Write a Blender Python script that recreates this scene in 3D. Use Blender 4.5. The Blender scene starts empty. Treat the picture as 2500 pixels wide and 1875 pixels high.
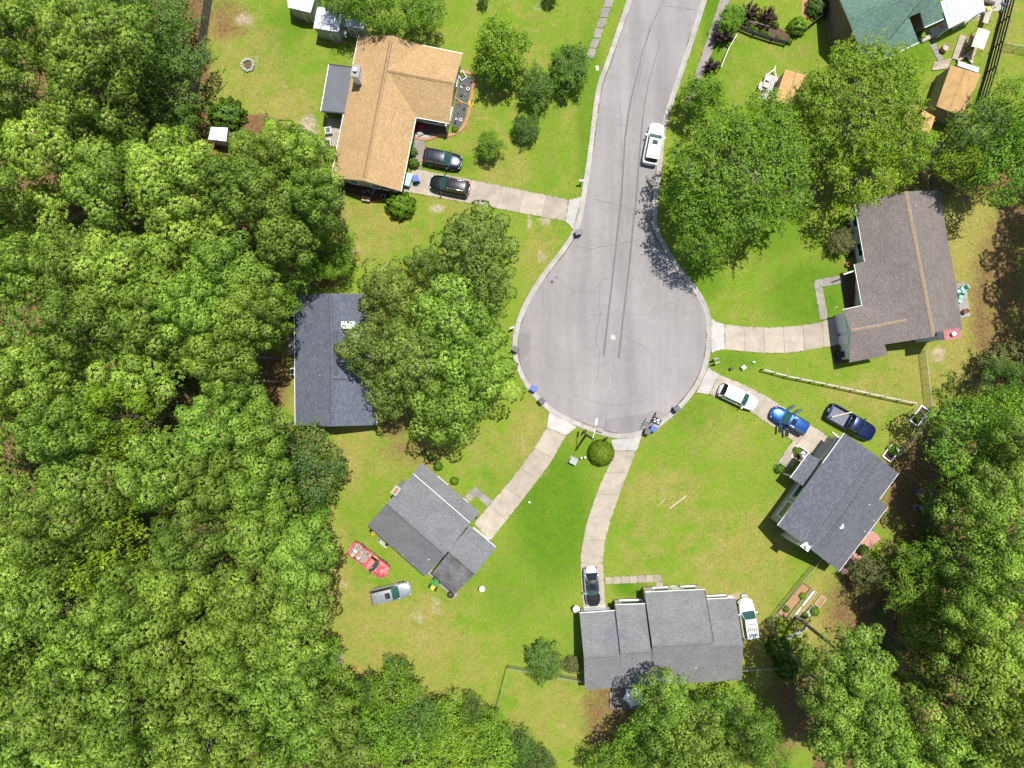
import bpy, math, random
import numpy as np
from mathutils import Vector, Matrix
random.seed(7); rng = np.random.default_rng(7)
SC = bpy.context.scene
COL = SC.collection
# ---------------------------------------------------------------- camera, sky, sun, exposure
S = 0.048            # metres on the ground per photograph pixel
HC = 80.0            # height of the drone
cam_d = bpy.data.cameras.new('camera'); cam = bpy.data.objects.new('camera', cam_d); COL.objects.link(cam)
cam.location = (0, 0, HC); cam.rotation_euler = (0, 0, 0)
cam_d.sensor_width = 36; cam_d.lens = 24; cam_d.clip_end = 6000; cam_d.clip_start = 0.5
SC.camera = cam
SUN = Vector((0.182, 0.272, 1.0)).normalized()
world = bpy.data.worlds.new('World'); SC.world = world; world.use_nodes = True
wn = world.node_tree; bg = wn.nodes['Background']
sky = wn.nodes.new('ShaderNodeTexSky'); sky.sky_type = 'NISHITA'; sky.sun_disc = False
sky.sun_elevation = math.asin(SUN.z); sky.sun_rotation = math.atan2(SUN.x, SUN.y)
wn.links.new(sky.outputs[0], bg.inputs[0]); bg.inputs[1].default_value = 0.10
sun_d = bpy.data.lights.new('sun', 'SUN'); sun_d.energy = 5.0; sun_d.angle = math.radians(0.53); sun_d.color = (1.0, 0.965, 0.90)
sun = bpy.data.objects.new('sun', sun_d); COL.objects.link(sun); sun.location = (20, 30, 110)
sun.rotation_euler = (-SUN).to_track_quat('-Z', 'Y').to_euler()
SC.view_settings.view_transform = 'Standard'; SC.view_settings.look = 'None'
SC.view_settings.exposure = 0.36; SC.view_settings.gamma = 1.0; SC.view_settings.use_curve_mapping = False
SC.render.engine = 'CYCLES'
SC.cycles.max_bounces = 5; SC.cycles.diffuse_bounces = 3; SC.cycles.glossy_bounces = 2; SC.cycles.transparent_max_bounces = 8
try: SC.cycles.use_denoising = True
except Exception: pass

# ---------------------------------------------------------------- helpers
def P(px, py, h=0.0):
    """place of a point seen at photograph pixel (px, py) that stands h metres above the ground"""
    k = S * (1 - h / HC)
    return Vector(((px - 1250) * k, (937.5 - py) * k, h))
def tag(o, label=None, cat=None, group=None, kind=None):
    if label: o['label'] = label
    if cat: o['category'] = cat
    if group: o['group'] = group
    if kind: o['kind'] = kind
    return o
def empty(name, loc, rz=0.0, label=None, cat=None, group=None, kind=None, parent=None):
    o = bpy.data.objects.new(name, None); COL.objects.link(o); o.location = loc; o.rotation_euler = (0, 0, rz)
    o.empty_display_size = 0.3
    if parent: o.parent = parent
    return tag(o, label, cat, group, kind)
def link(name, me, parent=None, loc=(0, 0, 0), rz=0.0):
    o = bpy.data.objects.new(name, me); COL.objects.link(o); o.location = loc; o.rotation_euler = (0, 0, rz)
    if parent: o.parent = parent
    return o
def copy_tree(o, parent=None):
    c = o.copy(); COL.objects.link(c); c.parent = parent
    for ch in o.children: copy_tree(ch, c)
    return c

class MB:
    def __init__(s, org=(0, 0, 0)):
        s.v = []; s.f = []; s.m = []; s.uv = []; s.org = Vector(org)
    def face(s, pts, m=0, uv=None):
        b = len(s.v)
        for p in pts: s.v.append(Vector(p) - s.org)
        s.f.append(list(range(b, b + len(pts)))); s.m.append(m)
        s.uv.append(uv if uv else [(p[0], p[1]) for p in pts])
    def box(s, c, d, rz=0.0, m=0, rot=None):
        c = Vector(c); hx, hy, hz = d[0] / 2, d[1] / 2, d[2] / 2
        R = rot if rot is not None else Matrix.Rotation(rz, 3, 'Z')
        P8 = [c + R @ Vector((x * hx, y * hy, z * hz)) for z in (-1, 1) for (x, y) in ((-1, -1), (1, -1), (1, 1), (-1, 1))]
        for q in ((3, 2, 1, 0), (4, 5, 6, 7), (0, 1, 5, 4), (1, 2, 6, 5), (2, 3, 7, 6), (3, 0, 4, 7)):
            uv = {0: [(0, 0), (d[0], 0), (d[0], d[1]), (0, d[1])]}.get(0)
            s.face([P8[i] for i in q], m, uv)
        return s
    def beam(s, a, b, w, h=None, m=0):
        a = Vector(a); b = Vector(b); d = b - a; L = d.length
        if L < 1e-6: return s
        R = d.to_track_quat('X', 'Z').to_matrix()
        return s.box((a + b) / 2, (L, w, h or w), m=m, rot=R)
    def tube(s, pts, rad, n=8, m=0, cap=True):
        pts = [Vector(p) for p in pts]; k = len(pts)
        if not hasattr(rad, '__len__'): rad = [rad] * k
        rings = []
        for i, p in enumerate(pts):
            d = (pts[min(i + 1, k - 1)] - pts[max(i - 1, 0)])
            d = d.normalized() if d.length > 1e-9 else Vector((0, 0, 1))
            a = Vector((0, 0, 1)) if abs(d.z) < .9 else Vector((1, 0, 0))
            u = d.cross(a).normalized(); w = d.cross(u)
            rings.append([p + (u * math.cos(t) + w * math.sin(t)) * rad[i] for t in [2 * math.pi * j / n for j in range(n)]])
        b = len(s.v)
        for r in rings:
            for p in r: s.v.append(p - s.org)
        for i in range(k - 1):
            for j in range(n):
                q = [b + i * n + j, b + i * n + (j + 1) % n, b + (i + 1) * n + (j + 1) % n, b + (i + 1) * n + j]
                s.f.append(q); s.m.append(m); s.uv.append([(j / n, i), ((j + 1) / n, i), ((j + 1) / n, i + 1), (j / n, i + 1)])
        if cap:
            s.f.append([b + j for j in range(n)]); s.m.append(m); s.uv.append([(0, 0)] * n)
            s.f.append([b + (k - 1) * n + j for j in reversed(range(n))]); s.m.append(m); s.uv.append([(0, 0)] * n)
        return s
    def lathe(s, c, prof, n=20, m=0, close=True):
        c = Vector(c); b = len(s.v); k = len(prof)
        for (r, z) in prof:
            for j in range(n):
                t = 2 * math.pi * j / n; s.v.append(c + Vector((r * math.cos(t), r * math.sin(t), z)) - s.org)
        for i in range(k - 1):
            for j in range(n):
                s.f.append([b + i * n + j, b + i * n + (j + 1) % n, b + (i + 1) * n + (j + 1) % n, b + (i + 1) * n + j]); s.m.append(m); s.uv.append([(0, 0), (1, 0), (1, 1), (0, 1)])
        if close:
            s.f.append([b + (k - 1) * n + j for j in range(n)]); s.m.append(m); s.uv.append([(0, 0)] * n)
            s.f.append([b + j for j in reversed(range(n))]); s.m.append(m); s.uv.append([(0, 0)] * n)
        return s
    def slab(s, pts, th, m=0, ms=None, uvd=None):
        """a plate of thickness th under the polygon pts; uv in metres, u along uvd"""
        pts = [Vector(p) for p in pts]
        u = (Vector(uvd) if uvd is not None else (pts[1] - pts[0])); 
        n = Vector((0, 0, 0))
        for i in range(len(pts)):
            a, b2 = pts[i], pts[(i + 1) % len(pts)]; n += a.cross(b2)
        if n.z < 0: pts.reverse(); n = -n
        n.normalize(); u = (u - n * u.dot(n)).normalized(); w = n.cross(u)
        uv = [(p.dot(u), p.dot(w)) for p in pts]
        s.face(pts, m, uv)
        lo = [p - Vector((0, 0, th)) for p in pts]
        s.face(list(reversed(lo)), ms if ms is not None else m)
        for i in range(len(pts)):
            j = (i + 1) % len(pts); s.face([lo[i], lo[j], pts[j], pts[i]], ms if ms is not None else m)
        return s
    def mesh(s, name, mats, smooth=False):
        me = bpy.data.meshes.new(name)
        me.from_pydata([tuple(v) for v in s.v], [], s.f)
        for mt in (mats if isinstance(mats, (list, tuple)) else [mats]): me.materials.append(mt)
        me.polygons.foreach_set('material_index', s.m)
        uvl = me.uv_layers.new(name='UVMap')
        flat = [c for f in s.uv for q in f for c in q]
        uvl.data.foreach_set('uv', flat)
        if smooth: me.polygons.foreach_set('use_smooth', [True] * len(me.polygons))
        me.update(); return me
    def build(s, name, mats, parent=None, smooth=False, loc=(0, 0, 0), rz=0.0, **kw):
        return tag(link(name, s.mesh(name, mats, smooth), parent, loc, rz), **kw)

# ---------------------------------------------------------------- materials
class NT:
    def __init__(s, name):
        s.m = bpy.data.materials.new(name); s.m.use_nodes = True; s.t = s.m.node_tree; s.b = s.t.nodes['Principled BSDF']
    def n(s, kind, **kw):
        o = s.t.nodes.new('ShaderNode' + kind)
        for k, v in kw.items():
            if k in ('x',): continue
            setattr(o, k, v)
        return o
    def l(s, a, b): s.t.links.new(a, b)
    def noise(s, vec, scale, detail=4, rough=0.55):
        o = s.n('TexNoise'); o.inputs['Scale'].default_value = scale; o.inputs['Detail'].default_value = detail; o.inputs['Roughness'].default_value = rough
        if vec is not None: s.l(vec, o.inputs['Vector'])
        return o.outputs['Fac']
    def ramp(s, fac, stops):
        o = s.n('ValToRGB'); e = o.color_ramp.elements
        while len(e) < len(stops): e.new(0.5)
        for i, (p, c) in enumerate(stops):
            e[i].position = p; e[i].color = (c, c, c, 1) if not hasattr(c, '__len__') else (*c[:3], 1)
        s.l(fac, o.inputs[0]); return o.outputs[0]
    def mix(s, fac, a, b, mode='MIX'):
        o = s.n('MixRGB', blend_type=mode)
        for i, v in ((0, fac), (1, a), (2, b)):
            if hasattr(v, 'is_linked') or hasattr(v, 'links'): s.l(v, o.inputs[i])
            elif hasattr(v, '__len__'): o.inputs[i].default_value = (*v[:3], 1)
            else: o.inputs[i].default_value = v
        return o.outputs[0]
    def math(s, op, a, b=0.0):
        o = s.n('Math', operation=op)
        for i, v in ((0, a), (1, b)):
            if hasattr(v, 'links'): s.l(v, o.inputs[i])
            else: o.inputs[i].default_value = v
        return o.outputs[0]
    def bump(s, h, strength=0.4, dist=0.02):
        o = s.n('Bump'); o.inputs['Strength'].default_value = strength; o.inputs['Distance'].default_value = dist
        s.l(h, o.inputs['Height']); s.l(o.outputs[0], s.b.inputs['Normal'])
    def coord(s, which='Object'): return s.n('TexCoord').outputs[which]
    def set(s, color=None, rough=None, metal=None, spec=None):
        if color is not None:
            if hasattr(color, 'links'): s.l(color, s.b.inputs['Base Color'])
            else: s.b.inputs['Base Color'].default_value = (*color[:3], 1)
        if rough is not None: s.b.inputs['Roughness'].default_value = rough
        if metal is not None: s.b.inputs['Metallic'].default_value = metal
        if spec is not None: s.b.inputs['Specular IOR Level'].default_value = spec
        return s.m

def plain(name, c, rough=0.6, metal=0.0, var=0.15, scale=3.0, spec=0.5, coat=0.0):
    t = NT(name); co = t.coord()
    f = t.noise(co, scale, 5)
    lo = tuple(x * (1 - var) for x in c); hi = tuple(min(1, x * (1 + var)) for x in c)
    t.set(t.ramp(f, [(0.3, lo), (0.7, hi)]), rough, metal, spec)
    if coat: t.b.inputs['Coat Weight'].default_value = coat; t.b.inputs['Coat Roughness'].default_value = 0.05
    return t.m

def shingle(name, a, b, stain=0.12, tab=0.30, course=0.145, dark=0.55, streak=None):
    t = NT(name); uv = t.coord('UV')
    br = t.n('TexBrick'); br.inputs['Scale'].default_value = 1.0; t.l(uv, br.inputs['Vector'])
    br.inputs['Brick Width'].default_value = tab; br.inputs['Row Height'].default_value = course
    br.inputs['Mortar Size'].default_value = 0.010; br.inputs['Mortar Smooth'].default_value = 0.4; br.offset = 0.37; br.squash = 1.0
    br.inputs['Color1'].default_value = (*a, 1); br.inputs['Color2'].default_value = (*b, 1)
    br.inputs['Mortar'].default_value = (*[x * dark for x in a], 1)
    fine = t.noise(uv, 14, 3, 0.7); big = t.noise(uv, 0.5, 5, 0.6); mpp = t.n('Mapping'); mpp.inputs['Scale'].default_value = (1.0, 4.5, 1); t.l(uv, mpp.inputs[0]); mid = t.noise(mpp.outputs[0], 1.7, 5, 0.7); blot = t.noise(uv, 5.5, 2, 0.5)
    c = t.mix(1.0, br.outputs['Color'], t.ramp(fine, [(0.25, 0.72), (0.75, 1.28)]), 'MULTIPLY')
    c = t.mix(1.0, c, t.ramp(big, [(0.3, 1 - stain), (0.7, 1 + stain * .6)]), 'MULTIPLY')
    c = t.mix(1.0, c, t.ramp(mid, [(0.3, 0.84), (0.7, 1.14)]), 'MULTIPLY'); c = t.mix(1.0, c, t.ramp(blot, [(0.3, 0.86), (0.7, 1.12)]), 'MULTIPLY')
    if streak: c = t.mix(t.ramp(t.noise(uv, 0.8, 6, 0.7), [(0.5, 0.0), (0.62, 0.8)]), c, streak)
    t.set(c, 0.92, spec=0.25); t.bump(t.mix(0.5, br.outputs['Fac'], fine), 0.5, 0.015)
    return t.m

def concrete(name, c, stain=0.22, warm=(0.30, 0.25, 0.19)):
    t = NT(name); co = t.coord('Object'); oi = t.n('ObjectInfo')
    g = t.n('NewGeometry').outputs['Position']
    f1 = t.noise(g, 0.9, 6, 0.65); f2 = t.noise(g, 7, 4); f3 = t.noise(g, 45, 2)
    k = t.mix(1.0, t.ramp(f1, [(0.3, 1 - stain), (0.72, 1.08)]), t.ramp(t.noise(g, 0.33, 5, 0.7), [(0.35, 0.86), (0.6, 1.04)]), 'MULTIPLY')
    col = t.mix(1.0, c, k, 'MULTIPLY'); col = t.mix(t.ramp(f2, [(0.5, 0.0), (0.8, 0.35)]), col, warm)
    col = t.mix(1.0, col, t.ramp(f3, [(0.3, .9), (.7, 1.08)]), 'MULTIPLY')
    col = t.mix(1.0, col, t.ramp(oi.outputs['Random'], [(0.0, 0.90), (1.0, 1.06)]), 'MULTIPLY')
    t.set(col, 0.9, spec=0.25); t.bump(f3, 0.3, 0.01); return t.m

def asphalt(name, c):
    t = NT(name); g = t.n('NewGeometry').outputs['Position']
    m = t.n('Mapping'); m.inputs['Scale'].default_value = (1.6, 0.10, 1); m.inputs['Rotation'].default_value = (0, 0, 0.16); t.l(g, m.inputs[0])
    f0 = t.noise(m.outputs[0], 0.35, 4); f1 = t.noise(g, 0.16, 6, 0.6); f2 = t.noise(g, 1.6, 5, 0.7); f3 = t.noise(g, 60, 2)
    col = t.mix(1.0, c, t.ramp(f1, [(0.3, .90), (.7, 1.10)]), 'MULTIPLY')
    col = t.mix(1.0, col, t.ramp(f0, [(0.35, .87), (.65, 1.07)]), 'MULTIPLY')
    col = t.mix(1.0, col, t.ramp(f2, [(0.3, .91), (.7, 1.06)]), 'MULTIPLY')
    col = t.mix(1.0, col, t.ramp(f3, [(0.3, .86), (.7, 1.14)]), 'MULTIPLY')
    t.set(col, 0.93, spec=0.2); t.bump(f3, 0.4, 0.01); return t.m

def wood(name, c, var=0.35, board=0.0):
    t = NT(name); uv = t.coord('Object')
    m = t.n('Mapping'); m.inputs['Scale'].default_value = (1.0, 14.0, 14.0); t.l(uv, m.inputs[0])
    f = t.noise(m.outputs[0], 1.2, 5, 0.6); f2 = t.noise(uv, 1.3, 4)
    col = t.ramp(f, [(0.3, tuple(x * (1 - var) for x in c)), (0.7, tuple(x * (1 + var * .6) for x in c))])
    col = t.mix(1.0, col, t.ramp(f2, [(0.3, 0.85), (0.7, 1.1)]), 'MULTIPLY')
    col = t.mix(1.0, col, t.ramp(t.n('ObjectInfo').outputs['Random'], [(0.0, 0.85), (1.0, 1.12)]), 'MULTIPLY')
    t.set(col, 0.85, spec=0.2); t.bump(f, 0.3, 0.01); return t.m

def siding(name, c, lap=0.2):
    t = NT(name); g = t.coord('Object'); sep = t.n('SeparateXYZ'); t.l(g, sep.inputs[0])
    w = t.math('FRACT', t.math('MULTIPLY', sep.outputs['Z'], 1 / lap))
    col = t.mix(t.ramp(w, [(0.0, 0.65), (0.12, 0.0)]), c, tuple(x * .55 for x in c))
    col = t.mix(1.0, col, t.ramp(t.noise(g, 1.2, 5), [(0.3, .88), (.7, 1.05)]), 'MULTIPLY')
    t.set(col, 0.7, spec=0.3); t.bump(w, 0.4, 0.02); return t.m

def brickm(name, a, b, mortar=(0.3, 0.28, 0.25)):
    t = NT(name); g = t.coord('Object'); sep = t.n('SeparateXYZ'); t.l(g, sep.inputs[0])
    cb = t.n('CombineXYZ'); t.l(t.math('ADD', sep.outputs['X'], sep.outputs['Y']), cb.inputs['X']); t.l(sep.outputs['Z'], cb.inputs['Y'])
    br = t.n('TexBrick'); t.l(cb.outputs[0], br.inputs['Vector']); br.inputs['Scale'].default_value = 1
    br.inputs['Brick Width'].default_value = 0.22; br.inputs['Row Height'].default_value = 0.08; br.inputs['Mortar Size'].default_value = 0.008
    br.inputs['Color1'].default_value = (*a, 1); br.inputs['Color2'].default_value = (*b, 1); br.inputs['Mortar'].default_value = (*mortar, 1)
    t.set(br.outputs['Color'], 0.9); t.bump(br.outputs['Fac'], 0.4, 0.01); return t.m

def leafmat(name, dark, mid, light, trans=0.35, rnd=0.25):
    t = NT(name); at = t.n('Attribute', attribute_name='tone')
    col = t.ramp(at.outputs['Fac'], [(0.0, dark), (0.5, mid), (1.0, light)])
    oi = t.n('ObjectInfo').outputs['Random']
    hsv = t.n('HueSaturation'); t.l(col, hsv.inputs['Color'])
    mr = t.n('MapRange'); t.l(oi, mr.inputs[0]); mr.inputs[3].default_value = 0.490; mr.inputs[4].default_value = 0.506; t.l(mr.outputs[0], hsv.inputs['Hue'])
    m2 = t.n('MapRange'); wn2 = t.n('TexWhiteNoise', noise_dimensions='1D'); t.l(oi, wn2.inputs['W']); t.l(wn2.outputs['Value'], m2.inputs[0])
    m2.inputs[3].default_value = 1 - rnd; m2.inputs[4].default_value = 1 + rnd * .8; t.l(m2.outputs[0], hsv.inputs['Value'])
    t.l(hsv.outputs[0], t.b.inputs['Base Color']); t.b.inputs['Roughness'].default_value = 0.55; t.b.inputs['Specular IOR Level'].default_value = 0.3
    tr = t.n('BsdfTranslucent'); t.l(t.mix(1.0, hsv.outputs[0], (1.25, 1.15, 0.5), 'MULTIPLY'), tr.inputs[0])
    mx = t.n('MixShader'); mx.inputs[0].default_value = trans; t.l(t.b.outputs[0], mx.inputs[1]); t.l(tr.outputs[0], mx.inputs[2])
    t.l(mx.outputs[0], t.t.nodes['Material Output'].inputs[0]); return t.m

def glassm(name, c=(0.02, 0.05, 0.05), rough=0.06):
    t = NT(name); return t.set(c, rough, 0.0, 0.8)
def wirem(name, c, alpha=0.25):
    t = NT(name); g = t.coord('UV'); sep = t.n('SeparateXYZ'); t.l(g, sep.inputs[0])
    a = t.math('ADD', sep.outputs['X'], sep.outputs['Y']); b = t.math('SUBTRACT', sep.outputs['X'], sep.outputs['Y'])
    fa = t.math('LESS_THAN', t.math('FRACT', t.math('MULTIPLY', a, 14.0)), alpha * .6); fb = t.math('LESS_THAN', t.math('FRACT', t.math('MULTIPLY', b, 14.0)), alpha * .6)
    f = t.math('MAXIMUM', fa, fb)
    t.set(c, 0.5, 0.5); tr = t.n('BsdfTransparent'); mx = t.n('MixShader'); t.l(f, mx.inputs[0]); t.l(tr.outputs[0], mx.inputs[1]); t.l(t.b.outputs[0], mx.inputs[2])
    t.l(mx.outputs[0], t.t.nodes['Material Output'].inputs[0]); return t.m

M = dict(
    conc=concrete('driveway_concrete', (0.41, 0.355, 0.285)),
    concw=concrete('apron_concrete', (0.46, 0.435, 0.41), 0.14),
    kerb=concrete('kerb_concrete', (0.42, 0.395, 0.365), 0.25),
    walk=concrete('sidewalk_concrete', (0.30, 0.27, 0.24)),
    road=asphalt('road_asphalt', (0.262, 0.245, 0.242)),
    patch=asphalt('asphalt_patch', (0.228, 0.211, 0.213)),
    seam=plain('seam_sealant', (0.140,0.128,0.130), 0.8, var=0.25, scale=6),
    crack=plain('crack', (0.155,0.14,0.14), 0.9, var=0.5, scale=9),
    tan=shingle('tan_shingle', (0.405,0.262,0.125), (0.475,0.325,0.168), 0.10, dark=0.5),
    slate=shingle('slate_shingle', (0.090,0.103,0.138), (0.138,0.152,0.188), 0.10, dark=0.6),
    slate2=shingle('charcoal_shingle', (0.108,0.113,0.136), (0.158,0.163,0.188), 0.10, dark=0.6),
    grey=shingle('grey_shingle', (0.155,0.159,0.166), (0.188,0.192,0.199), 0.14, dark=0.8),
    grey2=shingle('pale_grey_shingle', (0.172,0.171,0.174), (0.208,0.206,0.208), 0.15, dark=0.8),
    greyd=shingle('stained_grey_shingle', (0.150,0.150,0.155), (0.185,0.182,0.184), 0.35, dark=0.8, streak=(0.095, 0.082, 0.07)),
    taupe=shingle('taupe_shingle', (0.155,0.131,0.122), (0.200,0.172,0.160), 0.14, dark=0.7),
    green=shingle('green_shingle', (0.082,0.155,0.120), (0.135,0.215,0.175), 0.12, dark=0.5),
    ridgetan=plain('ridge_strip', (0.27,0.205,0.14), 0.9),
    darkline=plain('dark_vent', (0.05, 0.05, 0.055), 0.8),
    flatroof=plain('flat_grey_roof', (0.115,0.12,0.135), 0.75, var=0.1, scale=1.2),
    ply=wood('ochre_roof_panel', (0.46,0.29,0.125), 0.18),
    white=plain('white_trim', (0.78, 0.78, 0.77), 0.5, var=0.05),
    cream=siding('cream_siding', (0.60, 0.57, 0.47)),
    greensd=siding('grey_green_siding', (0.33, 0.35, 0.31)),
    whitesd=siding('white_siding', (0.66, 0.70, 0.72)),
    brownsd=siding('brown_siding', (0.18, 0.135, 0.105)),
    brick=brickm('red_brick', (0.33, 0.12, 0.08), (0.42, 0.19, 0.13)),
    brickedge=plain('edging_brick', (0.48, 0.22, 0.14), 0.9, var=0.35, scale=8),
    grime=plain('gutter_grime', (0.15, 0.125, 0.08), 0.95, var=0.4, scale=6),
    shed=plain('shed_metal_roof', (0.60, 0.62, 0.68), 0.45, var=0.12, scale=1.0),
    shedw=siding('shed_wall', (0.36, 0.38, 0.38), 0.3),
    shedwood=siding('shed_wood_wall', (0.30, 0.24, 0.17), 0.3),
    metalroof=plain('white_metal_panel', (0.70, 0.72, 0.79), 0.4, var=0.04, scale=0.6),
    glass=glassm('window_glass'), carglass=glassm('car_glass', (0.025, 0.085, 0.07)), darkglass=glassm('dark_car_glass', (0.01, 0.012, 0.015)),
    tyre=plain('rubber', (0.02, 0.02, 0.02), 0.85), rim=plain('wheel_rim', (0.45, 0.46, 0.48), 0.35, 0.8),
    chrome=plain('chrome', (0.6, 0.6, 0.6), 0.2, 0.9, var=0.03), lamp=plain('head_lamp_glass', (0.7, 0.72, 0.75), 0.15, var=0.03),
    tail=plain('tail_lamp', (0.45, 0.02, 0.02), 0.2, var=0.1), black=plain('black_plastic', (0.022, 0.022, 0.024), 0.6),
    hollowshade=plain('dark_hollow', (0.012, 0.011, 0.010), 0.95),  # near-black stands in for the shade inside openings and hollows
    bin=plain('bin_charcoal', (0.06, 0.065, 0.068), 0.5), binblue=plain('bin_blue', (0.02, 0.08, 0.42), 0.45), binteal=plain('bin_teal', (0.30, 0.52, 0.47), 0.5),
    greym=plain('grey_metal', (0.35, 0.36, 0.37), 0.45, 0.4), galv=plain('galvanised', (0.42, 0.44, 0.44), 0.4, 0.6),
    oldwood=wood('weathered_wood', (0.17, 0.145, 0.125)), fencewood=wood('fence_wood', (0.085, 0.073, 0.062)), deck=wood('deck_wood', (0.42, 0.35, 0.28)),
    greydeck=wood('grey_deck', (0.22, 0.20, 0.185)), lumber=wood('pale_lumber', (0.50, 0.44, 0.36)), polewood=wood('pole_wood', (0.12, 0.09, 0.07)),
    blackf=plain('black_fence', (0.022, 0.022, 0.025), 0.6), wire=wirem('chain_link', (0.32, 0.36, 0.33), 0.32), bwire=wirem('black_mesh', (0.02, 0.02, 0.02), 0.5),
    bark=wood('pine_bark', (0.165, 0.135, 0.115)), twig=plain('twig', (0.24, 0.20, 0.155), 0.9, var=0.3, scale=5),
    mulch=plain('mulch', (0.10, 0.055, 0.038), 0.95, var=0.5, scale=14), fabric=plain('weed_cloth', (0.075, 0.078, 0.08), 0.8, var=0.3, scale=5),
    soil=plain('bed_soil', (0.33,0.19,0.09), 0.95, var=0.25, scale=7), stone=plain('pale_stone', (0.36,0.34,0.31), 0.9, var=0.3, scale=9),
    terra=plain('terracotta', (0.45, 0.17, 0.07), 0.7), yellow=plain('yellow_hose', (0.75, 0.55, 0.02), 0.5), red=plain('red_plastic', (0.55, 0.03, 0.03), 0.5),
    orange=plain('orange_plastic', (0.65, 0.14, 0.04), 0.5), pink=plain('pink_canvas', (0.78, 0.56, 0.60), 0.7, var=0.04), blue=plain('blue_tarp', (0.01, 0.09, 0.50), 0.5, var=0.3),
    canvas=plain('white_canvas', (0.74, 0.75, 0.78), 0.8, var=0.05), jade=plain('jade_plastic', (0.25, 0.52, 0.42), 0.5), paleblue=plain('pale_blue_panel', (0.45, 0.58, 0.70), 0.5, var=0.08),
    tractor=plain('mower_green', (0.03, 0.22, 0.04), 0.45), paver=concrete('paver_stone', (0.36,0.315,0.25)), patio=plain('pink_patio_brick', (0.40, 0.21, 0.17), 0.9, var=0.2, scale=5),
    brown=plain('rust_brown', (0.10, 0.06, 0.045), 0.8, var=0.3), olive=plain('utility_green', (0.28, 0.31, 0.27), 0.5),
)
def paint(name, c, metal=0.0, rough=0.28): return plain(name, c, rough, metal, var=0.04, scale=1.5, coat=0.6)
# ---------------------------------------------------------------- the ground: one sheet with patches of drier grass, pine straw with some painted shade, and sand
DRY = [(600,190,130,170,.55),(700,260,80,60,.8),(640,110,60,60,.5),(900,560,120,90,.6),(860,610,60,40,.6),(1320,640,50,110,.6),(760,960,90,60,.7),(700,900,50,90,.6),
 (860,1080,60,140,.7),(1000,1120,120,60,.5),(1290,1080,60,110,.7),(1350,1010,40,60,.4),(800,1400,60,160,.8),(900,1560,150,160,.6),(1040,1540,90,110,.75),(1100,1640,140,120,.45),(860,1660,90,60,.6),
 (1160,300,110,110,.35),(1230,410,90,60,.55),(1300,160,50,80,.4),(1250,60,120,60,.2),(1380,330,30,120,.25),(1960,150,110,60,.25),(1620,1190,110,60,.6),(1760,1060,90,70,.4),(1560,1300,60,160,.35),
 (1800,1380,150,110,.6),(1700,1280,110,60,.3),(1870,1320,90,90,.6),(2150,960,140,60,.6),(2260,880,90,110,.7),(2360,640,110,220,.95),(2380,860,100,140,.9),(2000,1500,70,110,.75),(1850,1560,60,140,.7),
 (1400,1730,170,120,.5),(1300,1780,90,90,.4),(1480,1640,50,60,.4),(2440,60,70,110,.5),(2440,200,50,60,.5),(1090,500,50,60,.5),(1180,1090,70,60,.4),(1120,1350,60,130,.2),(880,520,60,60,.35),(2270,1010,60,60,.7),(2210,1050,60,60,.6),(560,60,60,60,.8)]
STRAW_SHADE = [(490,140,26,190,.8),(555,50,70,60,.7),(640,930,80,110,.9),(620,1030,90,70,.8),(680,1060,70,40,.7),(730,680,120,40,.9),(690,760,30,90,.8),(770,1430,50,90,.75),(800,1580,30,50,.5),(1010,1100,110,50,.55),(960,1020,60,60,.8),  # patch below the front pines paints in tree shade along with brown litter
 (2250,1200,130,170,.85),(2300,1330,160,110,.85),(2100,1480,110,120,.8),(2200,1600,160,170,.95),(1960,1720,110,110,.85),(1560,1740,120,60,.7),(2400,1500,170,170,.9),(2440,760,90,260,.8),(2350,440,200,60,.8),(2200,430,90,50,.6),
 (1960,470,100,60,.55),(2080,440,70,40,.5),(2300,1760,200,150,.9),(1870,1800,90,110,.8),(2440,1250,100,200,.9),(2480,520,60,120,.8),(1470,1750,60,110,.75),(1650,1850,170,60,.85),(2030,1590,60,60,.6),(700,1700,80,60,.6),(1490,1690,60,20,.7),(640,440,70,80,.8),(800,520,30,40,.5)]
SAND = [(595,48,32,22,.8),(755,305,28,36,1.0),(785,345,26,16,.9),(700,215,20,40,.45),(625,150,14,30,.6),(1332,540,20,14,.9),(1292,540,12,24,.8),(1320,628,18,16,.8),(1068,510,28,14,.7),(1020,1505,22,30,.6),(1065,1480,22,34,.6),(1040,1570,26,22,.45),
 (822,1605,20,32,1.0),(840,1430,14,40,.5),(2290,868,28,26,.8),(2282,930,16,10,.4),(1800,1455,22,14,.8),(1625,1190,24,20,.35),(1330,1110,20,14,.3),(1320,10,40,25,.5),(1360,60,30,14,.35),(860,610,24,14,.6),(800,1380,16,60,.5),(890,420,20,10,.5),
 (1990,1660,26,30,.7),(2120,1480,24,18,.5),(2440,1460,30,20,.5),(1372,1765,26,18,.4),(2080,40,16,40,.8),(2240,80,60,14,.6),(2330,110,60,26,.35),(2370,35,60,30,.7),(620,1000,20,20,.4),(675,1005,24,24,.4),(1265,1235,10,10,.2),(780,60,30,12,.4)]
LUSH = [(1350,1250,120,220,.9),(1240,1440,70,120,.5),(1440,280,40,300,.7),(1330,330,60,200,.4),(1700,1020,70,60,.6),(1640,1120,160,80,.3),(1980,720,130,110,.8),(1790,880,80,30,.7),(1720,680,60,60,.8),(1740,60,30,160,.9),(660,120,80,90,.6),
 (700,60,60,60,.7),(1540,1435,50,30,1.0),(1980,100,100,80,.5),(1900,560,80,90,.7),(2010,745,40,40,1.0),(1130,400,60,30,.7),(1090,400,160,30,.5),(1320,110,110,110,.3),(2230,130,60,60,.8),(1160,1300,60,60,.4),(1820,930,40,20,.5),(1450,1100,60,60,.6)]
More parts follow.
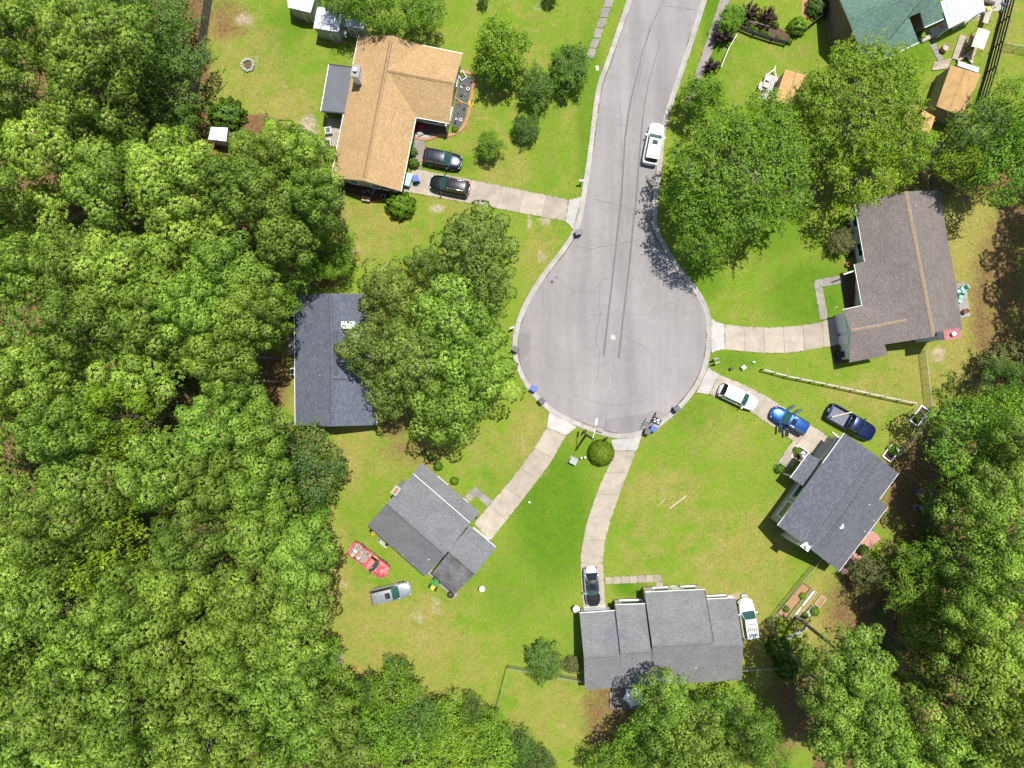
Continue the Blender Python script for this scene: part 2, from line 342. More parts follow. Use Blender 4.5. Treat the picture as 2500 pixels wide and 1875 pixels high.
xs = np.concatenate([[-1500, -500, -200, -120], np.arange(-86, 86.01, 0.55), [120, 200, 500, 1500]])
ys = np.concatenate([[-1500, -500, -200, -100], np.arange(-66, 66.01, 0.55), [100, 200, 500, 1500]])
X, Y = np.meshgrid(xs, ys); nx, ny = len(xs), len(ys)
PXg, PYg = X / S + 1250, 937.5 - Y / S
def field(lst):
    f = np.zeros_like(X)
    for (x, y, rx, ry, a) in lst:
        d = ((PXg - x) / rx) ** 2 + ((PYg - y) / ry) ** 2
        f = np.maximum(f, a * np.clip(1.25 - 0.9 * d, 0, 1))
    return f
att = np.stack([field(DRY), field(STRAW_SHADE), field(SAND), field(LUSH)], -1)
# the floor of the woods is brown all over
def inpoly(px, py, poly):
    ins = np.zeros(np.shape(px), bool); n = len(poly)
    for i in range(n):
        x1, y1 = poly[i]; x2, y2 = poly[(i + 1) % n]
        with np.errstate(divide='ignore', invalid='ignore'):
            c = ((y1 > py) != (y2 > py)) & (px < (x2 - x1) * (py - y1) / (y2 - y1 + 1e-12) + x1)
        ins ^= c
    return ins
WOOD_FLOOR = [(-9000,-9000),(470,-9000),(496,0),(462,260),(700,290),(640,520),(700,690),(640,860),(560,1000),(640,1080),(740,1240),(760,1500),(780,1640),(1000,1800),(1210,1900),(1300,9000),(-9000,9000)]
WOOD_EAST = [(2260,1220),(2400,1040),(2500,900),(9000,900),(9000,9000),(1890,9000),(1990,1760),(2090,1560),(2180,1400)]
att[..., 1] = np.maximum(att[..., 1], np.where(inpoly(PXg, PYg, WOOD_FLOOR) | inpoly(PXg, PYg, WOOD_EAST), 0.95, 0))
idx = np.arange(nx * ny).reshape(ny, nx)
q = np.stack([idx[:-1, :-1], idx[:-1, 1:], idx[1:, 1:], idx[1:, :-1]], -1).reshape(-1, 4)
def np_mesh(name, V, F, mats, smooth=False, tone=None, midx=None):
    me = bpy.data.meshes.new(name); k = F.shape[1]
    me.vertices.add(len(V)); me.vertices.foreach_set('co', np.ascontiguousarray(V, dtype=np.float32).ravel())
    me.loops.add(F.size); me.loops.foreach_set('vertex_index', np.ascontiguousarray(F, dtype=np.int32).ravel())
    me.polygons.add(len(F)); me.polygons.foreach_set('loop_start', np.arange(0, F.size, k, dtype=np.int32)); me.polygons.foreach_set('loop_total', np.full(len(F), k, dtype=np.int32))
    for m in (mats if isinstance(mats, list) else [mats]): me.materials.append(m)
    if midx is not None: me.polygons.foreach_set('material_index', midx)
    if smooth: me.polygons.foreach_set('use_smooth', np.ones(len(F), bool))
    me.update(calc_edges=True)
    if tone is not None:
        a = me.attributes.new('tone', 'FLOAT', 'POINT'); a.data.foreach_set('value', np.ascontiguousarray(tone, dtype=np.float32))
    return me
def lawn_material():
    t = NT('lawn'); g = t.n('NewGeometry').outputs['Position']
    at = t.n('Attribute', attribute_name='cover'); sp = t.n('SeparateColor'); t.l(at.outputs['Color'], sp.inputs[0]); al = at.outputs['Alpha']
    big = t.noise(g, 0.10, 6, 0.6); mid = t.noise(g, 0.55, 6, 0.65); fine = t.noise(g, 3.2, 5, 0.7); vf = t.noise(g, 16, 3, 0.7)
    mp = t.n('Mapping'); mp.inputs['Location'].default_value = (31, 17, 5); t.l(g, mp.inputs[0]); mid2 = t.noise(mp.outputs[0], 0.9, 6, 0.7)
    base = t.ramp(big, [(0.30, (0.112, 0.202, 0.015)), (0.50, (0.143, 0.228, 0.018)), (0.70, (0.188, 0.240, 0.026))])
    base = t.mix(t.ramp(mid, [(0.38, 0.0), (0.66, 0.85)]), base, (0.205, 0.225, 0.040))
    base = t.mix(t.ramp(mid2, [(0.52, 0.0), (0.74, 0.6)]), base, (0.082, 0.152, 0.012))
    def lev(ch, nz, gain, lo, hi):
        return t.ramp(t.math('ADD', ch, t.math('MULTIPLY', t.math('SUBTRACT', nz, 0.5), gain)), [(lo, 0.0), (hi, 1.0)])
    c = t.mix(lev(al, mid, 0.7, 0.25, 0.95), base, (0.082, 0.168, 0.009))
    dr = lev(sp.outputs[0], mid, 1.7, 0.12, 0.85)
    c = t.mix(dr, c, t.ramp(fine, [(0.3, (0.215, 0.215, 0.040)), (0.62, (0.27, 0.225, 0.068)), (0.8, (0.33, 0.25, 0.11))]))
    st = lev(sp.outputs[1], mid2, 1.5, 0.32, 0.85)
    c = t.mix(st, c, t.ramp(fine, [(0.3, (0.10, 0.058, 0.026)), (0.55, (0.175, 0.105, 0.048)), (0.75, (0.26, 0.165, 0.08))]))
    sa = lev(sp.outputs[2], mid2, 1.6, 0.40, 1.0)
    c = t.mix(sa, c, t.ramp(fine, [(0.3, (0.30, 0.235, 0.15)), (0.7, (0.44, 0.37, 0.30))]))
    c = t.mix(1.0, c, t.ramp(fine, [(0.25, 0.84), (0.75, 1.22)]), 'MULTIPLY'); c = t.mix(1.0, c, t.ramp(mid2, [(0.3, 0.86), (0.7, 1.10)]), 'MULTIPLY')
    c = t.mix(1.0, c, t.ramp(vf, [(0.25, 0.74), (0.75, 1.24)]), 'MULTIPLY')
    t.set(c, 0.95, spec=0.1); t.bump(t.mix(0.5, vf, fine), 0.8, 0.06); return t.m
me = np_mesh('lawn', np.stack([X.ravel(), Y.ravel(), np.zeros(X.size)], -1), q, lawn_material())
ca = me.color_attributes.new('cover', 'FLOAT_COLOR', 'POINT'); ca.data.foreach_set('color', att.reshape(-1, 4).astype(np.float32).ravel())
tag(link('lawn', me), kind='structure')

# ---------------------------------------------------------------- road, kerbs
KL = [(1575,-190),(1560,-110),(1530.5,0),(1503,78),(1476.6,156),(1459.6,198),(1451,240),(1445.5,283),(1434,382),(1420,470),(1411,525),(1400,560.6),(1371.8,606),(1335,651),(1303.8,694),(1278.3,739),(1262,778),(1253,815),(1250,850),(1255,885),(1267,915),(1281,942),(1303,971),(1335,1002),(1371,1024),(1408.6,1041),(1448.3,1056),(1493.6,1070),(1533,1072),(1567,1064)]
KR = [(1796,-190),(1763,-110),(1726,0),(1714.6,36.8),(1692,107.6),(1675,158.6),(1658,209.6),(1635,277.6),(1624,320),(1615.4,419),(1607,470),(1604,521),(1605.5,555),(1621,589),(1643.8,625.8),(1669,662.6),(1703,702),(1726,742),(1736,776),(1738.7,812),(1736,850),(1728.8,892),(1713,932),(1692,965),(1662,1000),(1629.6,1028),(1598,1050),(1567,1064)]
edge = [P(*p) for p in KL] + [P(*p) for p in reversed(KR)][1:]
def resample(pts, step):
    out = [pts[0]]; acc = 0
    for a, b in zip(pts[:-1], pts[1:]):
        L = (b - a).length; d = step - acc
        while d <= L: out.append(a.lerp(b, d / L)); d += step
        acc = (acc + L) % step if L else acc
        acc = L - (d - step)
    return out
def smooth_line(pts, it=2):
    for _ in range(it):
        n = [pts[0]]
        for a, b in zip(pts[:-1], pts[1:]): n += [a.lerp(b, .25), a.lerp(b, .75)]
        pts = n + [pts[-1]]
    return pts
edge_s = smooth_line(edge, 2)
def offset_line(pts, d):
    out = []
    for i, p in enumerate(pts):
        t = (pts[min(i + 1, len(pts) - 1)] - pts[max(i - 1, 0)]).normalized(); out.append(p + Vector((-t.y, t.x, 0)) * d)
    return out
inner = offset_line(edge_s, 0.0)
mb = MB(); mb.face([(p.x, p.y, 0.006) for p in offset_line(edge_s, 0.3)])
road = mb.build('road', M['road'], kind='structure')
kerb = empty('kerb', (0, 0, 0), kind='structure')
rs = resample(edge_s, 0.3); R0 = rs; prof = [(0.0, -0.05), (0.0, 0.055), (0.07, 0.085), (0.16, 0.08), (0.26, 0.035), (0.40, 0.018), (0.60, 0.016), (0.60, -0.05)]
lines = [offset_line(R0, o) for o, z in prof]
k = 0; per = 10
while k < len(R0) - 1:
    e = min(k + per, len(R0) - 1); mb = MB()
    gap = 0.04
    for i in range(k, e):
        for j in range(len(prof) - 1):
            a, b2 = lines[j][i], lines[j][i + 1]; c, d = lines[j + 1][i + 1], lines[j + 1][i]
            if i == k: a = a.lerp(b2, gap); d = d.lerp(c, gap)
            mb.face([(a.x, a.y, prof[j][1]), (d.x, d.y, prof[j + 1][1]), (c.x, c.y, prof[j + 1][1]), (b2.x, b2.y, prof[j][1])])
    mb.build('kerb_section', M['kerb'], kerb); k = e
gl = offset_line(R0, .63); k = 0
while k < len(gl) - 6:
    ln_ = random.randint(4, 30); seg = gl[k:k + ln_]
    if len(seg) > 3 and random.random() < .6:
        mb = MB(); n2_ = len(seg); ws = [.07 * math.sin(math.pi * i / (n2_ - 1)) ** .5 * random.uniform(.4, 1.3) + .01 for i in range(n2_)]
        for i in range(n2_ - 1):
            p0_, p1_ = seg[i], seg[i + 1]; tn = (p1_ - p0_).normalized(); nn_ = Vector((-tn.y, tn.x, 0))
            mb.face([(p0_ - nn_ * ws[i])[:2] + (.021,), (p1_ - nn_ * ws[i + 1])[:2] + (.021,), (p1_ + nn_ * ws[i + 1])[:2] + (.021,), (p0_ + nn_ * ws[i])[:2] + (.021,)])
        mb.build('gutter_grime', M['grime'], road)
    k += ln_
# narrow earth joint beside the gutter, seams, cracks, patches: flush sheets
def ribbon(mb, pts, w, z, jit=0.0, m=0):
    pts = [Vector((p[0], p[1], 0)) for p in pts]
    W = w if hasattr(w, '__len__') else [w] * len(pts)
    L = []; Rr = []
    for i, p in enumerate(pts):
        t = (pts[min(i + 1, len(pts) - 1)] - pts[max(i - 1, 0)]).normalized(); n = Vector((-t.y, t.x, 0))
        j = random.uniform(-jit, jit); L.append(p + n * (W[i] / 2 + j)); Rr.append(p - n * (W[i] / 2 - j))
    for i in range(len(pts) - 1): mb.face([(L[i].x, L[i].y, z), (Rr[i].x, Rr[i].y, z), (Rr[i + 1].x, Rr[i + 1].y, z), (L[i + 1].x, L[i + 1].y, z)], m)
mb = MB()
for pts in ([(1250,815),(1296,813),(1293,856),(1275,880),(1262,886),(1252,860)], [(1478,1024),(1530,1016),(1566,1012),(1606,1000),(1625,1012),(1600,1035),(1566,1049),(1530,1057),(1497,1056),(1470,1048)]):
    mb.face([tuple(P(*p)[:2]) + (0.010,) for p in pts])
    mb.build('asphalt_patch', M['patch'], road); mb = MB()
for line, ww in (([(1640,-60),(1621,0),(1587,68),(1568,130),(1553,193),(1541,240),(1533,283),(1526,340),(1522,397),(1517.7,470),(1508,560),(1499,646),(1486,760),(1473.8,869)], [.06,.07,.10,.12,.16,.2,.22,.22,.22,.22,.22,.22,.22,.24]),
              ([(1612,100),(1598,150),(1584,198),(1573,260),(1567,306),(1560,390),(1554.5,470),(1545,560),(1536,646),(1522,770),(1510,874)], [.05,.07,.10,.12,.15,.19,.21,.22,.22,.22,.24]),
              ([(1587,68),(1570,150),(1556,215),(1545,260)], [.05,.05,.05,.04])):
    mb = MB(); ribbon(mb, [P(*p) for p in line], ww, 0.014, 0.012); mb.build('road_seam', M['seam'], road)
CR = [[(1450,487),(1495,497),(1520,501),(1534,509),(1545,512),(1565,511)], [(1404,600),(1425,604),(1446,608),(1465,602),(1500,598),(1525,592),(1550,587),(1575,580),(1590,577)],
 [(1490,677),(1478,679),(1467,683),(1461,705),(1464,722),(1461,745),(1466,765),(1460,790),(1456,825),(1455,842),(1465,855),(1462,890),(1457,930)], [(1551,665),(1544,680),(1537,700),(1535,725),(1527,745)],
 [(1530,765),(1560,768),(1580,767),(1600,755),(1625,745),(1645,736)], [(1551,668),(1565,690),(1572,710),(1577,735)], [(1400,710),(1425,712),(1440,716),(1460,720)], [(1500,810),(1530,822),(1560,840),(1580,850)],
 [(1392,881),(1420,882),(1440,893),(1462,897)], [(1437,768),(1470,767),(1490,766),(1520,753)], [(1499,884),(1496,930),(1492,960)], [(1513,240),(1520,420),(1516,440)], [(1620,15),(1660,18),(1705,25)],
 [(1496,304),(1520,306),(1545,305)], [(1494,186),(1510,187)], [(1494,455),(1510,457),(1530,457)], [(1400,962),(1430,975),(1470,985),(1520,990),(1560,982),(1600,965)], [(1460,345),(1462,330),(1464,300)], [(1478,1020),(1482,1040),(1472,1052)]]
for i, cr in enumerate(CR):
    pts = resample([P(*p) for p in cr], 0.35); pts = [p + Vector((random.uniform(-.05, .05), random.uniform(-.05, .05), 0)) for p in pts]
    w = 0.055 if i < 3 else 0.03
    mb = MB(); ribbon(mb, pts, w, 0.018); mb.build('road_crack', M['crack'], road)
# ---------------------------------------------------------------- slabs
def lerp_poly(pts, n):
    pts = [Vector(p) for p in pts]; L = [0]
    for a, b in zip(pts[:-1], pts[1:]): L.append(L[-1] + (b - a).length)
    T = L[-1]; out = []
    for i in range(n + 1):
        s_ = T * i / n; j = 0
        while j < len(pts) - 2 and L[j + 1] < s_: j += 1
        out.append((s_, pts[j].lerp(pts[j + 1], (s_ - L[j]) / max(1e-9, L[j + 1] - L[j]))))
    return out
PAVED = []
def slabs(root, left, right, n, mat, name='concrete_slab', gap=0.03, top=0.05, sub=3, jit=0.0):
    PAVED.append(list(left) + list(right)[::-1])
    A = lerp_poly([P(*p) for p in left], n * sub); B = lerp_poly([P(*p) for p in right], n * sub)
    for i in range(n):
        ring = []; a = [A[i * sub + j][1] for j in range(sub + 1)]; b = [B[i * sub + j][1] for j in range(sub + 1)]
        d = (a[1] - a[0]).normalized() * gap / 2; a[0] = a[0] + d; a[-1] = a[-1] - d; b[0] = b[0] + d; b[-1] = b[-1] - d
        if jit: a = [p + Vector((random.uniform(-jit, jit), random.uniform(-jit, jit), 0)) for p in a]; b = [p + Vector((random.uniform(-jit, jit), random.uniform(-jit, jit), 0)) for p in b]
        z = top + random.uniform(-.006, .006)
        poly = [Vector((p.x, p.y, z)) for p in a + b[::-1]]
        mb = MB(); mb.slab(poly, z + 0.05); mb.build(name, mat, root)
def drive(name='driveway'): return empty(name, (0, 0, 0), kind='structure')
d1 = drive(); slabs(d1, [(1008,412),(1027,415),(1130,435),(1250,459),(1389,487.6)], [(981,468),(1013,472),(1130,493),(1250,516),(1380,540)], 7, M['conc'])
slabs(d1, [(1389,487.6),(1420,481)], [(1380,540),(1400,560.6)], 1, M['concw'], 'apron_slab', top=0.062)
d2 = drive(); slabs(d2, [(1736,776),(1750,786),(1768,791.5)], [(1736,862),(1752,855),(1769.8,853)], 1, M['concw'], 'apron_slab', top=0.062)
slabs(d2, [(1768,791.5),(1816,797),(1875,800),(1945,796),(2004,787),(2030,776),(2052,772)], [(1769.8,853),(1820,858),(1875,862),(1931.7,861),(1988,852),(2029,845),(2060,838)], 6, M['conc'])
w2 = empty('garden_path', (0, 0, 0), kind='structure'); slabs(w2, [(2002,782),(1985.5,685)], [(2022,777),(2007.6,701)], 5, M['walk'], gap=.015)
slabs(w2, [(1985.5,685),(2052,671)], [(1989.5,704),(2056,692)], 3, M['walk'], gap=.015, top=.055)
d3 = drive(); slabs(d3, [(1728.7,897),(1755.7,914.8)], [(1700,958),(1731.6,962.7)], 1, M['concw'], 'apron_slab', top=0.062)
slabs(d3, [(1755.7,914.8),(1819,940),(1875,969.7),(1950,1018),(2032,1072)], [(1731.6,962.7),(1800,985),(1875,1033),(1935,1076),(1998,1118)], 5, M['conc'])
d4 = drive(); slabs(d4, [(1340.7,1006),(1335,1043.4)], [(1408.6,1042),(1381.7,1063)], 1, M['concw'], 'apron_slab', top=0.062)
slabs(d4, [(1335,1043.4),(1301,1100),(1251.4,1166.6),(1203,1223),(1157,1278)], [(1381.7,1063),(1346,1127),(1294,1196),(1250,1253),(1197,1320)], 5, M['conc'])
w4 = empty('garden_path', (0, 0, 0), kind='structure'); slabs(w4, [(1203,1223),(1160.4,1186.5)], [(1190,1236),(1147,1200)], 2, M['walk'], gap=.015, top=.055)
slabs(w4, [(1147,1200),(1134,1214)], [(1159,1212),(1148,1225)], 1, M['walk'], gap=.015)
d5 = drive(); slabs(d5, [(1492,1074),(1499,1100)], [(1567,1063),(1554.5,1100)], 1, M['concw'], 'apron_slab', top=0.062)
slabs(d5, [(1499,1100),(1493.6,1121),(1459.6,1195),(1431,1280),(1417.7,1353.6),(1418.6,1410),(1424,1491)], [(1552,1100),(1542,1130),(1522,1181),(1493.6,1260),(1476.6,1322),(1472,1365),(1473.8,1410),(1479.5,1490)], 7, M['conc'])
w5 = empty('stepping_path', (0, 0, 0), kind='structure'); slabs(w5, [(1476,1409),(1616,1402)], [(1477,1426),(1616,1420)], 7, M['paver'], 'paving_slab', gap=.06, jit=.02)
slabs(w5, [(1600,1421),(1604,1440)], [(1617,1420),(1621,1439)], 1, M['paver'], 'paving_slab', gap=.06)
sw1 = empty('sidewalk', (0, 0, 0), kind='structure'); slabs(sw1, [(1486,-30),(1431.3,141.6)], [(1510,-30),(1448,144.5)], 7, M['walk'], 'sidewalk_slab', gap=.16, jit=.05, sub=2)
sw2 = empty('sidewalk', (0, 0, 0), kind='structure'); slabs(sw2, [(1765,-30),(1757,0),(1737,62),(1706,153),(1686,210),(1668,262)], [(1792,-30),(1781,0),(1760,65),(1731.6,147),(1712,190),(1694,255)], 8, M['walk'], 'sidewalk_slab', gap=.02)
pt1 = empty('patio', (0, 0, 0), kind='structure'); slabs(pt1, [(800,288),(793,358)], [(835,292),(822,362)], 2, M['paver'], 'patio_slab', gap=.02)
slabs(pt1, [(1014,335),(1003,412)], [(1040,341),(1027,414)], 2, M['walk'], 'path_slab', gap=.02)
pt2 = empty('patio', (0, 0, 0), kind='structure'); slabs(pt2, [(2326,692),(2336,780)], [(2356,687),(2369,773)], 2, M['walk'], 'patio_slab', gap=.02)
pt3 = empty('patio', (0, 0, 0), kind='structure'); slabs(pt3, [(1936,1074),(1900,1126)], [(1956,1088),(1936,1143)], 2, M['conc'], 'patio_slab', gap=.02)
pt4 = empty('patio', (0, 0, 0), kind='structure'); slabs(pt4, [(2126,1290),(2048,1396)], [(2152,1313),(2064,1402)], 3, M['patio'], 'patio_slab', gap=.02)
pt5 = empty('patio', (0, 0, 0), kind='structure'); slabs(pt5, [(1040,1395),(1108,1462)], [(1052,1385),(1120,1450)], 2, M['walk'], 'patio_slab', gap=.02)
slabs(pt1, [(704,822),(704,868)], [(719,822),(719,868)], 1, M['walk'], 'door_step', top=.3)
pt6 = empty('patio', (0, 0, 0), kind='structure'); slabs(pt6, [(2268,72),(2330,40),(2390,8)], [(2276,92),(2345,62),(2410,30)], 4, M['stone'], 'patio_slab', gap=.05, jit=.05)
slabs(pt6, [(2405,-10),(2400,30)], [(2455,-6),(2445,28)], 2, M['stone'], 'patio_slab', gap=.05, jit=.05)
slabs(pt6, [(2268,108),(2290,150)], [(2282,102),(2304,146)], 5, M['walk'], 'path_slab', gap=.05)

# ---------------------------------------------------------------- vegetation
LEAF = dict(
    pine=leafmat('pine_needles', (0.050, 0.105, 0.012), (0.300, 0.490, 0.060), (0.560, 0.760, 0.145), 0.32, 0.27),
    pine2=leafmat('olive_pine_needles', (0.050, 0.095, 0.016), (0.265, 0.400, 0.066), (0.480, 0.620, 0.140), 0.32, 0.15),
    broad=leafmat('bright_leaves', (0.035, 0.085, 0.005), (0.150, 0.300, 0.016), (0.330, 0.530, 0.045), 0.35, 0.15),
    maple=leafmat('maple_leaves', (0.050, 0.105, 0.006), (0.185, 0.310, 0.014), (0.400, 0.560, 0.050), 0.35, 0.12),
    dark=leafmat('dark_leaves', (0.024, 0.058, 0.008), (0.080, 0.165, 0.014), (0.180, 0.310, 0.035), 0.25, 0.2),
    magn=leafmat('speckled_leaves', (0.020, 0.060, 0.008), (0.045, 0.115, 0.012), (0.26, 0.24, 0.06), 0.2, 0.1),
    burg=leafmat('burgundy_leaves', (0.018, 0.010, 0.012), (0.045, 0.020, 0.020), (0.09, 0.035, 0.03), 0.2, 0.1),
    tuft=leafmat('grass_tufts', (0.095, 0.165, 0.014), (0.155, 0.230, 0.022), (0.25, 0.265, 0.06), 0.1, 0.0),
    lime=leafmat('lime_leaves', (0.05, 0.12, 0.006), (0.11, 0.23, 0.012), (0.26, 0.36, 0.03), 0.35, 0.1),
    sparse=leafmat('bronze_leaves', (0.05, 0.07, 0.02), (0.12, 0.14, 0.03), (0.36, 0.33, 0.14), 0.3, 0.1),
)
def rdir(n):
    v = rng.normal(size=(n, 3)); return v / np.linalg.norm(v, axis=1, keepdims=True)
def tufts(C, N, K, ln, wd, tone, spread=0.75):
    """K needle blades at every tuft centre C, fanning out around direction N"""
    n = len(C); c = np.repeat(C, K, 0); d = np.repeat(N, K, 0) + rdir(n * K) * spread
    d /= np.linalg.norm(d, axis=1, keepdims=True); l = ln * rng.uniform(.7, 1.2, (n * K, 1))
    s_ = np.cross(d, rdir(n * K)); s_ /= np.linalg.norm(s_, axis=1, keepdims=True) + 1e-9
    w = wd * rng.uniform(.7, 1.3, (n * K, 1))
    V = np.stack([c - s_ * w * .25, c + d * l * .62 + s_ * w * .5, c + d * l, c + d * l * .62 - s_ * w * .5], 1).reshape(-1, 3)
    F = np.arange(len(V)).reshape(-1, 4); t = np.repeat(np.repeat(tone, K), 4) + np.tile(np.array([-.42, .0, .20, .0]), n * K)  # darker bases mix old needles with painted inner shade; tips lighter
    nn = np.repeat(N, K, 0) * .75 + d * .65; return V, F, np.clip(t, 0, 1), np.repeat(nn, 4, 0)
def leaves(C, N, sz, tone, tilt=0.8):
    n = len(C); nn = N + rdir(n) * tilt; nn /= np.linalg.norm(nn, axis=1, keepdims=True)
    a = np.cross(nn, rdir(n)); a /= np.linalg.norm(a, axis=1, keepdims=True) + 1e-9; b = np.cross(nn, a)
    s_ = sz * rng.uniform(.6, 1.3, (n, 1))
    V = np.stack([C - a * s_, C + b * s_ * .5 + nn * s_ * .12, C + a * s_, C - b * s_ * .5 + nn * s_ * .12], 1).reshape(-1, 3)
    return V, np.arange(len(V)).reshape(-1, 4), np.clip(np.repeat(tone, 4), 0, 1), np.repeat(N * .8 + nn * .45, 4, 0)
def branch_mb(mb, a, b, r0, r1, sag=0.0, m=0):
    a = Vector(a); b = Vector(b); mid = a.lerp(b, .5) + Vector((random.uniform(-.2, .2), random.uniform(-.2, .2), sag))
    mb.tube([a, a.lerp(mid, .6), mid, b], [r0, r0 * .8, (r0 + r1) / 2, r1], 5, m, cap=False)
def make_pine(H, R, nb, dens, bare=0.5, seed=0, K=24, flat=0.7, ln=0.26, loose=1.0):
    """boughs heaped into separate domes with dark clefts between them"""
    r = random.Random(seed); tr = MB(); lean = Vector((r.uniform(-.4, .4), r.uniform(-.4, .4), 0))
    top = Vector((lean.x, lean.y, H * .93))
    tr.tube([(0, 0, -.2), (0, 0, H * .3), lean * .5 + Vector((0, 0, H * .62)), top], [.24, .21, .15, .05], 9)
    CC = []; NN = []; TT = []; a0 = r.random() * 6
    for i in range(nb):
        f = (i + .35) / nb; rad = R * .95 * math.sqrt(f) * r.uniform(.86, 1.12); az = a0 + i * 2.39996 + r.uniform(-.28, .28)
        zt = H * (1 - (1 - bare) * .62 * f ** 1.25) + r.uniform(-.9, .7); R1 = R * .94 * 1.77 / math.sqrt(nb) * .5
        rr = R1 * r.choice((.95, 1.05, 1.15, 1.3, 1.45)); tone = .45 + r.uniform(-.17, .17)
        c = Vector((math.cos(az) * rad + lean.x, math.sin(az) * rad + lean.y, zt - rr * .6))
        base = Vector((lean.x * .8, lean.y * .8, max(H * bare * .7, zt - 1.6 - .35 * rad))); branch_mb(tr, base, c, .04 + .012 * rad, .02, -.3, 1)
        n = int(dens * rr * rr * 50); ii = np.arange(n) + .5; zz = 1 - 1.25 * ii / n; ph = ii * 2.39996 + r.random() * 6; st = np.sqrt(np.clip(1 - zz * zz, 0, 1))
        d = np.stack([np.cos(ph) * st, np.sin(ph) * st, zz], -1) + rng.normal(0, .07, (n, 3)); el = r.uniform(.8, 1.25); ca, sa = math.cos(az), math.sin(az)
        lump = 1 + .16 * np.sin(d[:, :1] * 6 + i) * np.cos(d[:, 1:2] * 5 + 2 * i) + .10 * np.sin(d[:, :1] * 13 + 2 * i) * np.cos(d[:, 1:2] * 12)
        q = d * rng.uniform(.90, 1.05, (n, 1)) * lump * rr; q[:, 2] *= flat * 1.25
        u = (q[:, 0] * ca + q[:, 1] * sa) * el; w = (-q[:, 0] * sa + q[:, 1] * ca) / el ** .5; q[:, 0] = u * ca - w * sa; q[:, 1] = u * sa + w * ca; q[:, 2] -= u * .22
        nrm = d * 1.0 + np.array([0, 0, .30]); nrm /= np.linalg.norm(nrm, axis=1, keepdims=True)
        CC.append(np.array(c) + q * loose); NN.append(nrm); TT.append(np.full(n, tone) + rng.normal(0, .09, n) + .14 * zz)  # tone lightens to the dome top, painting in how light falls
        for _ in range(4):
            aa = r.random() * 6.28; e = c + Vector((math.cos(aa) * rr * .95, math.sin(aa) * rr * .95, r.uniform(-.1, .5))); branch_mb(tr, c - Vector((0, 0, .3)), e, .02, .01, 0, 1)
    n = int(42 * R * R * min(1.3, dens) / 1.5); a_ = rng.uniform(0, 6.283, n); q_ = R * .92 * np.sqrt(rng.random(n)); zf = H * (1 - (1 - bare) * .62 * (q_ / R) ** 2) - 1.9 + rng.normal(0, .35, n)
    CC.append(np.stack([np.cos(a_) * q_ + lean.x, np.sin(a_) * q_ + lean.y, zf], -1)); NN.append(np.tile([0, 0, 1.0], (n, 1))); TT.append(rng.normal(.34, .1, n))  # inner fill toned darker, painting shade into the clefts
    C = np.concatenate(CC); N = np.concatenate(NN); T = np.concatenate(TT)
    V, F, t, nv = tufts(C, N, K, ln, .056, T, 1.1)
    return tr, V, F, t, nv
def make_broad(H, R, nb, dens, seed=0, leaf=.135, bare=.28, rr0=.82, droop=0.0, trunks=1, tall=.62, up=.9, core=True, sprays=0):
    r = random.Random(seed); tr = MB(); CC = []; NN = []; TT = []
    forks = []
    for k_ in range(trunks):
        az = k_ * 2.4 + r.random(); o = Vector((math.cos(az), math.sin(az), 0)) * (.0 if trunks == 1 else .35); sp = Vector((math.cos(az), math.sin(az), 0)) * R * (.08 if trunks == 1 else .3)
        pth = [o + Vector((0, 0, -.2)), o + sp * .3 + Vector((0, 0, H * bare)), o + sp * .8 + Vector((0, 0, H * .6)), o + sp + Vector((0, 0, H * .85))]
        r0 = .035 * H ** .8 / trunks ** .4; tr.tube(pth, [r0, r0 * .8, r0 * .5, r0 * .2], 8); forks.append(pth)
    for i in range(nb):
        f = (i + .5) / nb; ct = 1 - 1.25 * f; az = i * 2.39996 + r.uniform(-.35, .35); st = math.sqrt(max(0, 1 - ct * ct))
        k_ = r.uniform(.66, 1.08)
        c = Vector((math.cos(az) * st * R * k_, math.sin(az) * st * R * k_, H * (1 - tall) + H * tall * (.5 + .5 * ct * k_) - .35 * rr0))
        c.z = max(c.z, H * bare * .9 + .2)
        pth = forks[i % trunks]; base = pth[1].lerp(pth[2], r.random()); branch_mb(tr, base, c, .03 + .008 * R, .012, .1, 1)
        rr = rr0 * r.uniform(.7, 1.25); n = int(dens * rr * rr * 95)
        d = rdir(n); d[:, 2] = np.where(d[:, 2] < -.3, -d[:, 2], d[:, 2]); out = np.array([math.cos(az) * .5 * st, math.sin(az) * .5 * st, up])
        p = d * rng.uniform(.5, 1.05, (n, 1)) ** .45 * np.array([rr, rr, rr * .72]) * (1 + .25 * np.sin(d[:, :1] * 6 + i) * np.cos(d[:, 1:2] * 7))
        CC.append(np.array(c) + p); nrm = d * .95 + out * .5; NN.append(nrm / np.linalg.norm(nrm, axis=1, keepdims=True))
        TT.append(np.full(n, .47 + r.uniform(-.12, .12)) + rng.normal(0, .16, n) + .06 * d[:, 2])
        for s__ in range(sprays):
            e = c + Vector((r.uniform(-1, 1), r.uniform(-1, 1), r.uniform(.1, .8))) * rr * 1.5; branch_mb(tr, c, e, .015, .006, 0, 1)
            m_ = int(14 * dens); tt = rng.uniform(.4, 1.05, (m_, 1)); pp = np.array(c) + (np.array(e) - np.array(c)) * tt + rng.normal(0, .10, (m_, 3))
            CC.append(pp); dd = np.array((e - c).normalized()) * .6 + rdir(m_) * .6 + np.array([0, 0, .5]); NN.append(dd / np.linalg.norm(dd, axis=1, keepdims=True)); TT.append(rng.normal(.55, .14, m_))
    C = np.concatenate(CC); N = np.concatenate(NN); T = np.concatenate(TT)
    V, F, t, nv = leaves(C, N, leaf, T)
    return tr, V, F, t, nv
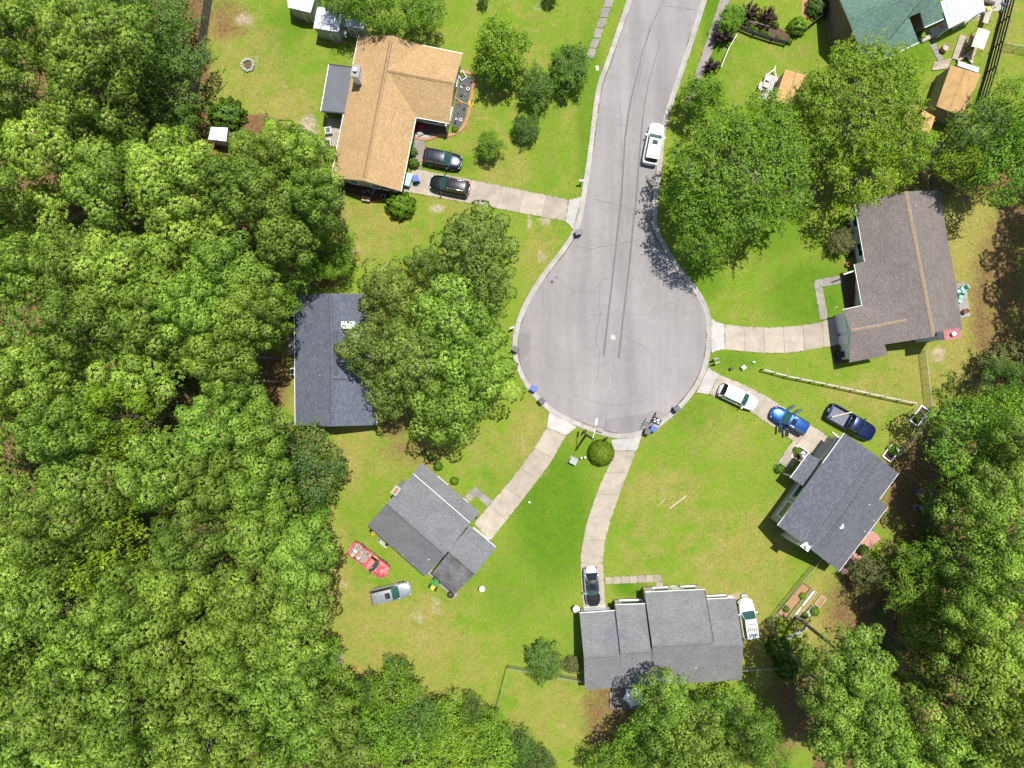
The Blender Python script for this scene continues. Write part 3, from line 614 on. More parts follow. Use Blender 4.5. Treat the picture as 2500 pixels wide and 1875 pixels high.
def make_ball(R, H, n, leaf, seed=0, flat=1.0, rough=.06):
    """dense clipped or naturally round shrub"""
    d = rdir(n); d[:, 2] = np.abs(d[:, 2]) - .15 * (rng.random(n))
    lump = 1 + rough * np.sin(d[:, :1] * 9 + seed) * np.cos(d[:, 1:2] * 8 + d[:, 2:3] * 5)
    C = d * np.array([R, R, H * .92]) * rng.uniform(.86, 1.0, (n, 1)) * lump; C[:, 2] = np.maximum(C[:, 2], .05)
    V, F, t, nv = leaves(C, d, leaf, rng.normal(.5, .17, n), .55)
    tr = MB(); tr.tube([(0, 0, -.1), (0, 0, H * .6)], [.06, .03], 6)
    for i in range(6):
        a = i * 1.05; branch_mb(tr, (0, 0, .15), (math.cos(a) * R * .6, math.sin(a) * R * .6, H * .5), .03, .012, 0)
    return tr, V, F, t, nv
def make_spiky(R, H, n, seed=0):
    r = random.Random(seed); tr = MB(); C = []; N = []; T = []
    for i in range(n):
        a = r.random() * 6.283; el = r.uniform(.35, 1.35); d = Vector((math.cos(a) * math.cos(el), math.sin(a) * math.cos(el), math.sin(el)))
        L = H * r.uniform(.7, 1.05); tip = Vector((d.x * R / .9, d.y * R / .9, d.z * L)); branch_mb(tr, (0, 0, .02), tip, .02, .006, .1)
        m = 46; tt = rng.uniform(.3, 1, (m, 1)); C.append(np.array(tip) * tt + rng.normal(0, .05, (m, 3))); N.append(np.tile(np.array(d), (m, 1))); T.append(rng.normal(.5, .2, m))
    return (tr,) + leaves(np.concatenate(C), np.concatenate(N), .09, np.concatenate(T), .9)
VAR = {}
def variant(key, data, leafmats, trunk_name='trunk', crown_name='crown', bark='bark'):
    tr, V, F, t, nv = data
    g = np.cross(V[F[:, 1]] - V[F[:, 0]], V[F[:, 2]] - V[F[:, 0]]); flip = (g * nv[F[:, 0]]).sum(1) < 0; F = F.copy(); F[flip] = F[flip][:, ::-1]
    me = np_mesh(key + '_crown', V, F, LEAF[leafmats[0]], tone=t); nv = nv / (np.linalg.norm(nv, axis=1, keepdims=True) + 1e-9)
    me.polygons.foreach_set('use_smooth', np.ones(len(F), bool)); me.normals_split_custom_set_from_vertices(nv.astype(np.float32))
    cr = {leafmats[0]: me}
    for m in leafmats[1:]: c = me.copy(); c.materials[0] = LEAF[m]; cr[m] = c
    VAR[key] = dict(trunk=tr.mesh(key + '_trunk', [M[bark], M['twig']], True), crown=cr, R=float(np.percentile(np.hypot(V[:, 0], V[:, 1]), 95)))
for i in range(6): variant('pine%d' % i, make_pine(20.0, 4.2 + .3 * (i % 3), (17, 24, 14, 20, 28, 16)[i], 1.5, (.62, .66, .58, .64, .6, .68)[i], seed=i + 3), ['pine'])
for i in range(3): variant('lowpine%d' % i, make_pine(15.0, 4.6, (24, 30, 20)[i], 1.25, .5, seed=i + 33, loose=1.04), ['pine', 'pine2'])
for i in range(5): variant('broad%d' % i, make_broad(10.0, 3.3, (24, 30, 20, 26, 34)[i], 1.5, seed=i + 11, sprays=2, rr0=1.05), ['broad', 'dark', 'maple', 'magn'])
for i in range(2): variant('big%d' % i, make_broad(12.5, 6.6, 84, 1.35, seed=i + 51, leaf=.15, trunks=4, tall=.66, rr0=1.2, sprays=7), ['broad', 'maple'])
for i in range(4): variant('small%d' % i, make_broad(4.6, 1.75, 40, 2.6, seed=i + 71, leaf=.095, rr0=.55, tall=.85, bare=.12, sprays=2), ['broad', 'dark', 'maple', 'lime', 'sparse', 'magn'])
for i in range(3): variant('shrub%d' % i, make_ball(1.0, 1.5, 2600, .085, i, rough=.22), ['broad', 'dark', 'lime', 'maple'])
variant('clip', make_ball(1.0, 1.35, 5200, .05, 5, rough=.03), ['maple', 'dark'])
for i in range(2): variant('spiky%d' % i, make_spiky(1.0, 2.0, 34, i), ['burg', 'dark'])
def plant(name, key, mat, px, py, h, rpx, label, cat, group=None, H0=None, R0=None, sz=None, name_t='trunk', name_c='crown', at_ground=False):
    """stand a plant whose crown is seen at pixel (px, py), h metres up on average, rpx pixels in radius"""
    p = P(px, py, 0 if at_ground else h); base = Vector((p.x, p.y, 0))
    R = rpx * S * (1 - h / HC) if rpx else None
    o = empty(name, base, random.uniform(0, 6.283), label, cat, group)
    sr = R / VAR[key]['R'] if R0 else (sz or 1); sh = sz if sz else sr
    o.scale = (sr, sr, sh)
    v = VAR[key]; link(name_t, v['trunk'], o); link(name_c, v['crown'][mat], o); return o
_n = [0]
ORD = ['first', 'second', 'third', 'fourth', 'fifth', 'sixth', 'seventh', 'eighth', 'ninth', 'tenth', 'eleventh', 'twelfth', 'thirteenth', 'fourteenth', 'fifteenth', 'sixteenth', 'seventeenth', 'eighteenth', 'nineteenth', 'twentieth']
pines = []; broads = []
def pine(px, py, r=92, h=17.5, low=False, mat='pine', label=None, group=None):
    _n[0] += 1
    if low:
        o = plant('pine_tree', 'lowpine%d' % (_n[0] % 3), mat, px, py, h * .82, r, label, 'pine tree', group, R0=4.6, sz=h / 15.0)
    else:
        o = plant('pine_tree', 'pine%d' % (_n[0] % 6), mat, px, py, h * .85, r, label, 'pine tree', group, R0=3.6, sz=h / 20.0)
    return o
def broad(px, py, r=70, h=9.0, mat='broad', label=None, group=None, name='broadleaf_tree', cat='tree'):
    _n[0] += 1
    return plant(name, 'broad%d' % (_n[0] % 5), mat, px, py, h * .72, r, label, cat, group, R0=3.7, sz=h / 10.0)
def small(px, py, r, h, mat, label, name='small_tree', cat='tree', group=None, k=None):
    _n[0] += 1
    return plant(name, 'small%d' % ((_n[0] if k is None else k) % 4), mat, px, py, h * .55, r, label, cat, group, R0=2.05, sz=h / 4.6)
def shrub(px, py, r, h, mat, label, group=None, key=None, name='shrub', cat='shrub', R0=1.08):
    _n[0] += 1
    return plant(name, key or 'shrub%d' % (_n[0] % 3), mat, px, py, h * .5, r, label, cat, group, R0=R0, sz=h / (1.35 if key == 'clip' else 2.0 if key and key.startswith('spiky') else 1.5), name_t='stem', name_c='foliage')
# --- the left wood
BANDS = [(95, 'the white metal sheds'), (230, 'the brick chimney'), (360, 'the small white shed'), (500, 'the black cars'), (640, 'the driveway bin'), (760, 'the slate roof top'), (880, 'the white roof box'),
         (1040, 'the slate roof bottom'), (1180, 'the clipped bush'), (1310, 'the grey roof middle'), (1410, 'the red pickup'), (1520, 'the silver car'), (1680, 'the dry lawn patches'), (1800, 'the white shade sail'), (2000, 'the bottom edge')]
fixed = [(560,440,84,17,0),(668,392,70,16,0),(612,372,62,15,0),(692,352,58,14,0),(750,372,50,14,0),(745,400,74,17,0),(760,480,70,17,0),(640,480,90,18,0),(690,560,80,16,0),(600,780,75,18,0),(530,860,80,19,0),(560,930,62,17,0),(480,760,90,19,0),(540,650,85,18,0),(600,690,70,16,0),
 (500,1040,80,19,0),(620,1050,72,17,0),(380,1150,100,20,0),(520,1180,95,19,0),(620,1180,80,18,0),(640,1300,90,17,0),(720,1370,84,16,0),(720,1470,80,16,0),(700,1560,80,16,0),(600,1480,95,19,0),(560,1600,90,19,0),(640,1700,80,16,0),
 (720,1650,62,14,0),(780,1760,72,14,0),(820,1840,70,14,0),(700,1800,85,16,0),(450,1330,90,19,0),(420,1450,90,19,0)]
fb = [(395,45,84,7.5,'dark'),(430,135,76,7,'dark'),(405,232,82,8,'dark'),(350,305,72,9,'dark'),(335,180,78,11,'dark'),(325,70,80,11,'dark'),(290,5,76,13,'dark'),(300,1020,98,19.5,'maple'),(268,1345,108,19.5,'maple'),(745,1150,98,9.5,'magn'),(690,1215,70,8,'broad'),(745,1290,60,7,'broad'),(690,1090,50,8,'dark'),
 (820,600,50,7,'broad'),(812,640,46,6,'broad'),(715,660,62,10,'broad'),(660,760,62,10,'broad'),(640,810,50,9,'broad'),(740,620,50,8,'dark'),(560,985,52,9,'dark'),(445,290,44,7,'dark'),(60,1810,110,14,'dark'),(180,1840,80,12,'dark'),(730,1580,48,6,'dark'),(795,1600,46,5.5,'broad'),(760,1660,52,6,'broad')]
EDGE = [(-80,-80),(395,-80),(330,60),(320,330),(470,330),(640,400),(660,520),(600,640),(480,800),(420,960),(520,1120),(640,1240),(620,1500),(640,1620),(680,1780),(700,2000),(-80,2000)]
cand = []
allp = [(x, y, r) for x, y, r, h, _ in fixed] + [(x, y, r) for x, y, r, h, m in fb]
for _ in range(9000):
    x = random.uniform(-70, 720); y = random.uniform(-60, 1960)
    if not inpoly(np.array([x]), np.array([y]), EDGE)[0]: continue
    if not inpoly(np.array([1250 - (1250 - x) * .80]), np.array([937.5 - (937.5 - y) * .80]), WOOD_FLOOR)[0]: continue
    if all(math.hypot(x - a, y - b) > 62 + .56 * r for a, b, r in allp):
        r = random.uniform(84, 122); allp.append((x, y, r)); fixed.append((x, y, r * 1.0, random.uniform(14.0, 23), 1))
objs = []
for x, y, r, h, _ in fixed: objs.append((x, y, pine(x, y, r * 1.08, h, group='pines of the left wood'), 'pine'))
for x, y, r, h, m in fb: objs.append((x, y, broad(x, y, r * 1.05, h, m, group='broadleaf trees of the left wood'), {'dark': 'dark green leafy tree', 'maple': 'bright yellow-green tree', 'magn': 'seed-speckled round tree', 'broad': 'fresh green leafy tree'}[m]))
lo = -999
def label_bands(objs, side, bands, wood):
    used = set(); lo = -999
    for hi, mark in bands:
        row = sorted([o for o in objs if lo <= o[1] < hi], key=lambda o: o[0] if side == 'left' else -o[0]); cnt = {}
        for x, y, o, kd in row:
            c = cnt[kd] = cnt.get(kd, 0) + 1; kk = 'tall pine' if kd == 'pine' else kd
            o['label'] = '%s, %s from the %s, %s, level with %s' % (kk, ORD[c - 1], side, wood, mark)
        lo = hi
label_bands(objs, 'left', BANDS, 'left wood')
# --- pines between the slate roof and the cul-de-sac
for x, y, r, h, mt, lb in ((1160,600,106,14,'pine2','dull green pine north-east of the slate roof, nearest the road'), (940,715,84,11,'pine2','thin olive pine beside the slate roof top right corner'), (905,850,86,11,'pine2','thin olive pine over the right half of the slate roof'),
    (1115,770,118,14,'pine','full bright green pine in the middle of the front-yard clump'), (1160,890,112,14,'pine','bright pine reaching over the kerb of the cul-de-sac'), (1090,995,100,14,'pine','lowest pine of the front-yard clump above the grey roof'), (1020,880,100,14,'pine2','pine between the slate roof and the bright clump centre'),
    (960,960,72,10,'pine2','small pine overhanging the slate roof lower right corner'), (1040,650,56,11,'pine2','olive pine top between the two northern clump crowns'), (1190,700,70,13,'pine2','dark pine at the kerb curve north of the clump')):
    pine(x, y, r, h, True, mt, lb, 'pines in the front yard by the slate roof')
# --- trees around the tan house and along the street
broad(905,8,66,8,'broad','leafy green tree behind the third metal shed','trees behind the tan house'); broad(985,2,70,8,'broad','broad leafy tree above the tan roof top edge','trees behind the tan house'); broad(1045,22,52,6,'broad','smaller leafy tree right of the one above the tan roof','trees behind the tan house'); broad(840,-10,60,7,'dark','dark tree shading the middle metal shed','trees behind the tan house')
small(1226,125,66,6.5,'maple','yellow-green round tree right of the tan house flower bed'); small(1218,170,44,5,'lime','pale lime lower half tree under the yellow-green crown by the tan house'); small(1312,212,48,3.6,'dark','blue-green glossy shrub tree between two yard trees')
small(1388,168,54,4.2,'dark','spiky dark green tree nearest the sidewalk squares'); small(1285,313,34,2.6,'dark','round dark bush alone on the lawn left of the street', 'round_bush', 'bush'); small(1195,354,34,3.4,'broad','cone-shaped small tree right of the navy car')
small(1180,0,15,1.6,'dark','tiny dark tree at the top edge above the tan house lawn'); small(1345,-10,20,2,'dark','dark small tree added for a shadow at the top edge left of the sidewalk')  # the second one is added where a dark shadow meets the top edge
shrub(549,275,44,2.6,'dark','round dark bush above the small white shed roof'); shrub(976,498,38,2.4,'lime','round lime bush below the tan house corner')
shrub(1469.5,1108,33,2.3,'maple','big clipped round bush between the two driveways', key='clip', name='clipped_bush', cat='bush')
shrub(1010,398,14,1.2,'lime','leafy bush beside the teal bin at the tan house', key='shrub0'); shrub(1006,370,13,1.0,'dark','low bush by the tan house front path')
# --- the big trees right of the street
def big(px, py, r, h, mat, label, k=0, group=None): return plant('leafy_tree', 'big%d' % k, mat, px, py, h * .7, r, label, 'tree', group, R0=7.4, sz=h / 12.5)
big(1805,425,172,11.5,'broad','huge spreading green tree right of the parked white SUV'); small(1712,240,52,6,'broad','feathery green crown over the sidewalk north of the huge tree'); broad(1672,490,54,8,'broad','leafy crown leaning over the kerb beside the huge tree')
broad(1720,590,70,9,'broad','lowest lobe tree under the huge tree, above the lawn'); broad(1880,300,78,9,'broad','leafy tree below the left ochre shed roof')
big(2105,265,158,11,'maple','big yellow-green tree in front of the green roof', 1); broad(2110,430,95,10,'maple','yellow-green tree just below the big one, above the taupe house'); broad(2210,370,72,9,'maple','yellow-green tree beside the middle ochre shed'); broad(1990,240,50,7,'maple','leafy lobe overhanging the left ochre shed roof'); broad(2180,180,70,8,'maple','yellow-green crown touching the green roof lower corner')
broad(2400,330,95,10,'dark','dark leafy tree below the right ochre shed'); broad(2470,250,76,10,'maple','bright crown at the right edge below the mown strip'); broad(2450,400,92,11,'broad','leafy tree at the right edge above the dark lawn'); broad(2360,400,66,9,'maple','lower bright crown left of the right-edge trees'); broad(2510,330,90,12,'broad','leafy tree cut by the right edge, right of the dark tree')
small(2052,590,34,2.4,'sparse','loose pale shrub at the front wall of the taupe house', 'shrub', 'shrub')
for x, y, r, h, mt, lb in ((1830,25,22,2.2,'burg','dark burgundy bush, left of the two at the top lawn'), (1875,38,24,2.2,'burg','dark burgundy bush, right of the two by the garden fence'), (1768,88,26,2.2,'burg','dark burgundy bush beside the right sidewalk'), (1739,160,20,1.8,'burg','small burgundy bush above the feathery tree by the sidewalk')):
    shrub(x, y, r, h, mt, lb, 'burgundy bushes of the corner garden', key='spiky%d' % (_n[0] % 2), R0=1.05)
small(1783,48,34,3,'broad','green shrub over the right sidewalk near the top'); shrub(1950,62,24,1.6,'broad','green shrub inside the curved garden fence'); shrub(2000,14,30,1.6,'dark','leafy shrub beside the brown gable wall'); shrub(2244,72,14,1.6,'lime','lime fern in the alcove of the green roof'); shrub(2240,90,11,1.2,'lime','small lime fern just below the alcove')
for i, (x, y, r) in enumerate(((1835,66,9),(1845,72,8),(1862,78,8),(1877,84,8),(1900,92,8),(1928,100,8),(1786,92,8),(1790,72,8),(1895,60,9))):
    shrub(x, y, r, .6, ['lime', 'broad'][i % 2], 'low green plant, %s listed, in the fenced corner garden' % ORD[i] if False else ['low lime plant leftmost behind the black garden fence', 'low green plant second along the black garden fence', 'low lime plant third along the black garden fence', 'low green plant fourth along the black garden fence', 'low lime plant at the middle of the corner garden', 'low green plant near the right end of the corner garden', 'low lime plant beside the white rail by the sidewalk', 'low green plant under the overhanging sidewalk shrub', 'low lime plant at the foot of the right burgundy bush'][i], 'low plants of the fenced corner garden')
# --- the right wood
RW = [(2385,1255,70,11),(2445,1180,80,12),(2370,1180,48,10),(2465,1320,80,13),(2400,1400,72,13),(2480,1450,76,17),(2085,1620,86,16),(2035,1700,66,15),(2140,1745,84,16),(2065,1810,72,15),(2180,1840,80,17),(2290,1800,84,18),(2375,1680,76,18),(2430,1580,76,18),(2440,1800,90,21),(2345,1590,56,13),(2262,1660,46,12),(2460,1700,84,19),
      (2360,1850,70,19),(2490,1850,70,19),(2380,1500,60,16),(1625,1722,66,12),(1700,1812,80,12),(1830,1812,60,12),(1640,1868,76,12),(1745,1850,60,12),(2505,1080,60,14),(2490,1620,60,18)]
RB = [(2360,1085,100,9,'broad'),(2430,1010,72,9,'broad'),(2235,1445,74,9,'broad'),(2270,1520,76,9,'broad'),(2260,1370,60,8,'broad'),(2300,1215,52,7,'dark'),(1585,1815,82,8,'broad'),(1785,1742,66,7,'broad'),(1850,1790,62,8,'broad'),(1880,1850,60,8,'broad'),
      (1490,1870,60,7,'broad'),(1710,1735,40,6,'dark'),(1890,1430,1,1,'x'),(2335,1440,62,8,'broad'),(2420,1370,60,8,'broad'),(2440,930,56,8,'dark'),(2500,960,60,8,'dark'),(1560,1880,60,8,'maple'),(2010,1800,40,8,'dark')]
objs = [(x, y, pine(x, y, r * 1.12, h, low=h <= 13, group='pines of the right wood'), 'pine') for x, y, r, h in RW] + [(x, y, broad(x, y, r * 1.05, h, m, group='broadleaf trees of the right wood'), {'dark': 'dark leafy tree', 'broad': 'fresh green leafy tree', 'maple': 'yellow-green leafy tree'}[m]) for x, y, r, h, m in RB if m != 'x']
label_bands(objs, 'right', [(1120, 'the black pickup'), (1300, 'the charcoal porch roof'), (1420, 'the raised garden beds'), (1560, 'the bottom white SUV'), (1650, 'the bottom house eave'), (1770, 'the white shade sail'), (2000, 'the bottom edge')], 'right wood')
small(2445,885,50,4,'sparse','bronze-tinged sparse shrub at the edge of the golden lawn'); small(2485,860,40,4,'sparse','thin shrub with bare twigs at the right edge by the golden lawn')
shrub(1906,1590,30,2.6,'dark','dark yew-like bush at the corner of the chain-link garden'); shrub(1925,1635,30,2.2,'dark','second dark bush below the one at the garden corner')
small(1330,1614,48,2.6,'dark','feathery dark bush left of the bottom house', 'bush', 'bush'); small(1398,1622,22,1.6,'sparse','small greyish shrub against the bottom house wall', 'shrub', 'shrub'); small(2120,1400,46,4,'sparse','reddish sparse tree beside the pink brick patio')
# --- bottom edge thickets
BT = [(830,1710,66,7,'broad'),(900,1700,56,6,'dark'),(960,1700,70,7,'maple'),(1010,1760,80,7,'dark'),(1080,1760,62,6,'broad'),(920,1790,76,8,'broad'),(1120,1800,66,6,'maple'),(1000,1850,80,7,'broad'),(1090,1860,80,7,'maple'),(1180,1850,76,7,'broad'),(1260,1840,56,5,'dark'),(1310,1870,50,5,'magn'),(880,1870,80,9,'broad'),(1200,1790,52,5,'broad'),(970,1640,40,5,'dark'),(1150,1740,38,5,'dark')]
objs = [(x, y, broad(x, y, r * 1.05, h, m, group='leafy thicket trees along the bottom lawn edge'), {'dark': 'dark olive thicket tree', 'broad': 'fresh green thicket tree', 'maple': 'lime green thicket tree', 'magn': 'speckled thicket tree'}[m]) for x, y, r, h, m in BT]
lo = -999
for hi, mark in ((1720, 'at the tip of the lawn'), (1800, 'in the middle row'), (2000, 'along the bottom edge')):
    cnt = {}
    for x, y, o, kd in sorted([o for o in objs if lo <= o[1] < hi], key=lambda o: o[0]):
        c = cnt[kd] = cnt.get(kd, 0) + 1; o['label'] = '%s below bottom-left lawn, %s from left %s' % (kd, ORD[c - 1], mark)
    lo = hi
for x, y, r, h, mt, lb in ((1050,1118,9,.8,'dark','small round shrub beside the grey roof top corner'), (1069,1139,12,.9,'dark','darker round shrub next to the grey roof top edge'), (1033,1106,7,.6,'dark','tiny shrub in tree shade above the grey roof'), (1109,1175,11,.8,'broad','green shrub along the grey house porch wall'),
    (1948,1103,12,.7,'lime','flower clump in the bed by the charcoal house porch'), (1904,1145,13,.8,'lime','plant clump in the lower porch bed of the charcoal house'), (2238,1022,13,.8,'lime','bushy plant in the upper timber planter'), (2180,1100,14,.8,'lime','bushy plant in the lower timber planter'),
    (2072,1180-560,9,.6,'dark','low plant in front of the taupe house window'), (2056,560,12,.9,'dark','small dark shrub at the taupe house front wall'), (2110,1345,14,1.5,'dark','reddish shrub leaf mass at the patio edge')):
    shrub(x, y, r, h, mt, lb)
# --- trees that stand outside the frame on the right and throw shade on the golden lawn
for i, (gx, gy, h) in enumerate(((2575,430,18),(2560,580,17),(2590,690,19),(2575,800,18),(2570,960,17))):
    o = plant('pine_tree', 'pine%d' % (i % 6), 'pine', gx, gy, 0, 0, 'tall pine just outside the right edge, %s from the top beside the golden lawn' % ORD[i], 'pine tree', 'pines right of the frame', sz=h / 20.0, at_ground=True)
    o.scale = (1.1, 1.1, h / 20.0)
for gx, gy, h in ((2215,425,5),(2300,410,6),(2460,620,10)):
    pass
# undergrowth in the woods
pts = []
while len(pts) < 60000:
    x = random.uniform(-100, 2560); y = random.uniform(-60, 1960)
    pts.append((x, y))
pa = np.array(pts); clump = (np.sin(pa[:, 0] / 23) * np.cos(pa[:, 1] / 31) + np.sin(pa[:, 0] / 61 + pa[:, 1] / 47)) > -.75
mk = (inpoly(pa[:, 0], pa[:, 1], [(x if x < 0 else x - 30, y) for x, y in WOOD_FLOOR]) | inpoly(pa[:, 0], pa[:, 1], WOOD_EAST)) & clump
pa = pa[mk]; C = np.stack([(pa[:, 0] - 1250) * S, (937.5 - pa[:, 1]) * S, rng.uniform(.2, 1.4, len(pa))], -1)
V, F, t, nv = leaves(np.repeat(C, 3, 0) + rng.normal(0, .25, (len(C) * 3, 3)), np.tile([0, 0, 1.0], (len(C) * 3, 1)), .24, rng.normal(.45, .2, len(C) * 3), .7)
tag(link('undergrowth', np_mesh('undergrowth', V, F, LEAF['dark'], tone=t)), 'low dark leafy undergrowth covering the floor of the woods', 'undergrowth', kind='stuff')
# grass tufts, weeds and straw on the lawns
n_ = 90000; gx = rng.uniform(560, 2480, n_); gy = rng.uniform(-20, 1880, n_)
kp = ~inpoly(gx, gy, [(x, y) for x, y in KL] + [(x, y) for x, y in reversed(KR)]) & ~inpoly(gx, gy, WOOD_FLOOR) & ~inpoly(gx, gy, WOOD_EAST)
for pv in PAVED: kp &= ~inpoly(gx, gy, pv)
den = np.sin(gx / 31 + 2 * np.sin(gy / 53)) * np.cos(gy / 27 + np.sin(gx / 71)) + .4 * np.sin(gx / 9) * np.cos(gy / 11) + rng.normal(0, .5, n_)
kp &= den > -.1; gx, gy, den = gx[kp], gy[kp], den[kp]
C = np.stack([(gx - 1250) * S, (937.5 - gy) * S, np.full(len(gx), .02)], -1)
V, F, t, nv = leaves(C, np.tile([0, 0, 1.0], (len(C), 1)), .075, np.clip(.45 + rng.normal(0, .28, len(C)), 0, 1), .7)
ex = []
for poly_, closed in [(pv, True) for pv in PAVED] + [(KL, False), (KR, False)]:
    pl = list(poly_) + ([poly_[0]] if closed else [])
    for (x0, y0), (x1, y1) in zip(pl[:-1], pl[1:]):
        L_ = math.hypot(x1 - x0, y1 - y0); m_ = int(L_ * .8); tt = rng.random(m_); wv = np.sin(tt * L_ / 7 + x0) + np.sin(tt * L_ / 3.1 + y0) + rng.normal(0, .6, m_); tt = tt[wv > .2]
        ex.append(np.stack([x0 + (x1 - x0) * tt + rng.normal(0, 1.1, len(tt)), y0 + (y1 - y0) * tt + rng.normal(0, 1.1, len(tt))], -1))
ex = np.concatenate(ex); on_road = inpoly(ex[:, 0], ex[:, 1], [(x, y) for x, y in KL] + [(x, y) for x, y in reversed(KR)]); ex = ex[~on_road | (rng.random(len(ex)) < .25)]
C2 = np.stack([(ex[:, 0] - 1250) * S, (937.5 - ex[:, 1]) * S, rng.uniform(.04, .10, len(ex))], -1)
V2, F2, t2, n2 = leaves(C2, np.tile([0, 0, 1.0], (len(C2), 1)), .075, np.clip(.35 + rng.normal(0, .2, len(C2)), 0, 1), .8)
V[:, 2] = np.maximum(V[:, 2], .008); F = np.concatenate([F, F2 + len(V)]); V = np.concatenate([V, V2]); t = np.concatenate([t, t2])
tag(link('grass', np_mesh('grass', V, F, LEAF['tuft'], tone=t)), 'loose grass tufts and straw scattered over the lawns', 'grass', kind='stuff')
# ---------------------------------------------------------------- houses
def inset_poly(pts, d):
    """pts 2-D ring (any winding), moved inwards by d"""
    n = len(pts); A = sum(pts[i].x * pts[(i + 1) % n].y - pts[(i + 1) % n].x * pts[i].y for i in range(n)); sg = 1 if A > 0 else -1
    out = []
    for i in range(n):
        a, b, c = pts[i - 1], pts[i], pts[(i + 1) % n]
        t1 = (b - a).normalized(); t2 = (c - b).normalized()
        n1 = Vector((-t1.y, t1.x)) * sg; n2 = Vector((-t2.y, t2.x)) * sg
        m = n1 + n2; k = max(.35, m.dot(n1)); out.append(b + m * (d / k))
    return out, sg
def plane_h(px, py, a, b, c):
    """height at which the sight line through pixel (px, py) meets the plane of three roof corners"""
    A, B, C = P(*a), P(*b), P(*c); n = (B - A).cross(C - A); g = P(px, py, 0); e = Vector((0, 0, HC)); d = g - e
    return (e + d * (n.dot(A - e) / n.dot(d))).z
class House:
    def __init__(s, name, label, cat, px, py, wall, trim=None, group=None):
        b = P(px, py); s.base = Vector((b.x, b.y, 0)); s.root = empty(name, s.base, 0, label, cat, group); s.wall_m = wall; s.trim = trim or M['white']; s.walls = []; s.planes = []
    def mb(s): return MB(s.base)
    def add(s, mb, name, mat, parent=None, **kw):
        if parent is not None: return mb.build(name, mat, parent, **kw)
        return mb.build(name, mat, s.root, **kw)
    def roof(s, planes, mat, th=0.16, name='roof_plane'):
        for pl in planes:
            pts = [P(*p) for p in pl['p']]; mb = s.mb(); s.planes.append(pl['p'])
            mb.slab(pts, th, 0, 1, pts[pl.get('e', (0, 1))[1]] - pts[pl.get('e', (0, 1))[0]])
            s.add(mb, name, [pl.get('m', mat), s.trim])
    def z_at(s, px, py, default):
        best = None
        for pl in s.planes:
            if inpoly(np.array([px]), np.array([py]), [(q[0], q[1]) for q in pl])[0]:
                h_ = plane_h(px, py, pl[0], pl[1], pl[2]); best = h_ if best is None or h_ > best else best
        return default if best is None else best
    def wall(s, ring, inset=0.4, brick=.0, mat=None, z0=0.0):
        """ring of (px, py, h): the outline under the eaves, each corner with the height of the roof there"""
        w = [P(*p) for p in ring]; ins, sg = inset_poly([p.xy for p in w], inset)
        n = len(w); mb = s.mb()
        for i in range(n):
            j = (i + 1) % n; a, b = ins[i], ins[j]
            q = [(a.x, a.y, z0), (b.x, b.y, z0), (b.x, b.y, w[j].z - .17), (a.x, a.y, w[i].z - .17)]
            mb.face(q if sg > 0 else q[::-1])
        s.add(mb, 'wall', mat or s.wall_m)
        mb = s.mb(); o2 = inset_poly([p for p in ins], -.03)[0]
        for i in range(n):
            j = (i + 1) % n; a, b = o2[i], o2[j]; q = [(a.x, a.y, 0), (b.x, b.y, 0), (b.x, b.y, .35), (a.x, a.y, .35)]
            mb.face(q if sg > 0 else q[::-1])
        s.add(mb, 'foundation', M['brick']); s.walls.append((ins, sg, w)); return len(s.walls) - 1
    def opening(s, wi, edge, t, w, z0, z1, kind='window', panes=(2, 2), door_m=None):
        ins, sg, _ = s.walls[wi]; a = ins[edge]; b = ins[(edge + 1) % len(ins)]; d = (b - a).normalized(); nrm = Vector((d.y, -d.x)) * sg
        c = a.lerp(b, t); ang = math.atan2(d.y, d.x)
        C = Vector((c.x, c.y, (z0 + z1) / 2)) + Vector((nrm.x, nrm.y, 0)) * .03; H_ = z1 - z0; R = Matrix.Rotation(ang, 3, 'Z'); f = .09
        mb = s.mb()
        for sx in (-1, 1): mb.box(C + R @ Vector((sx * (w / 2 - f / 2), 0, 0)), (f, .10, H_), rz=ang)
        for sz in (-1, 1): mb.box(C + R @ Vector((0, 0, sz * (H_ / 2 - f / 2))), (w - 2 * f, .10, f), rz=ang)
        if kind == 'window': mb.box(C + R @ Vector((0, -.0, -H_ / 2 - .03)) + Vector((nrm.x, nrm.y, 0)) * .05, (w + .1, .16, .05), rz=ang)
        fr = s.add(mb, kind, s.trim)
        if kind == 'window':
            nx_, nz_ = panes; pw = (w - 2 * f) / nx_; ph = (H_ - 2 * f) / nz_
            for i in range(nx_):
                for j in range(nz_):
                    q = s.mb(); q.box(C + R @ Vector((-w / 2 + f + pw * (i + .5), 0, -H_ / 2 + f + ph * (j + .5))), (pw - .05, .03, ph - .05), rz=ang); s.add(q, 'pane', M['glass'], fr)
        elif kind == 'garage_door':
            for j in range(4):
                ph = (H_ - f) / 4; q = s.mb(); q.box(C + R @ Vector((0, 0, -H_ / 2 + ph * (j + .5))), (w - 2 * f, .05, ph - .03), rz=ang); s.add(q, 'door_panel', door_m or M['white'], fr)
        else:
            q = s.mb(); q.box(C + R @ Vector((0, 0, -.03)), (w - 2 * f, .05, H_ - .1), rz=ang); s.add(q, 'door_leaf', door_m or M['white'], fr)
            q = s.mb(); q.box(C + R @ Vector((w * .3, 0, 0)) + Vector((nrm.x, nrm.y, 0)) * .06, (.05, .06, .12), rz=ang); s.add(q, 'handle', M['chrome'], fr)
    def gutter(s, a, b, mat=None, w=.13):
        a = P(*a); b = P(*b); mb = s.mb(); mb.beam(a + Vector((0, 0, -.07)), b + Vector((0, 0, -.07)), w, .12); s.add(mb, 'gutter', mat or M['white'])
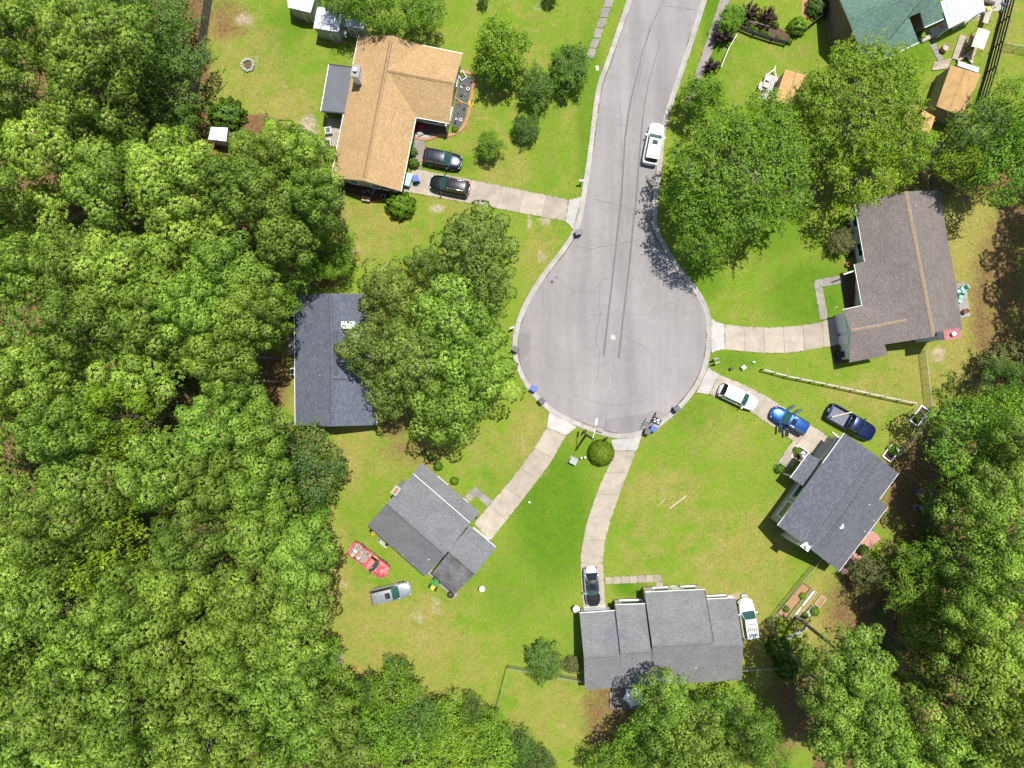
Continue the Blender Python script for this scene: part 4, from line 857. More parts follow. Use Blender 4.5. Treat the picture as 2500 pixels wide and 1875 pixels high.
    def ridge(s, a, b, mat, w=.30, h=.05, name='ridge_cap', lift=.03):
        a = P(*a) + Vector((0, 0, lift)); b = P(*b) + Vector((0, 0, lift)); d = (b - a); n = Vector((-d.y, d.x, 0)).normalized() * w / 2; mb = s.mb(); up = Vector((0, 0, h))
        k = max(1, int(d.length / .3))
        for i in range(k):
            p, q = a + d * (i / k), a + d * ((i + 1) / k - .012 / d.length); z = Vector((0, 0, .012 * (i % 2)))
            lo = Vector((0, 0, -w * .16))
            mb.face([p - n + lo + z, q - n + lo + z, q + up + z, p + up + z]); mb.face([p + up + z, q + up + z, q + n + lo + z, p + n + lo + z])
        s.add(mb, name, mat)
    def line(s, a, b, mat, w=.08, name='vent_slot', lift=.012, h=.03, snap=True):
        if snap: a = (a[0], a[1], s.z_at(a[0], a[1], a[2])); b = (b[0], b[1], s.z_at(b[0], b[1], b[2]))
        a = P(*a); b = P(*b); lift = .07 if name == 'flashing' else lift; mb = s.mb(); mb.beam(a + Vector((0, 0, lift)), b + Vector((0, 0, lift)), w, h); s.add(mb, name, mat)
    def pipe(s, px, py, z, r=.06, h=.35, name='vent_pipe', mat=None):
        z = s.z_at(px, py, z); p = P(px, py, z); mb = s.mb(); mb.lathe((p.x, p.y, z - .25), [(r, 0), (r, h), (r * .7, h), (r * .7, h - .06)], 10); [mb.lathe((p.x, p.y, z - .12), [(r * 2.2, 0), (r * 1.2, .14)], 10, close=False) if r < .1 else None]; s.add(mb, name, mat or M['greym'])
    def chimney(s, quad, z0, top, side_m, flues=1, cap='disk', flue_m=None):
        pts = [P(p[0], p[1], top) for p in quad]; mb = s.mb(); mb.slab(pts, top - z0 - .12, 0, 0); ch = s.add(mb, 'chimney', side_m)
        big_, sg = inset_poly([p.xy for p in pts], -.07); mb = s.mb(); mb.slab([Vector((p.x, p.y, top + .02)) for p in big_], .10); s.add(mb, 'chimney_cap', cap if not isinstance(cap, str) else M['brick'], ch)
        c = sum(pts, Vector()) / 4; u = (pts[1] - pts[0]).normalized(); v = (pts[2] - pts[1]).normalized(); L2 = (pts[2] - pts[1]).length
        for i in range(flues):
            o = v * (L2 * ((i + .5) / flues - .5)) * .8; mb = s.mb(); mb.lathe((c.x + o.x, c.y + o.y, top + .02), [(.16, 0), (.16, .28), (.11, .28), (.11, .05)], 14); s.add(mb, 'flue', flue_m or M['white'], ch)
        if flues == 1:
            mb = s.mb(); mb.lathe((c.x, c.y, top + .36), [(.24, 0), (.24, .04), (.05, .16)], 16); s.add(mb, 'flue_cowl', M['white'], ch)
        return ch

M['pinkcap'] = plain('faded_red_cap', (0.36, 0.12, 0.13), 0.7, var=0.3, scale=4)
# ---- tan house
h = House('house', 'house with a tan shingle roof, brick chimney and two dark cars in front', 'house', 930, 290, M['cream'])
e, r = 2.8, 4.5
NW, RN, NE, WNE, WRE, WSE, IN, SE, RS, SW, J = (875.7,85.6,e), (960.7,86.4,r), (1030,110.5,e), (1130,131,e), (1108.5,205,r), (1096.7,301,e), (1015.4,286,e), (979,467,e), (887,441,r), (809,433.4,e), (943.7,171.4,r)
h.roof([dict(p=[NW, SW, RS, RN], e=(0, 1)), dict(p=[RN, J, NE], e=(0, 1)), dict(p=[J, RS, SE, IN], e=(1, 0)), dict(p=[WNE, NE, J, WRE], e=(0, 1)), dict(p=[J, IN, WSE, WRE], e=(1, 2))], M['tan'])
h.wall([NW, SW, RS, SE, IN, WSE, WRE, WNE, NE, RN]); h.gutter(NW, SW); h.gutter(SE, IN); h.gutter(IN, WSE); h.gutter(NE, WNE)
h.ridge((955,99,r-.03), (891,433,r), M['tan'], .36, .09); h.ridge(J, (1106,203,r), M['tan'], .36, .09)
h.line((951,101,r-.02), (887.5,432,r-.02), M['brown'], .06); h.line((958,101,r-.02), (894.5,432,r-.02), M['brown'], .06); h.line((948,175,r-.02),(1100,207.5,r-.02), M['brown'], .06)
for i, (t_, w_) in enumerate(((.25, 1.2), (.6, 1.6), (.85, .9))): h.opening(0, 2, t_ * .9, w_ * .9, 1.0, 2.1)
h.opening(0, 1, .5, 1.0, .9, 2.0); h.opening(0, 3, .75, .95, .35, 2.35, 'door'); h.opening(0, 3, .35, 1.6, 1, 2.1); h.opening(0, 4, .5, 1.8, 1, 2.2); h.opening(0, 5, .4, 1.6, 1, 2.2); h.opening(0, 6, .5, 1.4, 1, 2.2)
h.chimney([(862,158), (879,161), (874,188), (857,184)], 2.4, 5.5, M['white'], 1)
h.pipe(1002.5,141.5,3.9); h.pipe(868,323,3.9)
# porch in the notch: floor, post, things under the eave
mb = h.mb(); mb.slab([P(1018,288,.12), P(1094,303,.12), P(1090,328,.12), P(1012,328,.12)], .12); h.add(mb, 'porch_floor', M['brown'])
for q_ in ((1094,326),(1022,292)): p = P(*q_); mb = h.mb(); mb.box((p.x, p.y, 1.3), (.14, .14, 2.6)); h.add(mb, 'porch_post', M['white'])
# patio cover with flat grey roof
pc = House('patio_cover', 'flat charcoal patio roof with white gutter on the tan house west side', 'patio cover', 822, 217, M['whitesd'])
q4 = [(803.5,157,2.6), (860,164,2.85), (844.5,277,2.85), (783.6,271.4,2.6)]
mb = pc.mb(); mb.slab([P(*p) for p in q4], .12); pc.add(mb, 'roof_sheet', M['flatroof']); pc.gutter(q4[0], q4[3], w=.16)
for a_, b_ in ((q4[3], q4[2]), (q4[0], q4[1])): pc.line(a_, b_, M['black'], .14, 'edge_trim')
for p_ in ((806,160),(787,268),(843,272)): p = P(p_[0], p_[1], 2.5); mb = pc.mb(); mb.box((p.x, p.y, 1.23), (.1, .1, 2.46)); pc.add(mb, 'post', M['white'])
for k_, (a_, b_) in enumerate((((788,269),(815,272)), ((816,272),(842,274)))):
    a_ = P(*a_); b_ = P(*b_); mb = pc.mb(); mb.box((a_ + b_) / 2 + Vector((0, 0, .45)), ((b_ - a_).length, .05, .8), math.atan2((b_ - a_).y, (b_ - a_).x)); pc.add(mb, 'screen_panel', M['white'])
# ---- slate house
h = House('house', 'house with a dark slate-blue roof half hidden by pines', 'house', 820, 880, M['whitesd'])
e, r = 2.8, 4.8
NW, RN, NE, SE, RS, SW = (718.5,721.5,e), (806,716,r), (916,718.5,e), (919.6,1037.7,e), (810,1041,r), (721,1039.7,e)
h.roof([dict(p=[NW, SW, RS, RN], e=(0, 1)), dict(p=[RN, RS, SE, NE], e=(2, 3))], M['slate'])
h.wall([NW, SW, RS, SE, NE, RN]); h.gutter(NW, SW, w=.12); h.gutter(NE, SE, w=.12)
h.ridge((806.5,718,r), (810,1040,r), M['slate'], .34, .05)
for (x_, y0_, y1_) in ((807,722,797), (819,809,918), (809,930,1031)):
    yy = y0_
    for sx in (-3.6, 3.6): h.line((x_ + sx, y0_, r - .05 - (.25 if x_ > 815 else 0)), (x_ + sx + 1, y1_, r - .05 - (.25 if x_ > 815 else 0)), M['darkline'], .09)
    while yy < y1_: h.line((x_ - 3.6, yy, r - .03 - (.25 if x_ > 815 else 0)), (x_ + 3.6, yy, r - .03 - (.25 if x_ > 815 else 0)), M['darkline'], .07, 'vent_rib'); yy += 6.5
h.line((814,925.5,4.5), (858,926,3.8), M['darkline'], .12, 'flashing')
c_ = [P(833,785,4.9), P(866,785,4.9), P(866,802,4.9), P(833,802,4.9)]; mb = h.mb(); mb.slab(c_, 1.0); ch = h.add(mb, 'roof_box', M['white']); p = P(843,793,4.95); mb = h.mb(); mb.lathe((p.x, p.y, 4.9), [(.2, 0), (.2, .12), (.14, .12), (.14, .04)], 16); h.add(mb, 'vent_cap', M['canvas'], ch)
h.pipe(743,798,3.5, mat=M['black']); h.pipe(781,916,4.3); h.pipe(843,1000,4.3)
h.opening(0, 1, .3, 1.2, 1, 2.1); h.opening(0, 1, .7, 1.2, 1, 2.1); h.opening(0, 0, .35, .95, .3, 2.3, 'door'); h.opening(0, 0, .7, 1.4, 1, 2.1)
# ---- grey house, lower left
h = House('house', 'house with a plain mid-grey roof in two ridges beside the red pickup', 'house', 1040, 1290, M['cream'])
e, b_, r = 2.7, 3.35, 4.9; e2, r2 = 2.5, 4.15
N, A1, Wt1, Wt2, D1, D2, W, S_ = (1030,1129.8,e), (1170.3,1251.6,e), (1008.8,1155.9,b_), (1147.7,1276.3,b_), (945,1229,r), (1086.8,1355,r), (897,1282.8,e), (1037,1407,e)
Wt0 = Wt1; A2 = (1154.8,1271,b_ - .25)
h.roof([dict(p=[N, A1, A2, Wt2, Wt1], e=(0, 1)), dict(p=[Wt1, Wt2, D2, D1], e=(0, 1)), dict(p=[D1, D2, S_, W], e=(0, 1)),
        dict(p=[(1146,1284,e2), (1211.4,1336.6,e2), (1160,1402,r2), (1096.7,1348,r2), (1093,1346,r2)], e=(0, 1)), dict(p=[(1096.7,1348,r2), (1160,1402,r2), (1109.4,1451.7,e2), (1054,1400,e2)], e=(0, 1), m=M['greyd'])], M['grey'])
h.wall([N, A1, A2, D2, S_, W, D1, Wt1]); h.wall([(1146,1284,e2), (1211.4,1336.6,e2), (1160,1402,r2), (1109.4,1451.7,e2), (1054,1400,e2), (1090,1352,r2)], .35)
h.line((1009.5,1156.5,b_ + .06), (1147,1275.5,b_ + .06), M['white'], .06, 'flashing', snap=False)
for o_ in (-1.6, 1.6): h.line((947 + o_, 1232 - o_, r), (1086 + o_, 1354 - o_, r), M['darkline'] if o_ < 0 else M['greyd'], .07); h.line((1100 + o_, 1352 - o_, r2), (1158 + o_, 1400 - o_, r2), M['darkline'] if o_ < 0 else M['greyd'], .07)
h.gutter((1185,1315,e2), (1210,1336,e2)); h.pipe(984,1354,3.2); h.pipe(1009,1375,3.2); h.pipe(1047,1366,3.9, mat=M['white'])
h.chimney([(967,1186), (978,1194), (966,1210), (955,1202)], 0, 5.2, M['stone'], 2, cap=M['stone'], flue_m=M['terra'])
h.opening(1, 0, .45, 2.4, .02, 2.15, 'garage_door'); h.opening(0, 0, .35, 1.5, .9, 2.0); h.opening(0, 0, .8, .95, .3, 2.2, 'door'); h.opening(0, 4, .4, 1.2, .9, 2.0)
M['greypatch'] = shingle('patch_shingle', (0.150,0.152,0.170), (0.180,0.182,0.202), 0.1, dark=0.8)
# ---- bottom house
h = House('house', 'long house with a stepped pale grey roof and shade sail behind', 'house', 1610, 1570, M['cream'])
e = 2.7; SWc, SEc = (1428,1684,e), (1811,1660,e)
secs = [((1415,1497), (1501,1491), (1425.6,1606.7), (1514,1600.5), 4.1), ((1502,1477), (1577,1474.4), (1515,1594.8), (1592,1589.7), 4.35), ((1574.4,1446), (1721.7,1439.6), (1593,1578.4), (1743,1569.3), 4.85), ((1724.5,1463), (1795.3,1460), (1744,1580.6), (1814.6,1575), 4.6)]
def south(x): t_ = (x - SWc[0]) / (SEc[0] - SWc[0]); return (x, SWc[1] + t_ * (SEc[1] - SWc[1]), e)
for i, (nw, ne, rw, re_, rh) in enumerate(secs):
    xs0 = SWc[0] + (SEc[0] - SWc[0]) * (0, .2285, .4298, .820)[i]; xs1 = SWc[0] + (SEc[0] - SWc[0]) * (.2285, .4298, .820, 1.0)[i]
    h.roof([dict(p=[(*nw, e), (*ne, e), (*re_, rh), (*rw, rh)], e=(0, 1)), dict(p=[(*rw, rh), (*re_, rh), south(xs1), south(xs0)], e=(2, 3))], M['grey2'])
    h.ridge((rw[0] + 3, rw[1] - .5, rh), (re_[0] - 3, re_[1] - .5, rh), M['grey2'], .34, .05)
    dx = (.9, .9, .95, .9)[i]
    h.line((rw[0] + 5, rw[1] - 2.8, rh - .03), (re_[0] - 2, re_[1] - 3, rh - .03), M['greyd'], .06); 
    h.wall([(*nw, e), (*ne, e), (*re_, rh), south(xs1), south(xs0), (*rw, rh)], .32 if i in (0, 3) else .2)
    if i < 3:
        h.line((ne[0] - 1, ne[1] + 2, e + .02), (re_[0] - .5, re_[1] - 2, rh - .03), M['darkline'], .10, 'step_wall_line')  # dark strip stands in for the step wall between sections
h.opening(0, 0, .5, 2.7, .02, 2.2, 'garage_door'); h.opening(1, 0, .6, 2.6, .8, 2.1, panes=(3, 1)); h.opening(2, 0, .3, 1.8, .8, 2.1); h.opening(2, 0, .55, .95, .3, 2.3, 'door'); h.opening(2, 0, .8, 1.6, .8, 2.1); h.opening(3, 0, .5, 2.2, .8, 2.1, panes=(3, 1))
for (a, b) in ((secs[0][0], secs[0][1]), (secs[1][0], secs[1][1]), (secs[2][0], secs[2][1]), (secs[3][0], secs[3][1])): h.gutter((*a, e), (*b, e))
# shallow front frames that stand out from the walls
for (x0, y0, x1, y1) in ((1574,1441,1708,1433), (1727,1459,1788,1455), (1512,1474,1577,1471)):
    a = P(x0, y0, .35); b2 = P(x1, y1, .35); mb = h.mb(); mb.beam(a, b2, .22, .12); h.add(mb, 'sill_ledge', M['cream'])
h.pipe(1699,1629.5,3.4, mat=M['white'])
rp = lambda x, y: P(x, y, h.z_at(x, y, 3.5) + .02)
mb = h.mb(); mb.slab([rp(*q_) for q_ in ((1477,1536), (1499,1535), (1502,1544), (1505,1556), (1506,1573), (1471,1570), (1479,1555))], .02); h.add(mb, 'roof_patch', M['greypatch'])
mb = h.mb(); mb.slab([rp(*q_) for q_ in ((1512,1536), (1532,1538), (1523,1550), (1531,1562), (1513,1563))], .02); h.add(mb, 'roof_patch', M['greypatch'])
# ---- charcoal house, right
h = House('house', 'house with a charcoal roof, small porch roof and pickup beside it', 'house', 2040, 1225, M['greensd'])
e, r, ee = 4.1, 6.0, 3.6
A, B, F_ = (2062,1057.6,e), (2193.7,1155.3,ee), (1899,1282.8,e)
RNp, RSp = (2140,1112,r), (1973,1336,r)
co = lambda x, y: (x, y, plane_h(x, y, RNp, RSp, B)); C_, Dn, E_ = co(2147,1219), co(2168,1237.5), co(2048.4,1394.7)
h.roof([dict(p=[A, F_, RSp, RNp], e=(0, 1)), dict(p=[RNp, RSp, E_, Dn, C_, B], e=(1, 0))], M['slate2'])
h.wall([A, RNp, B, C_, Dn, E_, RSp, F_], .42); h.gutter(A, (2009,1131,e)); h.gutter((2020,1126,e), F_); h.gutter(B, C_, w=.1); h.gutter(Dn, E_, w=.1)
h.ridge((2139,1114,r), RSp, M['slate2'], .34, .05)
for (a, b) in (((2135,1123),(2096,1172)), ((2096,1204),(2001,1330))): h.line((*a, r - .1), (*b, r - .1), M['darkline'], .08)
for k_ in range(24):
    t_ = k_ / 23; h.line((2140 - 134 * t_ + 2, 1122 + 205 * t_ + 2, r - .02), (2140 - 134 * t_ + 7, 1122 + 205 * t_ + 6, r - .05), M['darkline'], .06, 'vent_rib')
q4 = [(1974,1107,2.95), (2006.7,1125.6,3.25), (1964,1189,3.25), (1930,1166.6,2.95)]
mb = h.mb(); mb.slab([P(*p) for p in q4], .14, 0, 1, P(*q4[3]) - P(*q4[0])); h.add(mb, 'porch_roof', [M['slate2'], M['white']]); h.gutter(q4[0], q4[3])
for p_ in ((1972,1112),(1934,1163)): p = P(p_[0], p_[1], 2.8); mb = h.mb(); mb.box((p.x, p.y, 1.4), (.14, .14, 2.8)); h.add(mb, 'porch_post', M['white'])
mb = h.mb(); mb.slab([P(1972,1114,.35), P(1996,1130,.35), P(1962,1178,.35), P(1934,1162,.35)], .35); h.add(mb, 'porch_floor', M['conc'])
h.opening(0, 7, .115, 2.6, .05, 2.3, 'garage_door', door_m=M['greensd']) if False else h.opening(0, 7, .86, 3.0, .05, 2.4, 'garage_door', door_m=M['greensd'])
h.opening(0, 7, .14, 2.1, 1.6, 3.0, panes=(3, 1)); h.opening(0, 7, .36, 2.1, 1.6, 3.0, panes=(3, 1)); h.opening(0, 7, .56, 1.0, .4, 2.5, 'door')
h.chimney([(1968,1325), (1979,1333), (1972,1345), (1956,1333)], 0, 5.9, M['white'], 1, cap=M['white'])
h.pipe(2054,1284.5,5.2, .28, .3, 'turbine_vent', M['white']); h.pipe(2122,1232,4.6, mat=M['white']); h.pipe(2132,1270,4.1, mat=M['white']); h.pipe(2111,1297,4.1, mat=M['white'])
# ---- taupe house, right
h = House('house', 'house with a taupe roof, tan ridge lines and pink-topped chimney', 'house', 2210, 640, M['whitesd'])
e, r, rg = 2.8, 4.4, 3.75
a1, a2, a3, a4, a5 = (2087,498,e), (2111.5,637.7,e), (2086,645,e - .25), (2105,746,e), (2057.7,756,e)
RNn, NEc, SEe = (2212,467,r), (2297,464.4,e), (2349.5,805,e); RSs = (2280,822,r)
gW, gJ, gSW, gS, gN = (2078.4,807,rg), (2213.5,781.6,rg), (2074.7,885,e), (2168,866.6,e), (2159.7,841,3.2)
h.roof([dict(p=[a1, a2, (2105,746,e), gJ, (2159.7,841,e + .45), RSs, RNn], e=(0, 1)), dict(p=[RNn, RSs, SEe, (2334,691,e), (2312.7,580.5,e), NEc], e=(2, 5)), dict(p=[a2, a3, a4], e=(1, 2)),
        dict(p=[a5, gW, gJ, a4], e=(0, 3)), dict(p=[gW, gSW, gS, gN, gJ], e=(1, 2))], M['taupe'])
h.wall([a1, a2, a4, gJ, gN, (2249,833,3.9), RSs, SEe, NEc, RNn], .4, mat=M['whitesd']); h.wall([a5, gW, gSW, gS, (2165,841,3.0), (2160,760,3.0)], .35)
h.ridge(RNn, RSs, M['ridgetan'], .42, .03); h.ridge(gW, gJ, M['ridgetan'], .34, .03)
for (a, b) in ((a1, a2), (a3, a4), (a4, a5)): h.gutter(a, b, w=.1)
h.chimney([(2304,808), (2341,802), (2344,823), (2307,829)], 0, 5.6, M['whitesd'], 1, cap=M['pinkcap']); h.pipe(2235,502,4.2, mat=M['white']); h.pipe(2327,702,3.3); h.pipe(2280,796,4.2)
h.opening(0, 0, .2, 1.6, 1, 2.3); h.opening(0, 0, .75, 1.6, 1, 2.3); h.opening(0, 1, .5, .95, .3, 2.3, 'door'); h.opening(1, 0, .5, 2.2, .05, 2.3, 'garage_door') ; h.opening(1, 1, .3, 1.0, .05, 2.3, 'garage_door')
mb = h.mb(); mb.slab([P(2060,668,2.3), P(2084,660,2.3), P(2084,663,2.3), P(2060,671,2.3)], .06); h.add(mb, 'porch_beam', M['white'])
# ---- green house, top right
h = House('house', 'house with a mottled green shingle roof at the top right', 'house', 2190, 30, M['brownsd'])
e, r = 3.0, 5.2
ap, wc, s1, s2, n1, n2, n3, n4 = (2072,46,r), (2116,163,e), (2186.6,130,e), (2243,103,e), (2219,41,3.7), (2247.5,29,3.7), (2257.6,66.5,e), (2304,45.5,e)
h.roof([dict(p=[ap, wc, s1, s2, n1, n2, n3, n4, (2285,-45,4.9), (2250,-37,r)], e=(1, 2)), dict(p=[ap, (2250,-37,r), (2215,-125,e), (2030,-50,e)], e=(2, 3))], M['green'])
h.wall([ap, wc, s2, (2219,41,3.7), (2247.5,29,3.7), n3, n4, (2280,-45,4.6), (2215,-125,e), (2030,-50,e)], .3)
h.gutter(s1, s2); h.gutter(wc, s1); h.gutter(n3, n4); h.line((2174,14,r - .35), (2204,1,r - .35), M['darkline'], .07)
# white metal awning, panel by panel
aw = House('metal_canopy', 'white standing-seam metal canopy joined to the green roof', 'canopy', 2350, 30, M['white'])
A0, A1_, B0, B1 = P(2296,5,2.9), P(2393,-40,2.9), P(2316,68,2.5), P(2400,25,2.5)
for k_ in range(8):
    t0, t1 = k_ / 8, (k_ + 1) / 8; a, b, c, d = A0.lerp(A1_, t0), A0.lerp(A1_, t1 - .012), B0.lerp(B1, t1 - .012), B0.lerp(B1, t0)
    mb = aw.mb(); mb.slab([d, c, b, a], .05); mb.beam(a + Vector((0, 0, .04)), d + Vector((0, 0, .04)), .05, .06); aw.add(mb, 'roof_panel', M['metalroof'])
aw.gutter((2316,68,2.5), (2400,25,2.5), w=.14); aw.line((2393,-40,2.9), (2402,26,2.5), M['white'], .16, 'edge_trim')
for p_ in ((2318,66),(2398,27),(2358,46)): p = P(p_[0], p_[1], 2.4); mb = aw.mb(); mb.box((p.x, p.y, 1.2), (.1, .1, 2.4)); aw.add(mb, 'post', M['white'])
# ---- sheds
def shed(label, quad, hh, roofm, wallm, ridge=None, rise=.25, door=None, name='shed', inset=.08, doors=()):
    cx = sum(p[0] for p in quad) / 4; cy = sum(p[1] for p in quad) / 4; s_ = House(name, label, 'shed', cx, cy, wallm)
    q = [(p[0], p[1], hh) for p in quad]
    m01 = ((q[0][0] + q[1][0]) / 2, (q[0][1] + q[1][1]) / 2, hh + rise); m32 = ((q[3][0] + q[2][0]) / 2, (q[3][1] + q[2][1]) / 2, hh + rise)
    for pl in ([q[0], m01, m32, q[3]], [m01, q[1], q[2], m32]):
        mb = s_.mb(); mb.slab([P(*p) for p in pl], .05); s_.add(mb, 'roof_sheet', roofm)
    s_.wall([q[0], m01, q[1], q[2], m32, q[3]], inset); 
    for (ed, t_, w_) in doors: s_.opening(0, ed, t_, w_, .1, 1.95, 'door', door_m=M['greym'])
    s_.ridge(m01, m32, roofm, .2, .02)
    return s_
shed('metal shed with a white roof, leftmost of three cut by the top edge', [(700,-28), (772,-15), (758,30.6), (703,18)], 2.4, M['shed'], M['shedw'], doors=((3, .5, .9),))
shed('largest metal shed with a white roof, middle of three', [(775,15.6), (836,27), (826.7,78), (765,68)], 2.5, M['shed'], M['shedw'], doors=((3, .5, .9),))
shed('grey metal shed with double doors, rightmost of three', [(843,42.5), (890,52), (888,71), (842,64)], 2.3, M['shed'], M['greym'], doors=((3, .5, .8), (4, .5, .8)))
shed('small white roofed shed almost covered by pines', [(515,310), (556,312), (552,345), (508,340)], 2.2, M['shed'], M['shedw'])
shed('ochre flat-roofed shed beside the white trailer', [(1917.5,169), (1968.5,184), (1955,267), (1892,243.6)], 2.6, M['ply'], M['shedwood'], rise=.06)
shed('large ochre roofed shed against the black fence', [(2321,158.6), (2395,181), (2350,285), (2286,259)], 2.7, M['ply'], M['shedwood'], rise=.42)
shed('ochre shed roof showing between two tree crowns', [(2222,250), (2283,285), (2263,349), (2196,316)], 2.4, M['ply'], M['shedwood'], rise=.06)
shed('small pale blue lean-to behind the large ochre shed', [(2340,149), (2391,165), (2388,177), (2338,160)], 2.2, M['paleblue'], M['shedwood'], rise=.03)
# ---------------------------------------------------------------- vehicles (front towards local +x)
def plan_w(u, p_front=5.5, p_rear=8.0, taper=.07):
    """half width factor at u in -1..1 (rear..front)"""
    p = p_front if u > 0 else p_rear
    return max(.05, (1 - abs(u) ** p)) ** (1 / p * 1.15) * (1 - taper * max(0, u) ** 2)
def vehicle(name, label, cat, px, py, ang, L, Wd, Ht, col, kind='suv', rails=False, sunroof=False, metal=.2, hood=None, rough=.28, group='parked vehicles', glass='carglass', stripe=None, doors=False, rack=False, z0=0.0, roofcol=None, worn=None):
    p = P(px, py, .8); root = empty(name, (p.x, p.y, z0), math.radians(ang), label, cat, group)
    pm = paint(name + '_paint', col, metal, rough) if worn is None else worn
    hoodm = paint(name + '_hood', hood, 0, .3) if hood else pm
    roofm = paint(name + '_roof', roofcol, 0, .3) if roofcol else pm
    hl, hw = L / 2, Wd / 2
    # where the cabin sits and how high the body is
    if kind == 'suv': zb, xw, xr, rr, rk, zr = .98, .42, .12, -.80, -.93, Ht
    elif kind == 'coupe': zb, xw, xr, rr, rk, zr = .88, .36, .10, -.38, -.72, Ht
    elif kind == 'car': zb, xw, xr, rr, rk, zr = .92, .44, .12, -.74, -.93, Ht
    else: zb, xw, xr, rr, rk, zr = 1.02, .44, .24, (-.05 if kind == 'crew' else .03), (-.10 if kind == 'crew' else .0), Ht
    ns = 30; us = [math.sin(math.pi / 2 * (-1 + 2 * i / (ns - 1))) for i in range(ns)]
    def top(u):
        if u > xw: return zb + .02 - .17 * ((u - xw) / (1 - xw)) ** 1.8
        if kind in ('crew', 'pickup'): return zb + .06
        return zb + .02 if u > rk else zb - .05 * ((rk - u) / (1 + rk + 1e-6))
    def ring(u, bed=False):
        w = hw * (plan_w(u, 8, 16, .04) if kind in ('crew', 'pickup') else plan_w(u, 6, 10) if kind == 'suv' else plan_w(u)); t = top(u); x = u * hl; sh = .0
        arch = 0.0
        for wx in (.60, -.60):
            d = abs(u - wx) * hl
            if d < .42: arch = max(arch, math.sqrt(max(0, .42 ** 2 - d * d)))
        zs = .26 + arch * .9
        return [(x, -w * .86, .22), (x, -w * .97, zs), (x, -w, max(.62, zs + .02)), (x, -w * .985, t - .10), (x, -w * .91, t - .015), (x, -w * .5, t + .035), (x, 0, t + .05), (x, w * .5, t + .035), (x, w * .91, t - .015), (x, w * .985, t - .10), (x, w, max(.62, zs + .02)), (x, w * .97, zs), (x, w * .86, .22)]
    mb = MB(); R_ = [ring(u) for u in us]; b0 = 0
    for rg in R_:
        for q in rg: mb.v.append(Vector(q))
    k = 13; bedu = (-.93, rk - .02) if kind in ('crew', 'pickup') else None
    for i in range(ns - 1):
        for j in range(k - 1):
            um = (us[i] + us[i + 1]) / 2
            if bedu and bedu[0] < um < bedu[1] and 4 <= j <= 7: continue
            m = 1 if (hood and um > xw + .03 and 4 <= j <= 7) else 0
            mb.f.append([i * k + j, (i + 1) * k + j, (i + 1) * k + j + 1, i * k + j + 1]); mb.m.append(m); mb.uv.append([(0, 0)] * 4)
    for i in (0, ns - 1):
        q = [i * k + j for j in range(k)]; mb.f.append(q if i else q[::-1]); mb.m.append(0); mb.uv.append([(0, 0)] * k)
    bd = mb.build('body', [pm, hoodm], root, True)
    if bedu:   # open cargo bed: floor, side walls, bulkhead
        x0, x1 = bedu[0] * hl, bedu[1] * hl; w = hw * .84; q = MB(); t = top(-.5)
        q.box(((x0 + x1) / 2, 0, .56), (x1 - x0, 2 * w, .06)); q.build('bed_floor', M['bedliner'] if kind == 'crew' else M['bed_junk'], root)
        q = MB()
        for sy in (-1, 1): q.box(((x0 + x1) / 2, sy * (w + .05), .80), (x1 - x0, .10, t - .58))
        q.box((x0, 0, .80), (.09, 2 * w, t - .58)); q.build('bed_wall', pm, root)
        q = MB()
        for kx in range(9): q.box(((x0 + x1) / 2, -w + .1 + kx * (2 * w - .2) / 8, .60), (x1 - x0 - .1, .05, .03))
        q.build('bed_rib', M['bedliner'] if kind == 'crew' else M['brown'], root)
    # cabin
    wb, wr = hw * .90, hw * (.70 if kind != 'coupe' else .62); xF, xf, xb, xB = xw * hl, xr * hl, rr * hl, rk * hl; z1, z2 = zb + .0, zr - .05
    wF = hw * plan_w(xw) * .86; wBk = hw * .86
    lo = [(xF, wF), (xB, wBk), (xB, -wBk), (xF, -wF)]; hi = [(xf, wr), (xb, wr * .98), (xb, -wr * .98), (xf, -wr)]
    def grid(a, b, c, d, nu, nv, bulge):
        q = MB(); a, b, c, d = map(Vector, (a, b, c, d)); n = (b - a).cross(d - a).normalized()
        pts = [[(a.lerp(b, i / nu)).lerp(d.lerp(c, i / nu), j / nv) + n * bulge * (1 - (2 * i / nu - 1) ** 2) for i in range(nu + 1)] for j in range(nv + 1)]
        off = len(q.v)
        for row in pts:
            for p_ in row: q.v.append(p_)
        for j in range(nv):
            for i in range(nu):
                q.f.append([j * (nu + 1) + i, j * (nu + 1) + i + 1, (j + 1) * (nu + 1) + i + 1, (j + 1) * (nu + 1) + i]); q.m.append(0); q.uv.append([(0, 0)] * 4)
        return q
    gm = M[glass]
    grid((lo[3][0], lo[3][1], z1), (lo[0][0], lo[0][1], z1), (hi[0][0], hi[0][1], z2), (hi[3][0], hi[3][1], z2), 8, 3, .12).build('windshield', gm, root, True)
    grid((lo[1][0], lo[1][1], z1), (lo[2][0], lo[2][1], z1), (hi[2][0], hi[2][1], z2), (hi[1][0], hi[1][1], z2), 8, 2, .05).build('rear_window', M['darkglass'], root, True)
    for s_ in (1, -1):
        i0, i1 = (0, 1) if s_ > 0 else (3, 2); q = MB(); f_ = [(lo[i0][0], lo[i0][1], z1), (lo[i1][0], lo[i1][1], z1), (hi[i1][0], hi[i1][1], z2), (hi[i0][0], hi[i0][1], z2)]
        q.face(f_ if s_ > 0 else f_[::-1]); q.build('side_window', M['darkglass'], root)
        a = [Vector((lo[i0][0] + .03, lo[i0][1] * 1.01, z1 - .02)), Vector((hi[i0][0] + .02, hi[i0][1], z2 + .015))]; q = MB(); q.tube(a, [.045, .04], 6); q.build('pillar', pm, root, True)
